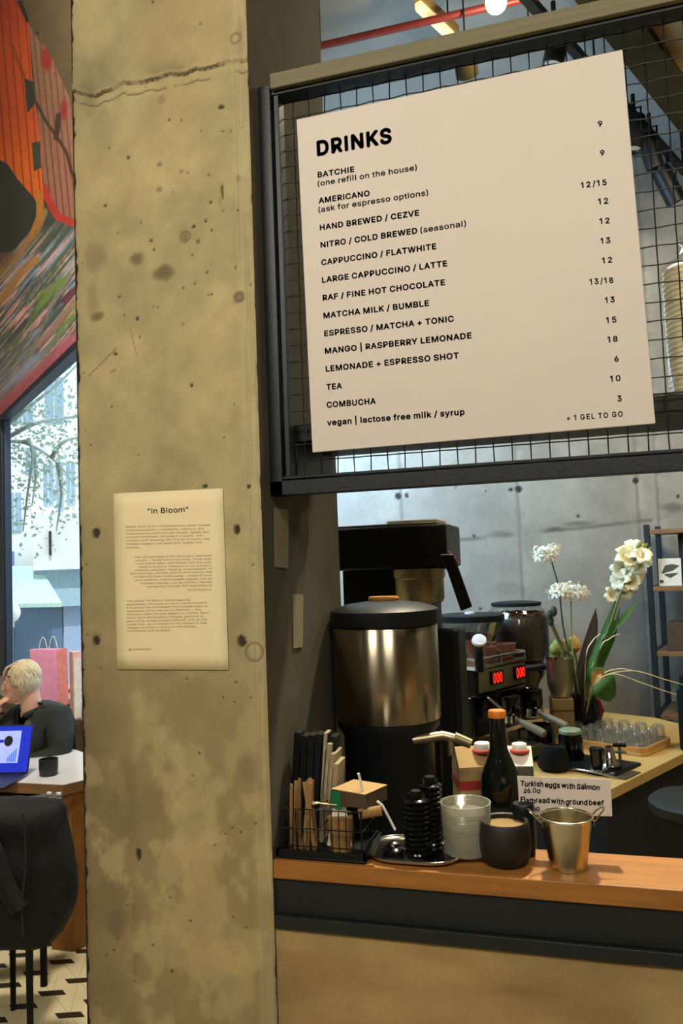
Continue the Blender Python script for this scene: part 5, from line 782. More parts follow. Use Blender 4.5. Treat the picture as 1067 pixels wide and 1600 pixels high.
# ------------------------------------------------------------------ grinders behind the machine
def grinder(px, Z, label, jar):
    b = PZ(px, 1000, Z); t = thing('coffee_grinder', label, 'grinder', (b[0], b[1], BZ+.0006)); g = lambda y: PZ(px, y, Z)[2]-BZ; k = Z/F
    if jar:
        z0, z1, r = g(1034), g(947), 49*k
        MB().lathe([(0, 0), (.085, 0), (.085, .02), (.07, .05), (.075, z0-.09), (r*.78, z0-.05), (r*.8, z0), (0, z0)], 36).build('body', M['blackg'], t)
        MB().lathe([(r*.78, z0+.001), (r*.98, z0+.02), (r*1.02, z0+.06), (r*1.0, z1-.05), (r*.86, z1-.015), (r*.76, z1), (r*.74, z1), (r*.84, z1-.017), (r*.97, z1-.05), (r*.99, z0+.06), (r*.95, z0+.022), (r*.75, z0+.003)], 44).build('hopper', M['hopclear'], t)
        MB().lathe([(0, z0+.004), (r*.74, z0+.004), (r*.94, z0+.024), (r*.97, z0+.06), (r*.955, z1-.055), (r*.9, z1-.04), (0, z1-.036)], 40).build('beans', M['beans'], t)
        mb = MB()
        for i in range(230):
            a, q = RNG.uniform(0, 2*PI), math.sqrt(RNG.uniform(0, 1))*r*.86; mb.ball((q*math.cos(a), q*math.sin(a), z1-.036+RNG.uniform(-.004, .012)), (.007, .0045, .0035), 7, 5, R=rotz(RNG.uniform(0, 3)))
        tag(mb.build('bean_layer', M['beansl'], t, fix=False), kind='stuff')
        MB().lathe([(0, z1+.001), (r*.79, z1+.001), (r*.79, z1+.014), (r*.6, z1+.018), (0, z1+.018)], 40).build('lid', M['black'], t)
    else:
        z0, z1, r = g(1010), g(970), 53*k
        MB().lathe([(0, 0), (.085, 0), (.085, .02), (.07, .05), (.07, z0-.03), (r*.55, z0-.01), (r*.55, z0), (0, z0)], 36).build('body', M['blackg'], t)
        MB().lathe([(r*.55, z0+.001), (r*.72, z0+.03), (r*.97, z1-.002), (r*.95, z1-.002), (r*.70, z0+.031), (r*.53, z0+.003)], 44).build('hopper', M['hopper'], t)
        MB().lathe([(0, z0+.003), (r*.52, z0+.003), (r*.70, z0+.031), (r*.76, z0+.04), (.02, z0+.052), (0, z0+.052)], 40).build('beans', M['beans'], t)
        MB().lathe([(0, z1), (r*1.0, z1), (r*1.0, z1+.022), (r*.9, z1+.025), (0, z1+.025)], 44).build('lid', M['black'], t)
        MB().lathe([(0, z1+.0255), (.02, z1+.0255), (.02, z1+.033), (0, z1+.034)], 20).build('lid_knob', M['white'], t)
grinder(736, 3.06, 'coffee grinder with a smoked funnel hopper behind the espresso machine', False)
grinder(809, 3.27, 'coffee grinder whose clear round hopper is full of dark beans', True)
# steel canister on a kraft box, and small packets
Zk = 2.78; b = PZ(877, 1135, Zk); k = Zk/F; bz = BZ+.0006
b = PZ(877, 1100, Zk); hb = PZ(877, 1090, Zk)[2]-BZ
t = thing('kraft_box', 'tan kraft box standing under the steel canister on the bench', 'box', (b[0], b[1], bz), .2); MB().box((0, 0, hb/2), (.072, .072, hb)).build('carton', M['kraft'], t, .002); MB().box((0, -.0365, hb*.75), (.072, .001, .004)).build('seam', M['boxd'], t)
hc = PZ(877, 1026, Zk)[2]-BZ-hb
t = thing('steel_canister', 'tapered steel canister with a shiny rim standing on the kraft box', 'canister', (b[0], b[1], bz+hb+.001)); MB().lathe([(0, 0), (.030, 0), (.036, .01), (.0445, .04), (.046, hc*.5), (.046, hc-.004), (.048, hc), (.044, hc), (.043, hc*.5), (.03, .006), (0, .006)], 36).build('cup_body', M['inoxd'], t); MB().lathe([(.0465, hc-.008), (.049, hc-.008), (.049, hc+.001), (.0465, hc+.001)], 36).build('rim', M['chrome'], t)
b = HP(872, 1152, BZ); t = thing('red_packet', 'small bright red packet lying on a pink card beyond the grinder handles', 'packet', (b[0], b[1], bz), .4)
MB().prism([(-.035, -.02), (.035, -.02), (.02, .02), (-.02, .02)], 0, .032).build('packet', mat('bright_red', 'e0402c', .5), t, .006); MB().box((0, -.022, .004), (.09, .03, .007)).build('card', mat('pink_card', 'd8988a', .7), t)
#SECTION4
# ------------------------------------------------------------------ vase and flowers
ZV = 2.80; vb = HP(915, 1152, BZ); ZV = float((vb-CAM)@_fw); k = ZV/F; hv = PZ(915, 1083, ZV)[2]-BZ
t = thing('vase', 'round glossy black vase holding the white flowers on the bench', 'vase', (vb[0], vb[1], BZ+.0006)); rv = 23.5*k
MB().lathe([(0, 0), (rv*.6, 0), (rv*.9, .015), (rv*1.02, .06), (rv*1.0, .09), (rv*.82, hv-.012), (rv*.80, hv), (rv*.76, hv), (rv*.9, .09), (rv*.9, .06), (rv*.5, .01), (0, .01)], 40).build('vase_body', M['blackg'], t); MB().lathe([(rv*.805, hv-.006), (rv*.83, hv-.003), (rv*.805, hv)], 36).build('rim', M['black'], t)
V0 = np.array([vb[0], vb[1], BZ+hv])
def curve3(pts, n=24):
    P = [np.array(p) for p in pts]; P = [2*P[0]-P[1]]+P+[2*P[-1]-P[-2]]; out = []
    for i in range(1, len(P)-2):
        for j in range(n):
            s = j/n; a, b, c, d = P[i-1:i+3]; out.append(.5*((2*b)+(-a+c)*s+(2*a-5*b+4*c-d)*s*s+(-a+3*b-3*c+d)*s**3))
    return out+[P[-2]]
root = lambda dx=0.0, dy=0.0: V0+np.array([dx, dy, -.10])
def flower(name, label, cat, pts, r, m, dz=0.0, grp=None, r1=None):
    t = thing(name, label, cat, root(), 0, grp); o = root(); Q = curve3([o]+[PZ(a, b, ZV+dz) for a, b in pts], 10); Q = [q-o for q in Q]
    MB().tube(Q, np.linspace(r, r1 or r*.7, len(Q)), 8).build('stem', m, t); return t, o, Q
def nerine(t, o, c, rad, seed):
    rng = np.random.default_rng(seed); c = np.array(c)-o; mb = MB(); pd = MB(); st = MB()
    for i in range(8):
        a = 2*PI*i/8+rng.uniform(-.2, .2); e = rng.uniform(-.25, .55); d = np.array([math.cos(a)*math.cos(e), math.sin(a)*math.cos(e), math.sin(e)]); h = c+d*rad*.5; pd.tube([c, c+d*rad*.25+np.array([0, 0, .004]), h], .0013, 6)
        s = np.cross(d, [0, 0, 1]); s /= np.linalg.norm(s); uu = np.cross(s, d)
        for j in range(6):
            b = 2*PI*j/6+rng.uniform(-.2, .2); rd = s*math.cos(b)+uu*math.sin(b); L = rad*rng.uniform(.6, .85)
            P = [h, h+d*L*.35+rd*L*.22, h+d*L*.5+rd*L*.55, h+d*L*.38+rd*L*.88, h+d*L*.16+rd*L*.98]; mb.blade(P, [.0016, .0038, .0042, .0034, .0010], d-rd*.3, 0, fold=.3)
        for j in range(4): b = rng.uniform(0, 2*PI); rd = s*math.cos(b)+uu*math.sin(b); st.tube([h, h+d*rad*.45+rd*rad*.1, h+d*rad*.75+rd*rad*.16], .0005, 4)
    mb.build('petals', M['petal'], t, smooth=60, fix=False); pd.build('flower_stalks', M['stemg'], t); st.build('stamens', M['petaly'], t, fix=False)
t, o, Q = flower('nerine_flower', 'taller white spidery flower on a dark curved stem', 'flower', [(893, 1040), (880, 980), (873, 920), (862, 878)], .0034, M['stem'], 0, 'white spidery flowers'); nerine(t, o, PZ(851, 866, ZV), .043, 1); nerine(t, o, PZ(860, 862, ZV+.02), .034, 8)
t, o, Q = flower('nerine_flower', 'shorter white spidery flower on a pale green stem', 'flower', [(900, 1060), (893, 1000), (892, 935)], .0032, M['stemg'], -.03, 'white spidery flowers'); nerine(t, o, PZ(876, 927, ZV-.03), .043, 2); nerine(t, o, PZ(900, 925, ZV-.03), .043, 3); nerine(t, o, PZ(888, 922, ZV+.03), .034, 4)
t, o, Q = flower('gladiolus', 'tall cream gladiolus spike leaning right out of the black vase', 'flower', [(920, 1060), (948, 990), (968, 930), (990, 880), (1006, 862)], .0055, M['stemg'], -.06)
mb = MB(); bd = MB(); rng = np.random.default_rng(5)
for i, (a, b, s) in enumerate(((957, 930, 14), (975, 925, 14), (969, 905, 17), (984, 908, 17), (974, 888, 19), (990, 893, 17), (980, 872, 20), (998, 880, 18), (988, 860, 19), (1003, 868, 15))):
    c = PZ(a, b, ZV-.06+rng.uniform(-.03, .03))-o; rad = s*k*.92; ax = np.array([rng.uniform(-.6, .6), -.8, rng.uniform(.0, .7)]); ax /= np.linalg.norm(ax); s1 = np.cross(ax, [0, 0, 1]); s1 /= np.linalg.norm(s1); s2 = np.cross(s1, ax)
    for j in range(6):
        q = 2*PI*j/6+rng.uniform(-.25, .25); rd = s1*math.cos(q)+s2*math.sin(q); w_ = rad*rng.uniform(.36, .5)
        P = [c-ax*rad*.6, c-ax*rad*.1+rd*rad*.35, c+ax*rad*.25+rd*rad*.75, c+ax*rad*.2+rd*rad*1.05, c+ax*rad*.0+rd*rad*1.2]; mb.blade(P, [w_*.25, w_*.8, w_, w_*.7, w_*.1], ax-rd*.4, 0, fold=.18)
for a, b in ((1006, 856), (1012, 862), (998, 852)): bd.ball(PZ(a, b, ZV-.06)-o, (.008, .008, .02), 10, 8, R=np.array([[.8, 0, .6], [0, 1, 0], [-.6, 0, .8]]))
mb.build('petals', M['petaly'], t, smooth=60, fix=False); bd.build('buds', M['leafy'], t)
lf = MB(); lf.blade([p-o for p in curve3([PZ(930, 1050, ZV-.05), PZ(956, 985, ZV-.07), PZ(972, 968, ZV-.08), PZ(997, 940, ZV-.07)], 5)], [.003, .006, .008, .010, .012, .013, .013, .013, .013, .013, .012, .011, .009, .006, .003, .001], (-.3, -1, .2), 0, fold=.2)
lf.blade([p-o for p in curve3([PZ(922, 1070, ZV-.03), PZ(940, 1020, ZV-.04), PZ(955, 965, ZV-.05), PZ(975, 912, ZV-.055)], 5)], [.006, .010, .012, .014, .015, .016, .016, .015, .014, .013, .012, .010, .008, .006, .004, .001], (-.5, -1, .2), 0, fold=.3); 
for pts in (((918, 1072), (934, 1020), (944, 985), (958, 945)), ((926, 1072), (944, 1030), (960, 990), (968, 950)), ((912, 1075), (926, 1030), (938, 1000), (950, 985))):
    lf.blade([p-o for p in curve3([PZ(a, b, ZV-.05-.01*i) for i, (a, b) in enumerate(pts)], 5)], [.005, .006, .008, .009, .010, .010, .010, .010, .010, .009, .008, .007, .006, .004, .003, .001], (-.6, -1, .2), 0, fold=.3)
lf.build('leaves', M['leaf'], t)
t = thing('purple_leaf', 'tall dark purple pointed leaf standing in the black vase', 'leaf', root()); o = root(); P = [p-o for p in curve3([root(), PZ(906, 1080, ZV-.02), PZ(915, 1030, ZV-.02), PZ(926, 985, ZV-.02), PZ(931, 951, ZV-.01)], 6)]; n = len(P); MB().blade(P, [max(.001, .024*math.sin(PI*min(1, (i+1.5)/n))**.7) for i in range(n)], (.2, -1, 0), 0, fold=.12).build('leaf_blade', M['leafd'], t)
MB().tube([p+np.array([0, -.004, 0]) for p in P[2:-2]], .0016, 6).build('midrib', M['stem'], t)
t = thing('green_leaf', 'broad dark green leaf hanging over the right side of the vase', 'leaf', root()); o = root(); c = PZ(945, 1076, ZV-.09)-o
P = [p-o for p in curve3([PZ(922, 1070, ZV-.08), PZ(932, 1064, ZV-.10), PZ(945, 1074, ZV-.12), PZ(957, 1092, ZV-.10)], 6)]; n = len(P); MB().blade(P, [max(.004, .052*math.sin(PI*min(1, (i+2.2)/(n+2)))**.6) for i in range(n)], (.1, -1, .45), 0, fold=.12).build('leaf_blade', M['leaf'], t)
MB().tube([root()-o, V0-o+np.array([.015, -.03, .005]), P[0]], .003, 8).build('stalk', M['stemg'], t)
t = thing('cream_spathe', 'small cream arum bloom behind the broad green leaf', 'flower', root()); o = root(); mb = MB(); P = [PZ(*q, ZV-.15)-o for q in ((926, 1070), (931, 1056), (939, 1052), (946, 1060))]; mb.blade(P, [.006, .020, .018, .003], (.1, -1, .3), 0, fold=.5); mb.build('spathe', M['peach'], t); MB().tube([root()-o, P[0]], .003, 8).build('stalk', M['stemg'], t)
t = thing('bud_stalk', 'yellow green bud cluster beside the bean hopper', 'flower', root()); o = root(); Q = [p-o for p in curve3([root(), PZ(904, 1075, ZV+.02), PZ(895, 1045, ZV+.03), PZ(880, 1018, ZV+.03)], 6)]; MB().tube(Q, .004, 8).build('stem', M['stemg'], t); mb = MB()
for a, b, s in ((872, 1008, 9), (880, 1014, 10), (866, 1014, 8), (886, 1006, 8)): mb.ball(PZ(a, b, ZV+.03)-o, (s*k, s*k, s*k*1.2), 12, 8)
mb.build('buds', M['leafy'], t)
t = thing('peach_bud', 'peach coloured bud behind the two white flower stems', 'flower', root()); o = root(); Q = [p-o for p in curve3([root(), PZ(905, 1070, ZV+.05), PZ(901, 1035, ZV+.05), PZ(897, 1015, ZV+.05)], 6)]; MB().tube(Q, .0035, 8).build('stem', M['stemg'], t); mb = MB()
for j in range(5): a = j*1.256; c = PZ(897, 1012, ZV+.05)-o; mb.blade([c+np.array([0, 0, -.02]), c+np.array([.02*math.cos(a), .02*math.sin(a), 0]), c+np.array([.016*math.cos(a), .016*math.sin(a), .028]), c+np.array([.004*math.cos(a), .004*math.sin(a), .045])], [.006, .016, .014, .002], (math.cos(a), math.sin(a), 0), 0)
mb.build('petals', M['peach'], t)
t = thing('reed_stalk', 'olive brown seed stalk bending left against the bean hopper', 'flower', root()); o = root(); Q = [p-o for p in curve3([root(), PZ(896, 1060, ZV+.01), PZ(872, 1000, ZV+.01), PZ(861, 972, ZV+.01), PZ(862, 958, ZV+.01)], 6)]; MB().tube(Q, np.linspace(.005, .008, len(Q)), 8).build('stem', mat('olive_stalk', '6f6234', .6), t); mb = MB()
for a, b in ((858, 962), (865, 955), (860, 970)): mb.ball(PZ(a, b, ZV+.01)-o, (.012, .012, .02), 10, 8)
mb.build('seed_head', M['stem'], t)
for i, (pts, lab) in enumerate((([(935, 1062), (965, 1045), (1003, 1051)], 'short pale grass blade arching right of the vase, upper one'), ([(930, 1070), (958, 1053), (1000, 1066), (1040, 1080), (1072, 1090)], 'long pale grass blade arching out towards the shelving unit'), ([(915, 1030), (925, 1002), (938, 990)], 'thin pale grass blade crossing the purple leaf'), ([(935, 1020), (952, 998), (968, 990)], 'thin pale grass blade beside the gladiolus stem'), ([(930, 1066), (985, 1048), (1040, 1062), (1075, 1072)], 'pale grass blade arching over the longest one'))):
    t = thing('grass_blade', lab, 'grass blade', root(), 0); o = root(); P = [p-o for p in curve3([root()]+[PZ(a, b, ZV-.1-.04*i) for a, b in pts], 8)]; n = len(P); MB().blade(P, [.0011+.0010*math.sin(PI*i_/n) for i_ in range(n)], (0, -.6, 1), 0, fold=.1).build('blade', M['straw'], t); MB().tube(P[:6], .0009, 6).build('stem', M['stemg'], t)
t = thing('red_ribbon', 'dark red ribbon hanging beside the black vase', 'ribbon', HP(938, 1140, BZ)+np.array([0, 0, .0006])); o = np.array(t.location); P = [PZ(*q, ZV-.01)-o for q in ((934, 1095), (940, 1110), (936, 1125), (938, 1139))]; MB().blade(P, [.008, .009, .008, .007], (0, -1, 0), 0, fold=.1).build('strip', M['red'], t); MB().ball(PZ(934, 1094, ZV-.01)-o, .008, 10, 8).build('knot', M['red'], t)

# ------------------------------------------------------------------ tray of glasses
f = HP(1008, 1184, BZ); r = HP(1042, 1166, BZ); tl = .22; tw = .37; c = f+LD*tl*.5-FD*tw*.5
t = thing('wooden_tray', 'pale wooden tray with rounded corners carrying rows of upturned glasses', 'tray', (c[0], c[1], BZ+.0006), aL)
def rrect(w, d, r, n=6):
    P = []
    for cx_, cy_, a0 in ((w/2-r, d/2-r, 0), (-w/2+r, d/2-r, PI/2), (-w/2+r, -d/2+r, PI), (w/2-r, -d/2+r, 1.5*PI)):
        for i in range(n+1): a = a0+PI/2*i/n; P.append((cx_+r*math.cos(a), cy_+r*math.sin(a)))
    return P
MB().prism(rrect(tw, tl, .03), 0, .012).build('tray_base', M['ply'], t, .002)
o1 = rrect(tw, tl, .03); i1 = rrect(tw-.016, tl-.016, .024); n = len(o1); mb = MB(); mb.add([(x, y, .012) for x, y in o1]+[(x, y, .026) for x, y in o1]+[(x, y, .026) for x, y in i1]+[(x, y, .012) for x, y in i1], [(a*n+i, a*n+(i+1) % n, ((a+1) % 4)*n+(i+1) % n, ((a+1) % 4)*n+i) for a in range(4) for i in range(n)]); mb.build('tray_rim', mat('tray_edge', 'd39a50', .5), t)
g0 = None; colname = ['nearest the barista edge', 'second from the barista edge', 'third from the barista edge', 'fourth from the barista edge', 'fifth from the barista edge', 'farthest from the barista edge']; rown = ['front row', 'second row', 'third row', 'back row']
for j in range(4):
    for i in range(6):
        p = c+FD*(.150-.060*i)+LD*(-.078+.052*j)
        lab = 'upturned clear glass tumbler standing in the rows on the wooden tray'
        if g0 is None:
            g0 = thing('tumbler', lab, 'glass', (p[0], p[1], BZ+.0135), 0, 'glasses on the wooden tray'); MB().lathe([(.0235, 0), (.0225, .004), (.0195, .050), (.017, .054), (0, .054), (0, .048), (.0165, .048), (.018, .044), (.0212, .004), (.0222, 0), (.0235, 0)], 28).build('bowl', M['clear'], g0); MB().lathe([(.0215, 0), (.0245, .0005), (.0245, .002), (.0215, .0022)], 28).build('rim', M['clear'], g0)
        else: dup(g0, (p[0], p[1], BZ+.0135), random.uniform(0, 3))
# ------------------------------------------------------------------ bench clutter at the near corner
def bp(px, py): p = HP(px, py, BZ); return (p[0], p[1], BZ+.0006), float((p-CAM)@_fw)/F
mp, k = bp(905, 1201)
t = thing('rubber_mat', 'black rubber tamping mat on the corner of the bench', 'mat', HP(930, 1197, BZ)+np.array([0, 0, .0006]), aL); MB().prism(rrect(.21, .19, .01), 0, .005).build('mat', M['blackm'], t); MB().prism(rrect(.19, .17, .01), .005, .0065).build('ribs', M['black'], t)
q = [HP(1004, 1207, BZ), HP(975, 1220, BZ)]
t = thing('steel_insert', 'flat dark plate let in across the bench corner with a curved steel handle', 'drawer', ((q[0]+q[1])/2-FD*.11)*np.array([1, 1, 0])+np.array([0, 0, BZ+.0004]), aL); MB().box((0, 0, .001), (.22, .10, .002)).build('top_plate', M['boxd'], t); MB().tube([(-.09, -.056, .004), (-.03, -.064, .012), (.03, -.064, .012), (.09, -.056, .004)], .003, 10).build('handle', M['chrome'], t)
def up(px, base, top, k): return (base-top)*k
(p, k) = bp(893, 1188); MT = .0075
t = thing('glass_jar', 'dark round jar with a green rimmed lid on the tamping mat', 'jar', (p[0], p[1], p[2]+MT)); h = .084; MB().lathe([(0, 0), (.036, 0), (.040, .006), (.037, h-.02), (.033, h-.008), (0, h-.008)], 36).build('jar_body', M['blackg'], t); MB().lathe([(0, h-.0075), (.034, h-.0075), (.035, h+.002), (.031, h+.006), (0, h+.006)], 36).build('lid', mat('pale_green_lid', '9fb08a', .35), t)
(p, k) = bp(866, 1203)
t = thing('knock_box', 'black knock box left of the dark jar at the bench corner', 'box', (p[0], p[1], p[2]+MT)); MB().lathe([(0, 0), (.046, 0), (.05, .01), (.036, .062), (.030, .062), (.04, .012), (0, .012)], 36).build('tub', M['blackm'], t); MB().tube([(-.03, 0, .058), (.03, 0, .058)], .007, 12).build('knock_bar', M['black'], t)
(p, k) = bp(847, 1180)
t = thing('dark_pitcher', 'black milk pitcher behind the knock box', 'pitcher', p); MB().lathe([(0, 0), (.045, 0), (.047, .01), (.046, .06), (.036, .10), (.034, .10), (.043, .06), (.043, .01), (0, .006)], 32).build('pitcher_body', M['blackg'], t); MB().tube([(-.036, 0, .09), (-.07, 0, .08), (-.07, 0, .04), (-.046, 0, .03)], .005, 8).build('handle', M['black'], t)
(p, k) = bp(934, 1209)
t = thing('tamper', 'black handled coffee tamper with a chrome base on the mat', 'tamper', (p[0], p[1], p[2]+MT)); MB().lathe([(0, 0), (.028, 0), (.028, .008), (.014, .012), (0, .012)], 28).build('base', M['chrome'], t); MB().lathe([(0, .0125), (.015, .0125), (.018, .03), (.019, .05), (.022, .062), (.019, .068), (0, .068)], 28).build('handle', M['blackg'], t)
(p, k) = bp(953, 1203)
t = thing('steel_funnel', 'small steel dosing cone beside the tamper', 'funnel', (p[0], p[1], p[2]+MT)); MB().lathe([(.028, .0), (.028, .008), (.022, .014), (.011, .062), (.009, .062), (.018, .013), (.026, .002), (.028, 0)], 30).build('cone', M['chrome'], t); MB().lathe([(.0285, .002), (.034, .003), (.034, .007), (.0285, .008)], 30).build('foot_ring', M['black'], t)
(p, k) = bp(969, 1190)
t = thing('small_tap', 'little dark rinser tap standing at the back of the mat', 'tap', p); mb = MB(); mb.tube([(0, 0, 0), (0, 0, .05)], .005, 10); mb.tube([(-.02, 0, .03), (.02, 0, .03)], .005, 10); mb.build('valve', M['inoxd'], t); MB().tube([(-.02, 0, .05), (.02, 0, .05)], .006, 10).build('handle', M['black'], t)
(p, k) = bp(815, 1190)
t = thing('steel_sheet', 'flat shiny steel tray lying in front of the espresso machine', 'tray', HP(838, 1182, BZ)+np.array([0, 0, .0006]), aL); MB().prism(rrect(.16, .14, .012), 0, .004).build('plate', M['inox'], t); MB().prism(rrect(.15, .13, .01), .004, .005).build('surface', M['inoxd'], t)
b = HP(1060, 1174, BZ)
t = thing('black_canister', 'tall black canister at the right end of the bench', 'canister', (b[0]+.060, b[1]+.03, BZ+.0006)); MB().lathe([(0, 0), (.05, 0), (.052, .004), (.052, .18), (.05, .19), (0, .19)], 32).build('canister_body', M['blackm'], t); MB().lathe([(0, .1905), (.045, .1905), (.04, .24), (.02, .26), (0, .26)], 32).build('lid', M['black'], t)
# bar stool in the dark gap
p = PZ(1092, 1246, 2.15); t = thing('bar_stool', 'dark round bar stool beyond the ledge at the right edge', 'stool', (p[0], p[1], FLOOR)); h = p[2]-FLOOR
MB().lathe([(0, h-.05), (.11, h-.05), (.128, h-.035), (.13, h-.012), (.115, h), (0, h+.003)], 36).build('seat', mat('dark_grey_seat', '23241f', .6), t); MB().tube([(0, 0, .02), (0, 0, h-.051)], .026, 16).build('column', M['chrome'], t); MB().lathe([(0, 0), (.2, 0), (.2, .012), (.05, .022), (0, .022)], 36).build('base', M['steel_dark'], t); MB().tube([(.10*math.cos(a), .10*math.sin(a), .38) for a in np.linspace(0, 2*PI, 25)[:-1]], .009, 8, close=True).build('foot_ring', M['chrome'], t)
for k_ in range(3): a = k_*2.1+.4; MB().tube([(.02*math.cos(a), .02*math.sin(a), .38), (.096*math.cos(a), .096*math.sin(a), .38)], .006, 8).build('spoke', M['chrome'], t)

# ------------------------------------------------------------------ things on the low counter behind the ledge
def carton(px, ptop, Z, w, d, rz, label, mats, capx=0):
    b = PZ(px, ptop, Z); t = thing('drink_carton', label, 'carton', (b[0], b[1], IC+.0006), rz); h = b[2]-IC
    MB().span((-w/2, -d/2, 0), (w/2, d/2, h-.035)).build('body', mats[0], t, .002)
    mb = MB(); mb.add([(-w/2, -d/2, h-.0345), (w/2, -d/2, h-.0345), (w/2, d/2, h-.0345), (-w/2, d/2, h-.0345), (-w/2, -d*.04, h), (w/2, -d*.04, h), (w/2, d*.04, h), (-w/2, d*.04, h)], [(0, 3, 2, 1), (4, 5, 6, 7), (0, 1, 5, 4), (1, 2, 6, 5), (2, 3, 7, 6), (3, 0, 4, 7)]); mb.build('gable', mats[1], t, .001)
    MB().span((-w/2-.0005, -d/2-.0005, h-.078), (w/2+.0005, d/2+.0005, h-.060)).build('band', mats[2], t)
    Rx = np.array([[1, 0, 0], [0, 1, 0], [0, 0, 1.0]]); MB().lathe([(0, 0), (.016, 0), (.016, .016), (.0145, .018), (0, .018)], 24, at=(capx, -d*.12, h-.010), R=Rx).build('cap', M['white'], t); MB().lathe([(.0165, 0), (.021, 0), (.021, .005), (.0165, .006)], 24, at=(capx, -d*.12, h-.010)).build('collar', M['redlite'], t)
carton(738, 1166, 1.64, .075, .075, .35, 'red and beige drink carton with a white cap behind the clear lids', [M['box'], M['box'], M['red']], .018)
carton(802, 1166, 1.74, .075, .075, .15, 'grey green drink carton with a white cap behind the dark bottle', [mat('olive_carton', '4a4c40', .6), M['offw'], mat('grey_band', '6a6c60', .6)], .012)
b = PZ(776, 1110, 1.50)
t = thing('wine_bottle', 'dark glass bottle with an orange cap rising between the two cartons', 'bottle', (b[0], b[1]-.0, IC+.0006)); h = b[2]-IC; rb = .0370
MB().lathe([(0, 0), (rb-.004, 0), (rb, .006), (rb, h-.135), (rb*.93, h-.115), (rb*.62, h-.088), (.0165, h-.07), (.0145, h-.02), (.0145, h-.0135), (0, h-.0135)], 40).build('glass_body', M['bottle'], t); MB().lathe([(0, h-.013), (.0165, h-.013), (.0165, h-.002), (.015, h), (0, h)], 28).build('cap', M['orange'], t)
MB().lathe([(rb+.0003, .06), (rb+.0006, .061), (rb+.0006, h-.17), (rb+.0003, h-.169)], 40).build('label', M['black'], t)
#SECTION5
# ------------------------------------------------------------------ things on the ledge
LZ = LEDGE+.0006
def lp(px, py): p = HP(px, py, LEDGE); return p, float((p-CAM)@_fw)/F
# black organiser tray with wire basket
pl_, _ = lp(441, 1339); pr_, k = lp(578, 1345)
x0, x1 = -.485, pr_[0]-.002; yf, yb = .008, .118
c = np.array([(x0+x1)/2, (yf+yb)/2, LZ]); hw = (x1-x0)/2; hd = (yb-yf)/2
t = thing('wire_caddy', 'black tray with a wire basket at the pillar end of the ledge', 'caddy', c)
MB().span((-hw, -hd, 0), (hw, hd, .004)).build('tray', M['black'], t, .001)
mb = MB()
for a, b in (((-hw, -hd, 0), (hw, -hd+.004, .014)), ((-hw, hd-.004, 0), (hw, hd, .014)), ((-hw, -hd, 0), (-hw+.004, hd, .014)), ((hw-.004, -hd, 0), (hw, hd, .014))): mb.span((a[0], a[1], .0041), b)
mb.build('tray_rim', M['black'], t)
mb = MB(); zt2 = .075
for z in (.018, .045, zt2): mb.tube([(-hw+.006, -hd+.008, z), (hw-.006, -hd+.008, z), (hw-.006, hd-.008, z), (-hw+.006, hd-.008, z)], .0011, 5, close=True)
for x in np.linspace(-hw+.008, hw-.008, 12):
    for y in (-hd+.008, hd-.008): mb.tube([(x, y, .004), (x, y, zt2)], .0009, 5)
for y in np.linspace(-hd+.008, hd-.008, 6):
    for x in (-hw+.006, hw-.006): mb.tube([(x, y, .004), (x, y, zt2)], .0009, 5)
for z in (.018, .045, zt2): mb.tube([(-.005, -hd+.008, z), (-.005, hd-.008, z)], .001, 5)
mb.build('wire_basket', M['wire'], t)
tz = LZ+.0046
s0 = None
for i in range(9):
    x, y = c[0]-hw+.018+.0052*i, c[1]-.02+.03*((i*5) % 4)/4-.02; ln = .095+.018*((i*7) % 5)/5
    if s0 is None: s0 = move_origin(MB().box((0, 0, .055), (.0058, .0016, .11)).build('stir_stick', M['wood'])); s = s0; tag(s, 'wooden stir stick standing in the left end of the wire basket', 'stir stick', 'stir sticks in the wire basket')
    else: s = s0.copy(); COL.objects.link(s)
    s.location = (x, y, tz+.001); s.rotation_euler = (random.uniform(-.08, .08), random.uniform(-.16, .16), random.uniform(-.5, .5))
p = PZ(520, 1308, 1.232); t = thing('kraft_cup', 'small kraft cup in the middle of the wire basket', 'cup', (p[0]-.002, .05, tz), 0); MB().lathe([(0, 0), (.017, 0), (.0205, .052), (.0195, .052), (.016, .002), (0, .002)], 28).build('cup_wall', M['kraft'], t); MB().lathe([(.0195, .050), (.0215, .0515), (.0195, .053)], 28).build('rim', M['kraft'], t)
kc = np.array(t.location)
for i, (dx, rz, tl_) in enumerate(((-.007, .4, .2), (.006, -.3, -.15), (.0, .1, .0))):
    t2 = thing('sugar_sachet', 'white sugar sachet poking out of the kraft cup', 'sachet', kc+np.array([dx, -.004+.004*i, .006]), rz, 'sachets in the kraft cup'); R = np.array([[math.cos(tl_), 0, math.sin(tl_)], [0, 1, 0], [-math.sin(tl_), 0, math.cos(tl_)]]); MB().box((0, 0, .031), (.018, .002, .062), R).build('packet', M['white'], t2, .0005); MB().box((0, 0, .064), (.018, .0012, .004), R).build('crimp', M['offw'], t2)
t = thing('spoon', 'steel teaspoon lying across the wire basket', 'spoon', (kc[0]-.03, .035, LZ+.080)); MB().tube([(0, 0, 0), (.05, .012, -.006)], [.0016, .0012], 8).build('handle', M['inoxd'], t); MB().ball((-.008, -.002, .001), (.011, .007, .0025), 14, 8).build('bowl', M['inoxd'], t)
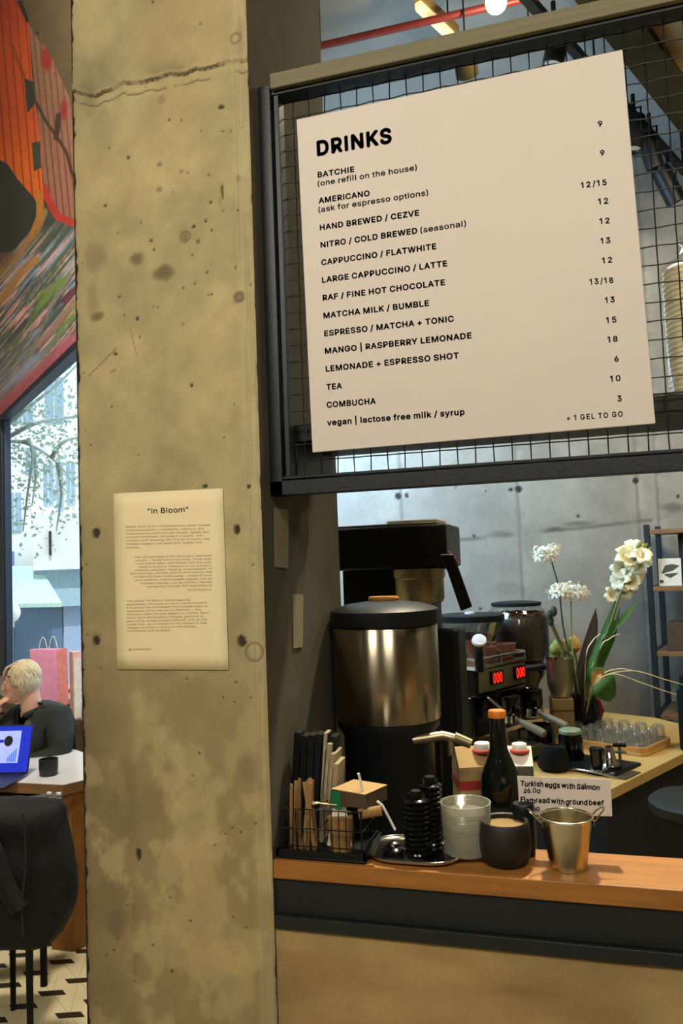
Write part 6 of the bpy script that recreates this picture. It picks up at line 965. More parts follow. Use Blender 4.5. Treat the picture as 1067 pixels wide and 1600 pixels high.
# cardboard box on top of the right side
P4 = [PZ(*q, 1.235) for q in ((515, 1251), (554, 1256))]
bx_ = PZ(552, 1262, 1.25); t = thing('small_box', 'small cardboard box with a green label lying on the wire basket', 'box', (bx_[0], .062, LZ+.0775), -.35)
MB().span((-.033, -.03, 0), (.033, .032, .022)).build('carton', M['boxd'], t, .0008); MB().span((-.0335, -.0305, .0222), (.0335, .0325, .0236)).build('lid', M['box'], t, .0006); MB().span((-.034, -.0312, -.006), (-.014, -.0302, .020)).build('label', M['green'], t); MB().span((-.0335, -.0309, .004), (-.031, -.0303, .02)).build('stripe', M['offw'], t)
R_ = PZ(575, 1275, 1.235); t = thing('paper_roll', 'short brown paper roll wedged under the small box', 'roll', (R_[0], .03, R_[2]-.008), .35); MB().tube([(-.018, 0, .008), (.018, 0, .012)], .008, 16).build('roll', M['kraft'], t); MB().tube([(.0181, 0, .012), (.0186, 0, .012)], .003, 12).build('core', M['boxd'], t)
for pts, lab in ((((589, 1252), (597, 1258), (617, 1296)), 'bent white drinking straw leaning right from the small box'), (((560, 1208), (567, 1236)), 'short upright white straw behind the small box')):
    a = [PZ(*q, 1.26) for q in pts]; t = thing('drinking_straw', lab, 'straw', a[-1]); o = np.array(t.location); MB().tube([q-o for q in a], .0021, 10).build('tube', M['white'], t); MB().tube([(a[-1]-o)*1.0, (a[-1]-o)+(a[-1]-a[-2])*.02], .0018, 8).build('end', M['offw'], t)
# menus standing behind
zb2 = LZ+.0046; zt3 = PZ(470, 1148, 1.33)[2]
mx0, mx1 = PZ(446, 1180, 1.33)[0], PZ(520, 1180, 1.33)[0]
cov0 = None; nb = 6
for i in range(nb):
    x = mx0+(mx1-mx0)*(i+.5)/nb; h = (zt3-zb2)*(1-.03*((i*3) % 4)/3)
    lab = ['black menu folder at the pillar end of the row', 'second black menu folder from the pillar', 'third black menu folder from the pillar', 'fourth black menu folder from the pillar', 'fifth black menu folder from the pillar', 'black menu folder next to the beige papers'][i]
    t = thing('menu_folder', lab, 'menu', (x, .100, zb2), .08, 'black menu folders'); Rl = np.array([[1, 0, .09], [0, 1, 0], [-.09, 0, 1]])
    w_ = (mx1-mx0)/nb*.86; MB().box((0, 0, h/2), (w_, .09*.0+.028, h), Rl).build('cover', M['blackm'], t, .001); MB().box((0, 0, h/2), (w_*.55, .0285, h*1.006), Rl).build('pages', M['black'] if i != 4 else M['envelope'], t)
for i in range(3):
    a = PZ(527+8*i, 1160+14*i, 1.32); t = thing('envelope', ['tall beige paper envelope leaning against the black menus', 'middle beige envelope of the three beside the menus', 'shortest beige envelope at the brewer side of the menus'][i], 'envelope', (a[0]-.022, .098-.004*i, LZ+.0050), .05); h = a[2]-LZ-.006; Rl = np.array([[1, 0, .12], [0, 1, 0], [-.12, 0, 1]]); MB().box((0, 0, h/2), (.0075, .05, h), Rl).build('paper', M['envelope'], t, .0006); MB().box((-.0039, 0, h*.7), (.0006, .049, h*.5), Rl).build('flap', M['offw'], t)
# steel tray
pl_, _ = lp(566, 1345); pr_, _ = lp(722, 1352)
c = np.array([(pl_[0]+pr_[0])/2, .068, LZ]); wd = pr_[0]-pl_[0]
t = thing('steel_tray', 'oval shiny steel tray under the black and clear lid stacks', 'tray', c); n = 64
pr = [(.86, 0), (.98, .004), (1.0, .006), (1.0, .0075), (.97, .0065), (.85, .0028)]
mb = MB(); R_ = rrect(wd, .115, .05, 10); nn = len(R_); mb.add([(x*s, y*s if s > .9 else y*s, z) for s, z in pr for x, y in R_], [(a*nn+i, a*nn+(i+1) % nn, (a+1)*nn+(i+1) % nn, (a+1)*nn+i) for a in range(5) for i in range(nn)]+[tuple(range(nn))[::-1], tuple(5*nn+i for i in range(nn))]); mb.build('tray_body', M['chrome'], t)
mb = MB(); mb.tube([(x*1.0, y*1.0, .0075) for x, y in R_], .0016, 8, close=True); mb.build('rolled_rim', M['chrome'], t)
TZ = LZ+.0036
def lid_stack(px, base_y, r, n, dz, m, label, py=None, cat='lids', bump=True):
    p, k = lp(px, base_y); t = thing('lid_stack', label, cat, (p[0], p[1]+.0, TZ)); prof = [(0, 0), (r*.78, 0)]
    for i in range(n): z = dz*i+.001; prof += [(r*.80, z), (r, z+dz*.25), (r, z+dz*.6), (r*.84, z+dz*.85)]
    z = dz*n+.001; prof += [(r*.7, z), (r*.66, z+.006), (0, z+.006)]; MB().lathe(prof, 40).build('lids', m, t, smooth=25); return t, z+.006
t, z = lid_stack(654, 1338, .0215, 11, .0078, M['blackg'], 'black plastic cup lid stack, taller one on the steel tray'); MB().lathe([(0, z+.0004), (.008, z+.0004), (.008, z+.004), (0, z+.004)], 16).build('sip_spout', M['black'], t)
t, z = lid_stack(676, 1330, .019, 13, .0078, M['blackg'], 'black plastic cup lid stack behind the clear cups'); MB().lathe([(0, z+.0004), (.008, z+.0004), (.008, z+.004), (0, z+.004)], 16).build('sip_spout', M['black'], t)
p, k = lp(614, 1338)
t = thing('chrome_bell', 'small black and chrome dish on the left of the steel tray', 'dish', (p[0], p[1]+.004, TZ)); MB().lathe([(0, 0), (.016, 0), (.018, .006), (.012, .010), (0, .011)], 28).build('dish', M['blackg'], t); MB().lathe([(0, .0112), (.007, .0112), (.009, .015), (.005, .018), (0, .018)], 20).build('knob', M['chrome'], t)
# clear cups
p, k = lp(729, 1345); t = thing('clear_cup_stack', 'stack of nested clear plastic cups on the steel tray', 'cups', (p[0], p[1]+.014, TZ+.004)); R0, R1, H = 35*k, 39.5*k, 78*k*1.0; prof = [(0, 0), (R0*.92, 0)]
for i in range(24): z = H*(i+.3)/24; r_ = R0+(R1-R0)*i/23; prof += [(r_*.955, z), (r_*1.01, z+H/24*.3), (r_*1.01, z+H/24*.5)]
inner = [(r_-.0028, z) for r_, z in prof[2:]][::-3]
MB().lathe(prof+[(R1+.0006, H)]+[(R1-.002, H)]+inner+[(0, .004)], 48).build('cup_walls', M['cup'], t, smooth=30); 
for q in (0.35, .62, .9): MB().lathe([(0, H*q-.01), (R0*.9, H*q-.01), (R0*.94, H*q-.006), (0, H*q-.004)], 32).build('cup_base', M['cup'], t)
# pot, black can, buckets, card
p, k = lp(789, 1353); rp = 41.5*k; hp = 66*k
t = thing('stoneware_pot', 'wide dark brown stoneware pot in front of the dark bottle', 'pot', (p[0], p[1]+.014, LZ)); MB().lathe([(0, 0), (rp*.74, 0), (rp*.86, .004), (rp*.98, hp*.35), (rp*1.0, hp*.6), (rp*.94, hp*.95), (rp*.88, hp), (rp*.80, hp*.98), (rp*.84, hp*.6), (rp*.6, hp*.2), (0, hp*.18)], 48).build('pot_body', M['stone'], t); MB().lathe([(0, hp*.86), (rp*.79, hp*.86), (rp*.78, hp*.88), (0, hp*.89)], 40).build('contents', M['clay'], t)
p2 = YP(819, 1300, .095); t = thing('black_can', 'black lidded can standing behind the stoneware pot', 'can', (p2[0], .095, LZ)); h = YP(819, 1255, .095)[2]-LZ; MB().lathe([(0, 0), (.0145, 0), (.0155, .002), (.0155, h-.012), (0, h-.012)], 32).build('can_body', M['blackm'], t); MB().lathe([(0, h-.0115), (.0165, h-.0115), (.0165, h-.002), (.015, h), (0, h)], 32).build('lid', M['black'], t)
def bucket(c, r0, r1, h, label, rz):
    t = thing('zinc_bucket', label, 'bucket', c, rz, 'small zinc buckets'); MB().lathe([(0, 0), (r0, 0), (r0+.0006, .003), (r0, .005), (r1, h-.004), (r1-.0012, h-.004), (r0-.0012, .004), (0, .004)], 56).build('pail', M['zinc'], t)
    MB().tube([((r1+.0006)*math.cos(a), (r1+.0006)*math.sin(a), h-.002) for a in np.linspace(0, 2*PI, 49)[:-1]], .0014, 8, close=True).build('rim', M['zinc'], t)
    for s in (-1, 1):
        hh = MB().tube([(s*(r1+.001), -.011, h-.008), (s*(r1+.009), -.010, h+.001), (s*(r1+.016), -.007, h+.007), (s*(r1+.0185), 0, h+.009), (s*(r1+.016), .007, h+.007), (s*(r1+.009), .010, h+.001), (s*(r1+.001), .011, h-.008)], .0012, 8).build('loop_handle', M['chrome'], t); MB().box((s*(r1-.0002), 0, h-.010), (.002, .028, .007)).build('handle_plate', M['zinc'], hh)
    return t
p, k = lp(888, 1362); bh = 81*k; bucket((p[0], p[1]+.018, LZ), 29*k, 40.5*k, bh, 'shiny zinc bucket with wire loop handles at the front of the ledge', .25)
p3, k3 = lp(846, 1333); bucket((p3[0]-.002, p3[1]+.0, LZ), 24*k3, 33*k3, 70*k3, 'darker zinc bucket half hidden behind the shiny one', 1.9) if False else None
YC = .103; cc = [YP(*q, YC) for q in ((808, 1212.5), (954, 1218), (956.5, 1275.5), (812, 1273))]
base = (cc[2]+cc[3])/2; t = thing('price_card', 'white handwritten food card propped behind the zinc bucket', 'sign', base)
v = [q-base for q in cc]; v2 = [q+np.array([0, .0012, 0]) for q in v]; mb = MB(); mb.add(v+v2, [(0, 3, 2, 1), (4, 5, 6, 7), (0, 1, 5, 4), (1, 2, 6, 5), (2, 3, 7, 6), (3, 0, 4, 7)]); mb.build('card', M['sign'], t)
mb = MB(); hr = random.Random(3)
def hand(s, x, y, x2, y2, cap):
    a = YP(660+x/2.6216, 1100+y/2.6216, YC)-base; b = YP(660+x2/2.6216, 1100+y2/2.6216, YC)-base; ex = (b-a)/np.linalg.norm(b-a); up_ = np.array([-ex[2], 0, ex[0]]); L = np.linalg.norm(b-a); W = []; tot = 0
    for ch in s:
        if ch == ' ': W.append((None, .10)); tot += .10; continue
        v, f = text_geo(ch, .030, 2); v = v.copy(); mn = v[:, 0].min(); w_ = v[:, 0].max()-mn; v[:, 0] -= mn; W.append(((v, f), w_+.045)); tot += w_+.045
    x_ = 0
    for g, w_ in W:
        if g:
            v, f = g; an = hr.uniform(-.10, .10); sc_ = hr.uniform(.88, 1.10); dy = hr.uniform(-.05, .05); X = v[:, 0]*math.cos(an)-v[:, 1]*math.sin(an); Yv = v[:, 0]*math.sin(an)+v[:, 1]*math.cos(an)*sc_
            mb.add(a+np.outer((x_+X+.08*Yv)/tot*L, ex)+np.outer((Yv+dy)/.509*cap, up_)+np.array([0, -.0004, 0]), f)
        x_ += w_
hand('Turkish eggs with Salmon', 400, 334, 728, 354, .0078); hand('26.00', 414, 362, 484, 364, .0062); hand('Flatbread with ground beef', 402, 402, 744, 416, .0078); hand('30.00', 412, 436, 482, 440, .0062)
mb.build('handwriting', M['ink'], t, smooth=0, fix=False)
st = MB(); st.span((-.008, .0016, -.046), (.008, .0036, .02)); o_ = st.build('support_strip', M['wood'], t); bz_ = base[2]-LZ
for a in (o_.data,):
    for q in a.vertices:
        if q.co.z < -.03: q.co.z = -bz_+.0002
MB().span((-.02, -.008, -bz_+.0001), (.02, .010, -bz_+.004)).build('stand_foot', M['wood'], t)
#SECTION6
# ------------------------------------------------------------------ dining room
TZ2 = 0.61
w0, w1, w2 = HP(0, 1221, TZ2), HP(99, 1226, TZ2), HP(129, 1219, TZ2)
e = (w1-w0)/np.linalg.norm(w1-w0); g = (w2-w1)/np.linalg.norm(w2-w1)
c1 = w1; c4 = c1-e*1.1; nw3 = np.array([NW[0], NW[1], 0]); hit = lambda p: p+g*min(.9, ((p-W0)@nw3-.05)/max(1e-6, -(g@nw3)))
c2 = hit(c1); c3 = hit(c4)
ctr = (c1+c3)/2; ctr[2] = FLOOR
t = thing('dining_table', 'pale topped wooden table with the laptop and the dark mug', 'table', ctr); o = np.array([ctr[0], ctr[1], 0])
MB().prism([tuple((p-o)[:2]) for p in (c1, c2, c3, c4)], TZ2-FLOOR-.003, TZ2-FLOOR).build('tabletop', M['whitetop'], t)
MB().prism([tuple((p-o)[:2]) for p in (c1-e*.001+g*.001, c2-e*.001-g*.001, c3+e*.001-g*.001, c4+e*.001+g*.001)], TZ2-FLOOR-.048, TZ2-FLOOR-.0032).build('edge_band', M['walnut'], t)
lc = HP(121, 1500, FLOOR); ee = np.array([e[0], e[1]]); gg = np.array([g[0], g[1]])
for s, (p, q) in enumerate(((c1-e*.07, g*.10), (c2-e*.07, -g*.10), (c4+e*.07, g*.10), (c3+e*.07, -g*.10))):
    q_ = (p+q-o)[:2]; R = np.array([[e[0], g[0], 0], [e[1], g[1], 0], [0, 0, 1]]); MB().box((q_[0], q_[1], (TZ2-FLOOR-.0485)/2), (.11, .11, TZ2-FLOOR-.0485), R).build('leg', M['legw'], t, .003)
# laptop
lh = HP(43, 1213, TZ2); lh2 = HP(-22, 1221, TZ2); ang = math.atan2((lh-lh2)[1], (lh-lh2)[0])-.42; LW = .33; d2_ = np.array([math.cos(ang), math.sin(ang), 0])
c = lh-d2_*LW/2; t = thing('laptop', 'open laptop with a bright blue screen on the pale table', 'laptop', (c[0], c[1], TZ2+.0006), ang)
MB().span((-LW/2, -.23, 0), (LW/2, -.004, .014)).build('base', M['laptop'], t, .003)
tl_ = math.radians(20); Rl = np.array([[1, 0, 0], [0, math.cos(tl_), math.sin(tl_)], [0, -math.sin(tl_), math.cos(tl_)]]); HL = .225
def tip(mb): mb.v = [q@Rl.T+np.array([0, 0, .012]) for q in mb.v]; return mb
lid = tip(MB().box((0, .004, HL/2), (LW, .007, HL))).build('screen_lid', M['laptop'], t, .002)
def onlid(name, m, x0, x1, z0, z1, dy, par): return tip(MB().box(((x0+x1)/2, .004-.0036-dy, (z0+z1)/2), (x1-x0, .0006, z1-z0))).build(name, m, par)
scn = onlid('screen', M['scr'], -LW/2+.006, LW/2-.006, .008, HL-.006, .0004, t); onlid('light_panel', M['scrl'], -LW/2+.03, LW/2-.055, .05, HL-.028, .0009, scn)
mb = MB(); mb.add([(LW/2-.112+.021*math.cos(a), .004-.0062, .150+.024*math.sin(a)) for a in np.linspace(0, 2*PI, 25)[:-1]], [tuple(range(24))]); tip(mb); mb.build('dial', M['scrd'], scn, fix=False)
mb = MB()
for i in range(5): mb.box((LW/2-.105+.009*i, .004-.0058, .065+.005*i), (.006, .0004, .02+.010*i))
tip(mb); mb.build('bar_chart', M['scrb'], scn); onlid('title_bar', M['scr'], -LW/2+.03, LW/2-.135, .143, .157, .0013, scn)
p = HP(76, 1211, TZ2); k = float((p-CAM)@_fw)/F
t = thing('mug', 'dark green tumbler mug standing on the pale table', 'mug', (p[0], p[1], TZ2+.0006)); r = 14.5*k; h = 25*k; MB().lathe([(0, 0), (r*.84, 0), (r*.94, .004), (r, h*.5), (r*1.0, h), (r*.93, h), (r*.92, h*.4), (0, h*.15)], 36).build('mug_body', M['mug'], t); MB().lathe([(0, h*.7), (r*.91, h*.7)], 30).build('coffee', M['beans'], t)
# near dark table
q = [HP(0, 1263, TZ2), HP(97, 1247.5, TZ2), HP(96, 1239, TZ2), HP(0, 1243, TZ2)]
e2 = (q[1]-q[0])/np.linalg.norm(q[1]-q[0]); g2 = np.array([-e2[1], e2[0], 0]); n1 = q[1]; dd = (q[2]-q[1]); dp = .22
poly = [n1, n1+dd/np.linalg.norm(dd)*max(.12, np.linalg.norm(dd)), None, None]; poly[2] = poly[1]-e2*.9; poly[3] = poly[0]-e2*.9
ctr = sum(poly)/4; o = np.array([ctr[0], ctr[1], 0]); t = thing('side_table', 'narrow dark wood table in front of the pale table', 'table', (ctr[0], ctr[1], FLOOR))
MB().prism([tuple((p-o)[:2]) for p in poly], TZ2-FLOOR-.03, TZ2-FLOOR).build('tabletop', M['darktop'], t, .002)
for p in poly: v = o+(p-o)*.82; MB().tube([(v[0]-o[0], v[1]-o[1], 0), (v[0]-o[0], v[1]-o[1], TZ2-FLOOR-.0305)], .014, 12).build('leg', M['blackm'], t)
for i, (px, py) in enumerate(((77, 1242), (92, 1243))):
    v = HP(px, py, TZ2); b = MB().prism(rrect(.022, .012, .004), 0, .012).build('sugar_cube_box', M['white'], None, .002); b.location = (v[0], v[1], TZ2+.0006); tag(b, ['little white sugar box on the dark table, left of two', 'little white sugar box on the dark table, right of two'][i], 'box', 'white sugar boxes on the dark table')
# chair with a black coat over it
ZCt = 2.84
def coat():
    rows = [(1252, -75, 92), (1262, -85, 97), (1290, -95, 101), (1325, -98, 108), (1360, -98, 118), (1392, -98, 122.5), (1412, -97, 120), (1432, -95, 111), (1447, -92, 101), (1462, -88, 92), (1473, -84, 84)]
    mb = MB(); seg_ = 48; V = []; k = ZCt/F
    for j, (y, xl, xr) in enumerate(rows):
        cL = PZ(xl, y, ZCt); cR = PZ(xr, y, ZCt); cc_ = (cL+cR)/2; hw_ = np.linalg.norm(cR-cL)/2; ax = (cR-cL)/np.linalg.norm(cR-cL); nn = np.array([-ax[1], ax[0], 0]); dpt = .13 if 0 < j < len(rows)-1 else .07
        for i in range(seg_):
            a = 2*PI*i/seg_; s_ = 1+.030*math.sin(5*a+j*.5)+.02*math.sin(9*a-j*.9); ca, sa = math.cos(a), math.sin(a); pw = lambda v: math.copysign(abs(v)**.75, v)
            V.append(cc_+ax*hw_*pw(ca)*(1 if abs(ca) > .9 else s_)+nn*dpt*pw(sa)*s_)
    n = len(rows); F_ = [(j*seg_+i, j*seg_+(i+1) % seg_, (j+1)*seg_+(i+1) % seg_, (j+1)*seg_+i) for j in range(n-1) for i in range(seg_)]+[tuple(range(seg_))[::-1], tuple((n-1)*seg_+i for i in range(seg_))]
    cen = np.mean(V, 0); cen[2] = min(p[2] for p in V); mb.add(np.array(V)-cen, F_); return mb, cen
mb, cen = coat(); t = thing('black_coat', 'bulky black coat hanging over the chair back by the dark table', 'coat', cen); b_ = mb.build('coat_body', M['coat'], t, smooth=80); md = b_.modifiers.new('sub', 'SUBSURF'); md.levels = md.render_levels = 2
tx = bpy.data.textures.new('folds', 'CLOUDS'); tx.noise_scale = .09; md = b_.modifiers.new('folds', 'DISPLACE'); md.texture = tx; md.strength = .022; md.mid_level = .5; md.texture_coords = 'LOCAL'
sl = [PZ(*q, ZCt-.16)-cen for q in ((-40, 1275), (-10, 1330), (10, 1385), (30, 1420))]; MB().tube(curve3(sl, 6), [.03]*19, 16).build('sleeve', M['coat'], t); MB().tube([p+np.array([0, -.012, 0]) for p in curve3([PZ(*q, ZCt-.15)-cen for q in ((40, 1268), (44, 1340), (38, 1410), (40, 1462))], 6)], .004, 6).build('hem_seam', M['jacket'], t)
lg = PZ(46, 1500, ZCt-.06); lb = HP(46, 1642, FLOOR)
t = thing('cafe_chair', 'thin legged black chair under the black coat', 'chair', (lg[0], lg[1], FLOOR)); 
kx = _r0; ky = np.array([-kx[1], kx[0], 0])
for dx, dy in ((0, 0), (-.36, 0), (-.20, .34), (-.50, .34)): a = kx*dx+ky*dy; MB().tube([(a[0], a[1], 0), (a[0], a[1], .45)], [.010, .0135], 12).build('leg', M['blackm'], t)
a = kx*-.26+ky*.17; MB().prism(rrect(.43, .41, .04), .4505, .475, T=(a[0], a[1], 0), R=rotz(YAW)).build('seat', M['blackm'], t, .003)
for dx in (0, -.36): a = kx*dx; MB().tube([(a[0], a[1], .476), (a[0], a[1], .70)], .010, 10).build('back_post', M['blackm'], t)
a = kx*-.18; MB().box((a[0], a[1], .69), (.38, .012, .06), rotz(YAW)).build('backrest', M['blackm'], t, .003)

# ------------------------------------------------------------------ seated person
ZP = 4.32; Hp = PZ(36, 1066, ZP); H0 = Hp[2]-FLOOR; o = np.array([Hp[0], Hp[1], FLOOR])
t = thing('person', 'person with short blond hair in a dark jacket seated at the pale table looking left', 'person', o, YAW)
def skin_mesh(name, V, E, R_, sub=2):
    me = bpy.data.meshes.new(name); me.from_pydata([tuple(v) for v in V], E, []); ob = bpy.data.objects.new(name, me); COL.objects.link(ob); sm = ob.modifiers.new('skin', 'SKIN'); sm.use_smooth_shade = True
    for d, r in zip(me.skin_vertices[0].data, R_): d.radius = (r, r) if not hasattr(r, '__len__') else r
    me.skin_vertices[0].data[0].use_root = True
    s2 = ob.modifiers.new('sub', 'SUBSURF'); s2.levels = s2.render_levels = sub
    bpy.context.view_layer.update(); dg = bpy.context.evaluated_depsgraph_get(); ev = ob.evaluated_get(dg).to_mesh(); v = np.array([q.co[:] for q in ev.vertices]); f = [tuple(p.vertices) for p in ev.polygons]; ob.evaluated_get(dg).to_mesh_clear(); bpy.data.objects.remove(ob); return v, f
J = dict(pel=(.16, .06, -.62), wai=(.14, .05, -.44), che=(.09, .03, -.29), nb=(.05, .012, -.165), nk=(.025, .004, -.10), ls=(.215, -.06, -.185), le=(.235, -.10, -.375), lw=(.02, -.20, -.425), lh=(-.05, -.215, -.43), rs=(-.055, .09, -.19), re=(-.20, -.03, -.36), rw=(-.15, -.07, -.20), rh=(-.125, -.055, -.135), lhp=(.19, -.05, -.64), rhp=(.10, .12, -.64), lk=(-.16, -.28, -.60), rk=(-.24, -.02, -.60), la=(-.14, -.26, -H0+.09), ra=(-.22, .0, -H0+.09), lt=(-.27, -.30, -H0+.035), rt=(-.35, -.04, -H0+.035))
names = list(J); ix = {n: i for i, n in enumerate(names)}; V = [np.array(J[n])+np.array([0, 0, H0]) for n in names]
E_ = [('pel', 'wai'), ('wai', 'che'), ('che', 'nb'), ('nb', 'nk'), ('che', 'ls'), ('ls', 'le'), ('le', 'lw'), ('lw', 'lh'), ('che', 'rs'), ('rs', 're'), ('re', 'rw'), ('rw', 'rh'), ('pel', 'lhp'), ('pel', 'rhp'), ('lhp', 'lk'), ('rhp', 'rk'), ('lk', 'la'), ('rk', 'ra'), ('la', 'lt'), ('ra', 'rt')]; E_ = [(ix[a], ix[b]) for a, b in E_]
rad = dict(pel=.115, wai=.105, che=.11, nb=.058, nk=.05, ls=.055, le=.042, lw=.028, lh=.030, rs=.055, re=.042, rw=.028, rh=.030, lhp=.085, rhp=.085, lk=.055, rk=.055, la=.036, ra=.036, lt=.035, rt=.035); R_ = [rad[n] for n in names]
bv, bf = skin_mesh('b', V, E_, R_)
body = MB(); body.add(bv, bf)
hd = np.array([0, 0, H0])
def hb(c, r, R=None): body.ball(np.array([-c[0], c[1], c[2]])+hd, r, 24, 16, R=R)                     # head faces picture-left: local -x
hb((-.004, 0, .032), (.079, .071, .078)); hb((.03, 0, -.005), (.062, .062, .075)); hb((.045, 0, -.055), (.046, .050, .055)); hb((.070, 0, -.092), (.020, .024, .020)); hb((.062, 0, .03), (.030, .055, .035))
body.tube([np.array([-.086, 0, .016])+hd, np.array([-.102, 0, -.014])+hd, np.array([-.112, 0, -.030])+hd, np.array([-.088, 0, -.040])+hd], [.008, .010, .0125, .010], 12); hb((.088, 0, -.058), (.010, .020, .0065)); hb((.086, 0, -.070), (.010, .018, .007)); hb((.052, -.034, -.022), (.03, .02, .022)); hb((.052, .034, -.022), (.03, .02, .022))
for s in (-1, 1): hb((-.012, s*.072, -.012), (.017, .009, .030))
body.tube([np.array([.03, 0, -.03])+hd, np.array([.045, .008, -.16])+hd], [.05, .058], 20)
def handf(w, h, side):
    w = np.array(w)+hd; h = np.array(h)+hd; d = (h-w)/np.linalg.norm(h-w); s = np.cross(d, [0, 0, 1]); s /= np.linalg.norm(s); n = np.cross(s, d); body.ball(h, (.034, .034, .022), 14, 10)
    for i, L in enumerate((.062, .070, .066, .052)): b = h+s*(-.024+.016*i)+d*.015; body.tube([b, b+d*L*.45-n*.004, b+d*L*.75-n*.016, b+d*L-n*.032], [.0095, .009, .0085, .0075], 10)
    b = h+s*side*.026-d*.012; body.tube([b, b+s*side*.022+d*.025, b+s*side*.026+d*.05-n*.01], [.011, .0105, .008], 10)
handf(J['lw'], J['lh'], 1); handf(J['rw'], J['rh'], -1)
bo = body.build('skin_form', M['skin'], None, smooth=180); rm = bo.modifiers.new('merge', 'REMESH'); rm.mode = 'VOXEL'; rm.voxel_size = .0055; rm.use_smooth_shade = True; sm = bo.modifiers.new('soft', 'SMOOTH'); sm.factor = .5; sm.iterations = 4
bpy.context.view_layer.update(); _dg = bpy.context.evaluated_depsgraph_get(); me = bpy.data.meshes.new_from_object(bo.evaluated_get(_dg)); bpy.data.objects.remove(bo)
bm_ = bmesh.new(); bm_.from_mesh(me); left = set(bm_.verts); best = []
while left:                                                         # keep the one outer skin
    st_ = [left.pop()]; isl = list(st_)
    while st_:
        for e_ in st_.pop().link_edges:
            for v_ in e_.verts:
                if v_ in left: left.discard(v_); st_.append(v_); isl.append(v_)
    if len(isl) > len(best): best = isl
kp = set(best); bmesh.ops.delete(bm_, geom=[v_ for v_ in bm_.verts if v_ not in kp], context='VERTS'); bm_.to_mesh(me); bm_.free()
me.polygons.foreach_set('use_smooth', [True]*len(me.polygons)); bo = bpy.data.objects.new('body', me); COL.objects.link(bo); bo.parent = t
# clothing
def cloth(keys, edges, grow, cut=None, sub=2):
    ids = {n: i for i, n in enumerate(keys)}; v, f = skin_mesh('c', [np.array(J[n])+hd for n in keys], [(ids[a], ids[b]) for a, b in edges], [rad[n]+grow for n in keys], sub)
    if cut: keep = [not cut(v[list(q)].mean(0)-hd) for q in f]; f = [q for q, k_ in zip(f, keep) if k_]
    return v, f
mb = MB(); mb.add(*cloth(['pel', 'wai', 'che', 'nb'], [('pel', 'wai'), ('wai', 'che'), ('che', 'nb')], .012)); ob = mb.build('shirt', M['tee'], t, smooth=180)
front = np.array([-.62, -.78]); 
def cutj(c):
    q = (c[:2]-np.array([.10, .03])); return (q@front > .045 and abs(q@np.array([-front[1], front[0]])+.02) < .085+.10*max(0, c[2]+.22) and c[2] > -.6)
v, f = cloth(['pel', 'wai', 'che', 'nb', 'ls', 'le', 'lw', 'rs', 're', 'rw'], [('pel', 'wai'), ('wai', 'che'), ('che', 'nb'), ('che', 'ls'), ('ls', 'le'), ('le', 'lw'), ('che', 'rs'), ('rs', 're'), ('re', 'rw')], .026, cutj, 3)
mb = MB(); mb.add(v, f); ob = mb.build('jacket', M['jacket'], t, smooth=180, fix=False); md = ob.modifiers.new('thick', 'SOLIDIFY'); md.thickness = .006; md.offset = 0
tx = bpy.data.textures.new('creases', 'CLOUDS'); tx.noise_scale = .05; md = ob.modifiers.new('creases', 'DISPLACE'); md.texture = tx; md.strength = .018; md.texture_coords = 'LOCAL'
mb = MB(); mb.tube([hd+np.array([.042+.072*math.cos(a), .012+.066*math.sin(a), -.163+.028*math.cos(a)]) for a in np.linspace(-1.75, 2.5, 22)], .018, 12, flat=.8); mb.build('collar', M['jacket'], t)
mb = MB(); mb.add(*cloth(['pel', 'lhp', 'rhp', 'lk', 'rk', 'la', 'ra'], [('pel', 'lhp'), ('pel', 'rhp'), ('lhp', 'lk'), ('rhp', 'rk'), ('lk', 'la'), ('rk', 'ra')], .014)); mb.build('trousers', M['trouser'], t, smooth=180)
for a, b in (('la', 'lt'), ('ra', 'rt')): a = np.array(J[a])+hd; b = np.array(J[b])+hd; mb = MB(); mb.tube([a+np.array([.05, 0, -.035]), (a+b)/2+np.array([0, 0, -.01]), b], [.05, .052, .045], 14, flat=.8); mb.build('shoe', M['blackm'], t)
# hair: a thick cap swept over the forehead and down to the nape
mb = MB(); hv_, hf_ = [], []; b_ = MB().ball((0, 0, 0), 1.0, 56, 40); v = b_.v[0]; f = b_.f
X, Y_, Z_ = v[:, 0], v[:, 1], v[:, 2]; wv = 1+.012*np.sin(14*np.arctan2(Y_, X)+5*Z_)+.012*np.sin(31*X+17*Y_)
P = np.stack([X*.091*wv+.002, Y_*.088*wv, Z_*.098*wv+.022], -1); P[:, 0] += .012*np.clip(-Z_, 0, 1)
ok = [not ((P[list(q)].mean(0)[0] < -.035 and P[list(q)].mean(0)[2] < .045) or (P[list(q)].mean(0)[2] < -.075) or (P[list(q)].mean(0)[0] < .008 and P[list(q)].mean(0)[2] < -.005)) for q in f]
mb.add(P+hd, [q for q, k_ in zip(f, ok) if k_]); ob = mb.build('hair', M['hair'], t, smooth=180, fix=False); md = ob.modifiers.new('thick', 'SOLIDIFY'); md.thickness = .022; md.offset = -1
mb = MB(); rg = np.random.default_rng(3)
for i in range(46):
    a = rg.uniform(-.95, .95); s = np.array([-.076-.012*math.cos(a), .076*math.sin(a), .045]); mb.tube([hd+np.array([-.01, .05*math.sin(a), .116]), hd+s*np.array([.75, 1, 1])+np.array([0, 0, .042]), hd+s+np.array([0, 0, rg.uniform(-.02, .015)])], [.006, .007, .002], 6)
mb.build('fringe', M['hair'], t, fix=False)
mb = MB()
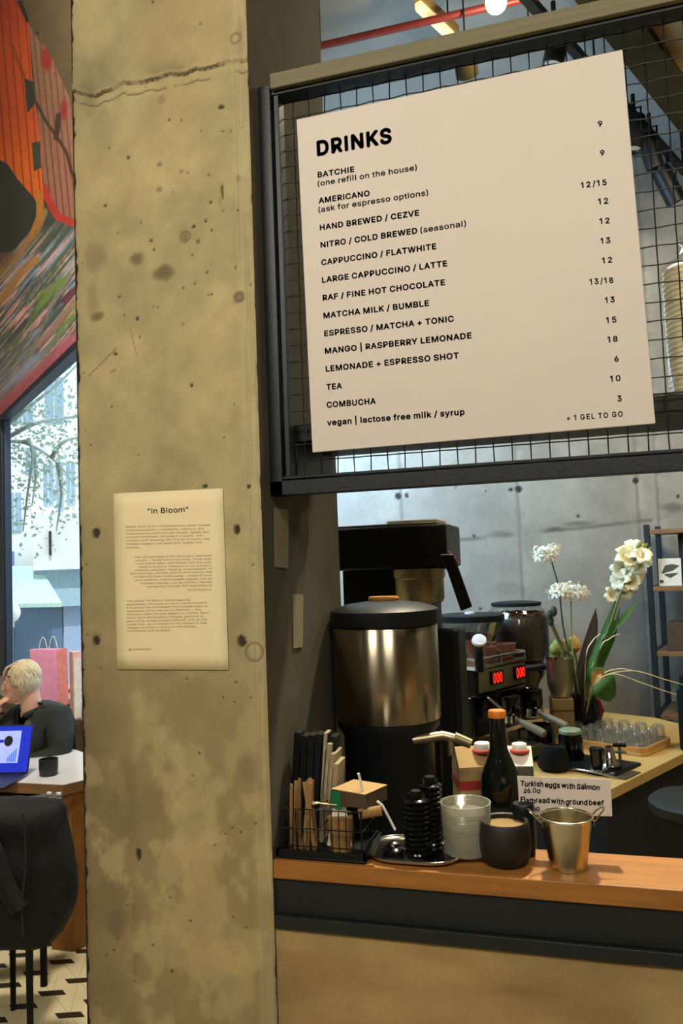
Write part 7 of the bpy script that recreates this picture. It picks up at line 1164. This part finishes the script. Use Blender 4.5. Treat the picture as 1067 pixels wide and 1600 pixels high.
for i in range(240):
    a = rg.uniform(-2.3, 2.3); e0 = rg.uniform(.7, 1.4); e1 = e0-rg.uniform(.5, .95); pts = []
    for k_ in range(5):
        e_ = e0+(e1-e0)*k_/4; aa = a+.10*math.sin(3*a+k_); rr = 1.02+.02*math.sin(k_*2+i); pts.append(hd+np.array([.002+.091*rr*math.cos(e_)*math.cos(aa)+.010*max(0, -e_), .088*rr*math.cos(e_)*math.sin(aa), .022+.098*rr*math.sin(e_)]))
    if pts[-1][0] < -.03 and pts[-1][2]-H0 < .05: continue
    mb.tube(pts, [.002, .0042, .005, .004, .0012], 5)
tag(mb.build('hair_locks', M['hair'], t, fix=False), kind='stuff')
for s in (-1, 1):
    ey = MB().ball(hd+np.array([-.078, s*.030, .008]), .0115, 16, 10).build('eye', M['white'], t); MB().ball(hd+np.array([-.0875, s*.030, .006]), (.003, .0055, .0055), 12, 8).build('iris', M['lash'], ey); MB().tube([hd+np.array([-.086, s*.016, .026]), hd+np.array([-.090, s*.03, .031]), hd+np.array([-.078, s*.048, .026])], [.003, .0035, .002], 8).build('eyebrow', M['lash'], t)
MB().tube([hd+np.array([-.094, -.014, -.064]), hd+np.array([-.098, 0, -.064]), hd+np.array([-.094, .014, -.064])], .0032, 8).build('lips', mat('lips', 'a86a5c', .5), t)
st = Hp+kx*.14+ky*.05
t = thing('low_stool', 'dark stool under the seated person', 'stool', (st[0], st[1], FLOOR), YAW); sh = H0-.62-.14
MB().prism(rrect(.36, .36, .05), sh-.03, sh).build('seat', M['blackm'], t, .003)
for a, b in ((1, 1), (1, -1), (-1, 1), (-1, -1)): MB().tube([(a*.15, b*.15, 0), (a*.13, b*.13, sh-.031)], .013, 10).build('leg', M['blackm'], t)
# paper bags on the sill
def paper_bag(q, Zb, label, mf_, ms_, depth, hh=True):
    P = [PZ(*k_, Zb) for k_ in q]; b = (P[2]+P[3])/2; t = thing('paper_bag', label, 'bag', (b[0], b[1], zb-.001)); dz = zb-.001-b[2]; v = [p-b for p in P]; ax = (P[2]-P[3]); ax /= np.linalg.norm(ax); nn = np.array([-ax[1], ax[0], 0]); v2 = [p+nn*depth+ax*depth*.55 for p in v]
    for a in v+v2: a[2] = max(a[2], 0)
    for i in (2, 3): v[i][2] = 0; v2[i][2] = 0
    top = .004; mb = MB(); mb.add(v+v2, [(0, 3, 2, 1), (4, 5, 6, 7), (3, 7, 6, 2), (0, 4, 7, 3), (0, 1, 5, 4)]); mb.build('front', mf_, t, .0015); mb = MB(); mb.add([v[1]+ax*.0015, v[2]+ax*.0015, v2[2]+ax*.0015, v2[1]+ax*.0015, v[1]+ax*.004, v[2]+ax*.004, v2[2]+ax*.004, v2[1]+ax*.004], [(0, 1, 2, 3), (7, 6, 5, 4), (0, 4, 5, 1), (1, 5, 6, 2), (2, 6, 7, 3), (3, 7, 4, 0)]); mb.build('gusset', ms_, t)
    if hh:
        w_ = np.linalg.norm(v[1]-v[0])
        for off in (0, 1): bs = (v if not off else v2); m_ = (bs[0]+bs[1])/2; MB().tube([m_-ax*w_*.16+np.array([0, 0, -.002]), m_-ax*w_*.09+np.array([0, 0, .055]), m_-ax*w_*.02+np.array([0, 0, .075]), m_+ax*w_*.02+np.array([0, 0, .075]), m_+ax*w_*.09+np.array([0, 0, .055]), m_+ax*w_*.16+np.array([0, 0, -.002])], .0022, 8).build('handle', M['white'], t)
paper_bag(((46, 993), (88, 993), (91, 1089), (46, 1089)), 5.01, 'tall pink paper carrier bag with a coral side standing on the window sill', M['pink'], M['coral'], .07)
p = PZ(117, 1090, 4.74); t = thing('small_paper_bag', 'smaller pale pink bag on the sill beside the pillar', 'bag', (p[0], p[1], zb-.001), -.6); h = PZ(117, 1018, 4.74)[2]-zb; MB().prism([(-.03, -.02), (.03, -.02), (.03, .03), (-.03, .03)], 0, h).build('bag_body', mat('pale_pink', 'dfa8a4', .7), t, .002); MB().box((.031, .005, h*.45), (.002, .04, h*.9)).build('gusset', M['offw'], t)
#SECTION6
# ------------------------------------------------------------------ outside the window
ZF = 13.0; fo = PZ(60, 900, ZF); az = math.radians(-36.5+14); fx = np.array([math.cos(-az), -math.sin(az), 0]); fx = np.array([math.cos(az), -math.sin(az), 0]); fn = np.array([-math.sin(az), -math.cos(az), 0])
fp = lambda a, b: PL(a, b, fo, fn)
GR = -.25
t = thing('street_building', 'pale overexposed building across the street seen through the window', 'building', (fo[0], fo[1], GR)); o = np.array(t.location)
def panel(name, m, x0, y0, x1, y1, dep, par=None, out=0.02):
    a = fp(x0, y0); b = fp(x1, y1); a[2] = max(a[2], GR); b[2] = max(b[2], GR); L0 = (a-fo)@fx; L1 = (b-fo)@fx; z0, z1 = min(a[2], b[2]), max(a[2], b[2]); L0, L1 = min(L0, L1), max(L0, L1)
    q = [fo+fx*L0+fn*out, fo+fx*L1+fn*out, fo+fx*L1-fn*dep, fo+fx*L0-fn*dep]; return MB().prism([tuple((p-o)[:2]) for p in q], z0-o[2], z1-o[2]).build(name, m, par or t)
panel('wall', M['facade'], -500, -400, 700, 1400, 3.0, out=0)
for x0, y0, x1, y1 in ((68, 725, 84, 790), (88, 722, 100, 800), (104, 722, 118, 790), (14, 770, 34, 830), (40, 700, 58, 740), (70, 590, 100, 660), (20, 600, 52, 660), (150, 700, 200, 800)):
    wn = panel('window', M['glassb'], x0, y0, x1, y1, .0, out=.03); panel('window_bar', M['facade'], (x0+x1)/2-.8, y0, (x0+x1)/2+.8, y1, .0, par=wn, out=.05)
panel('balcony_slab', M['facade'], 64, 806, 260, 884, .0, out=.5); panel('fascia', mat('pale_blue_fascia', 'a9c6d8', .7), 62, 884, 300, 938, .0, out=.3)
panel('shopfront', M['shop'], 24, 941, 101, 1130, .0, out=.06); panel('shop_side', mat('pale_blue_side', '9fb4d4', .6), 101, 941, 240, 1130, .0, out=.08); panel('shop_post', M['facade'], 14, 980, 24, 1130, .0, out=.2); panel('blue_sign', mat('blue_hanging_sign', '6f96c8', .6), 13, 862, 23, 920, .0, out=.6)
aw = [fp(18, 884), fp(64, 884), fp(118, 938), fp(18, 940)]; P = [aw[0]-o+fn*.1, aw[1]-o+fn*.1, aw[2]-o+fn*.9, aw[3]-o+fn*.9]; mb = MB(); mb.add(P+[p-np.array([0, 0, .06]) for p in P], [(0, 1, 2, 3), (7, 6, 5, 4)]+[(i, 4+i, 4+(i+1) % 4, (i+1) % 4) for i in range(4)]); mb.build('awning', M['mint'], t)
panel('wall_lamp', M['steel_dark'], 90, 832, 93.5, 868, .0, out=.56)
struct(MB().box((fo[0]+3, fo[1]+2, GR-.05), (60, 44, .1)).build('ground', M['pave']))
# globe lamp outside
c = PZ(14, 957, 7.7); t = thing('globe_lamp', 'white globe lamp hanging outside the window by the dark frame', 'lamp', c); MB().ball((0, 0, 0), .105, 28, 18).build('globe', M['globe'], t); MB().tube([(0, 0, .1), (0, 0, 1.6)], .008, 8).build('rod', M['steel_dark'], t)
# street tree with pale leaves
tb = PZ(-40, 900, 9.5); t = thing('street_tree', 'pale leafed street tree in the glare outside the window', 'tree', (tb[0], tb[1], GR)); o = np.array(t.location); mb = MB(); rg = np.random.default_rng(11)
trunk = [np.array([0, 0, 0]), np.array([.05, 0, 1.5]), PZ(-20, 700, 9.5)-o]; mb.tube(trunk, [.16, .13, .10], 12); brs = []
for pts in (((-20, 700), (30, 690), (80, 715), (120, 760)), ((-20, 690), (20, 690), (50, 700), (42, 780), (36, 830)), ((-20, 690), (40, 640), (90, 600), (130, 560)), ((0, 690), (60, 660), (125, 650), (170, 640)), ((50, 700), (56, 740), (50, 790)), ((30, 645), (60, 580), (70, 520)), ((80, 715), (100, 690), (140, 680)), ((90, 720), (96, 770), (88, 830))):
    P = [PZ(a, b, 9.4+.5*rg.uniform(-1, 1))-o for a, b in pts]; Q = curve3(P, 6); mb.tube(Q, np.linspace(.028, .007, len(Q)), 6); brs += Q
mb.build('branches', M['bark'], t); lv = MB()
for i in range(1500):
    b = brs[rg.integers(len(brs))]+rg.normal(0, .22, 3)*np.array([1, 1.2, .9]); d = rg.normal(0, 1, 3); d /= np.linalg.norm(d); s = rg.uniform(.04, .075); n_ = rg.normal(0, 1, 3); e_ = np.cross(d, n_); e_ /= np.linalg.norm(e_)+1e-9; lv.add([b, b+d*s*.5+e_*s*.3, b+d*s, b+d*s*.5-e_*s*.3], [(0, 1, 2, 3)])
tag(lv.build('foliage', M['foliage'], t, smooth=0, fix=False), kind='stuff')
# bicycle parked outside, seen over the bag
b0_ = PZ(118, 1040, 6.6); t = thing('bicycle', 'dark bicycle parked outside behind the pink bag', 'bicycle', (b0_[0]-.2, b0_[1], GR)); o = np.array(t.location); r_ = .33
zc_ = r_; hx = fx; 
for s, nm in ((-.5, 'wheel'), (.5, 'wheel')):
    ring = [hx*(s+r_*math.cos(a))+np.array([0, 0, zc_+.008+r_*math.sin(a)]) for a in np.linspace(0, 2*PI, 41)[:-1]]; wmb = MB(); wmb.tube(ring, .016, 8, close=True)
    for a in np.linspace(0, 2*PI, 15)[:-1]: wmb.tube([hx*s+np.array([0, 0, zc_]), hx*(s+r_*math.cos(a))+np.array([0, 0, zc_+r_*math.sin(a)])], .0018, 4)
    wmb.build(nm, M['bike'], t)
mb = MB(); A_ = hx*-.5+np.array([0, 0, zc_]); B_ = hx*-.08+np.array([0, 0, .30]); S_ = hx*-.2+np.array([0, 0, .82]); Hd = hx*.33+np.array([0, 0, .86]); W_ = hx*.5+np.array([0, 0, zc_])
for a, b in ((A_, B_), (B_, S_), (S_, A_), (S_*.97, Hd*.97), (B_, Hd*.9), (Hd+np.array([0, 0, .15]), W_)): mb.tube([a, b], .016, 8)
mb.build('frame', M['bike'], t); MB().ball(S_+np.array([0, 0, .03]), (.12, .06, .03), 16, 10).build('saddle', M['black'], t)
hbp = Hd+np.array([0, 0, .17]); MB().tube([hbp+fn*.28-hx*.12, hbp+fn*.26, hbp+fn*.05, hbp-fn*.05, hbp-fn*.26, hbp-fn*.28-hx*.12], .012, 8).build('handlebar', M['bike'], t)
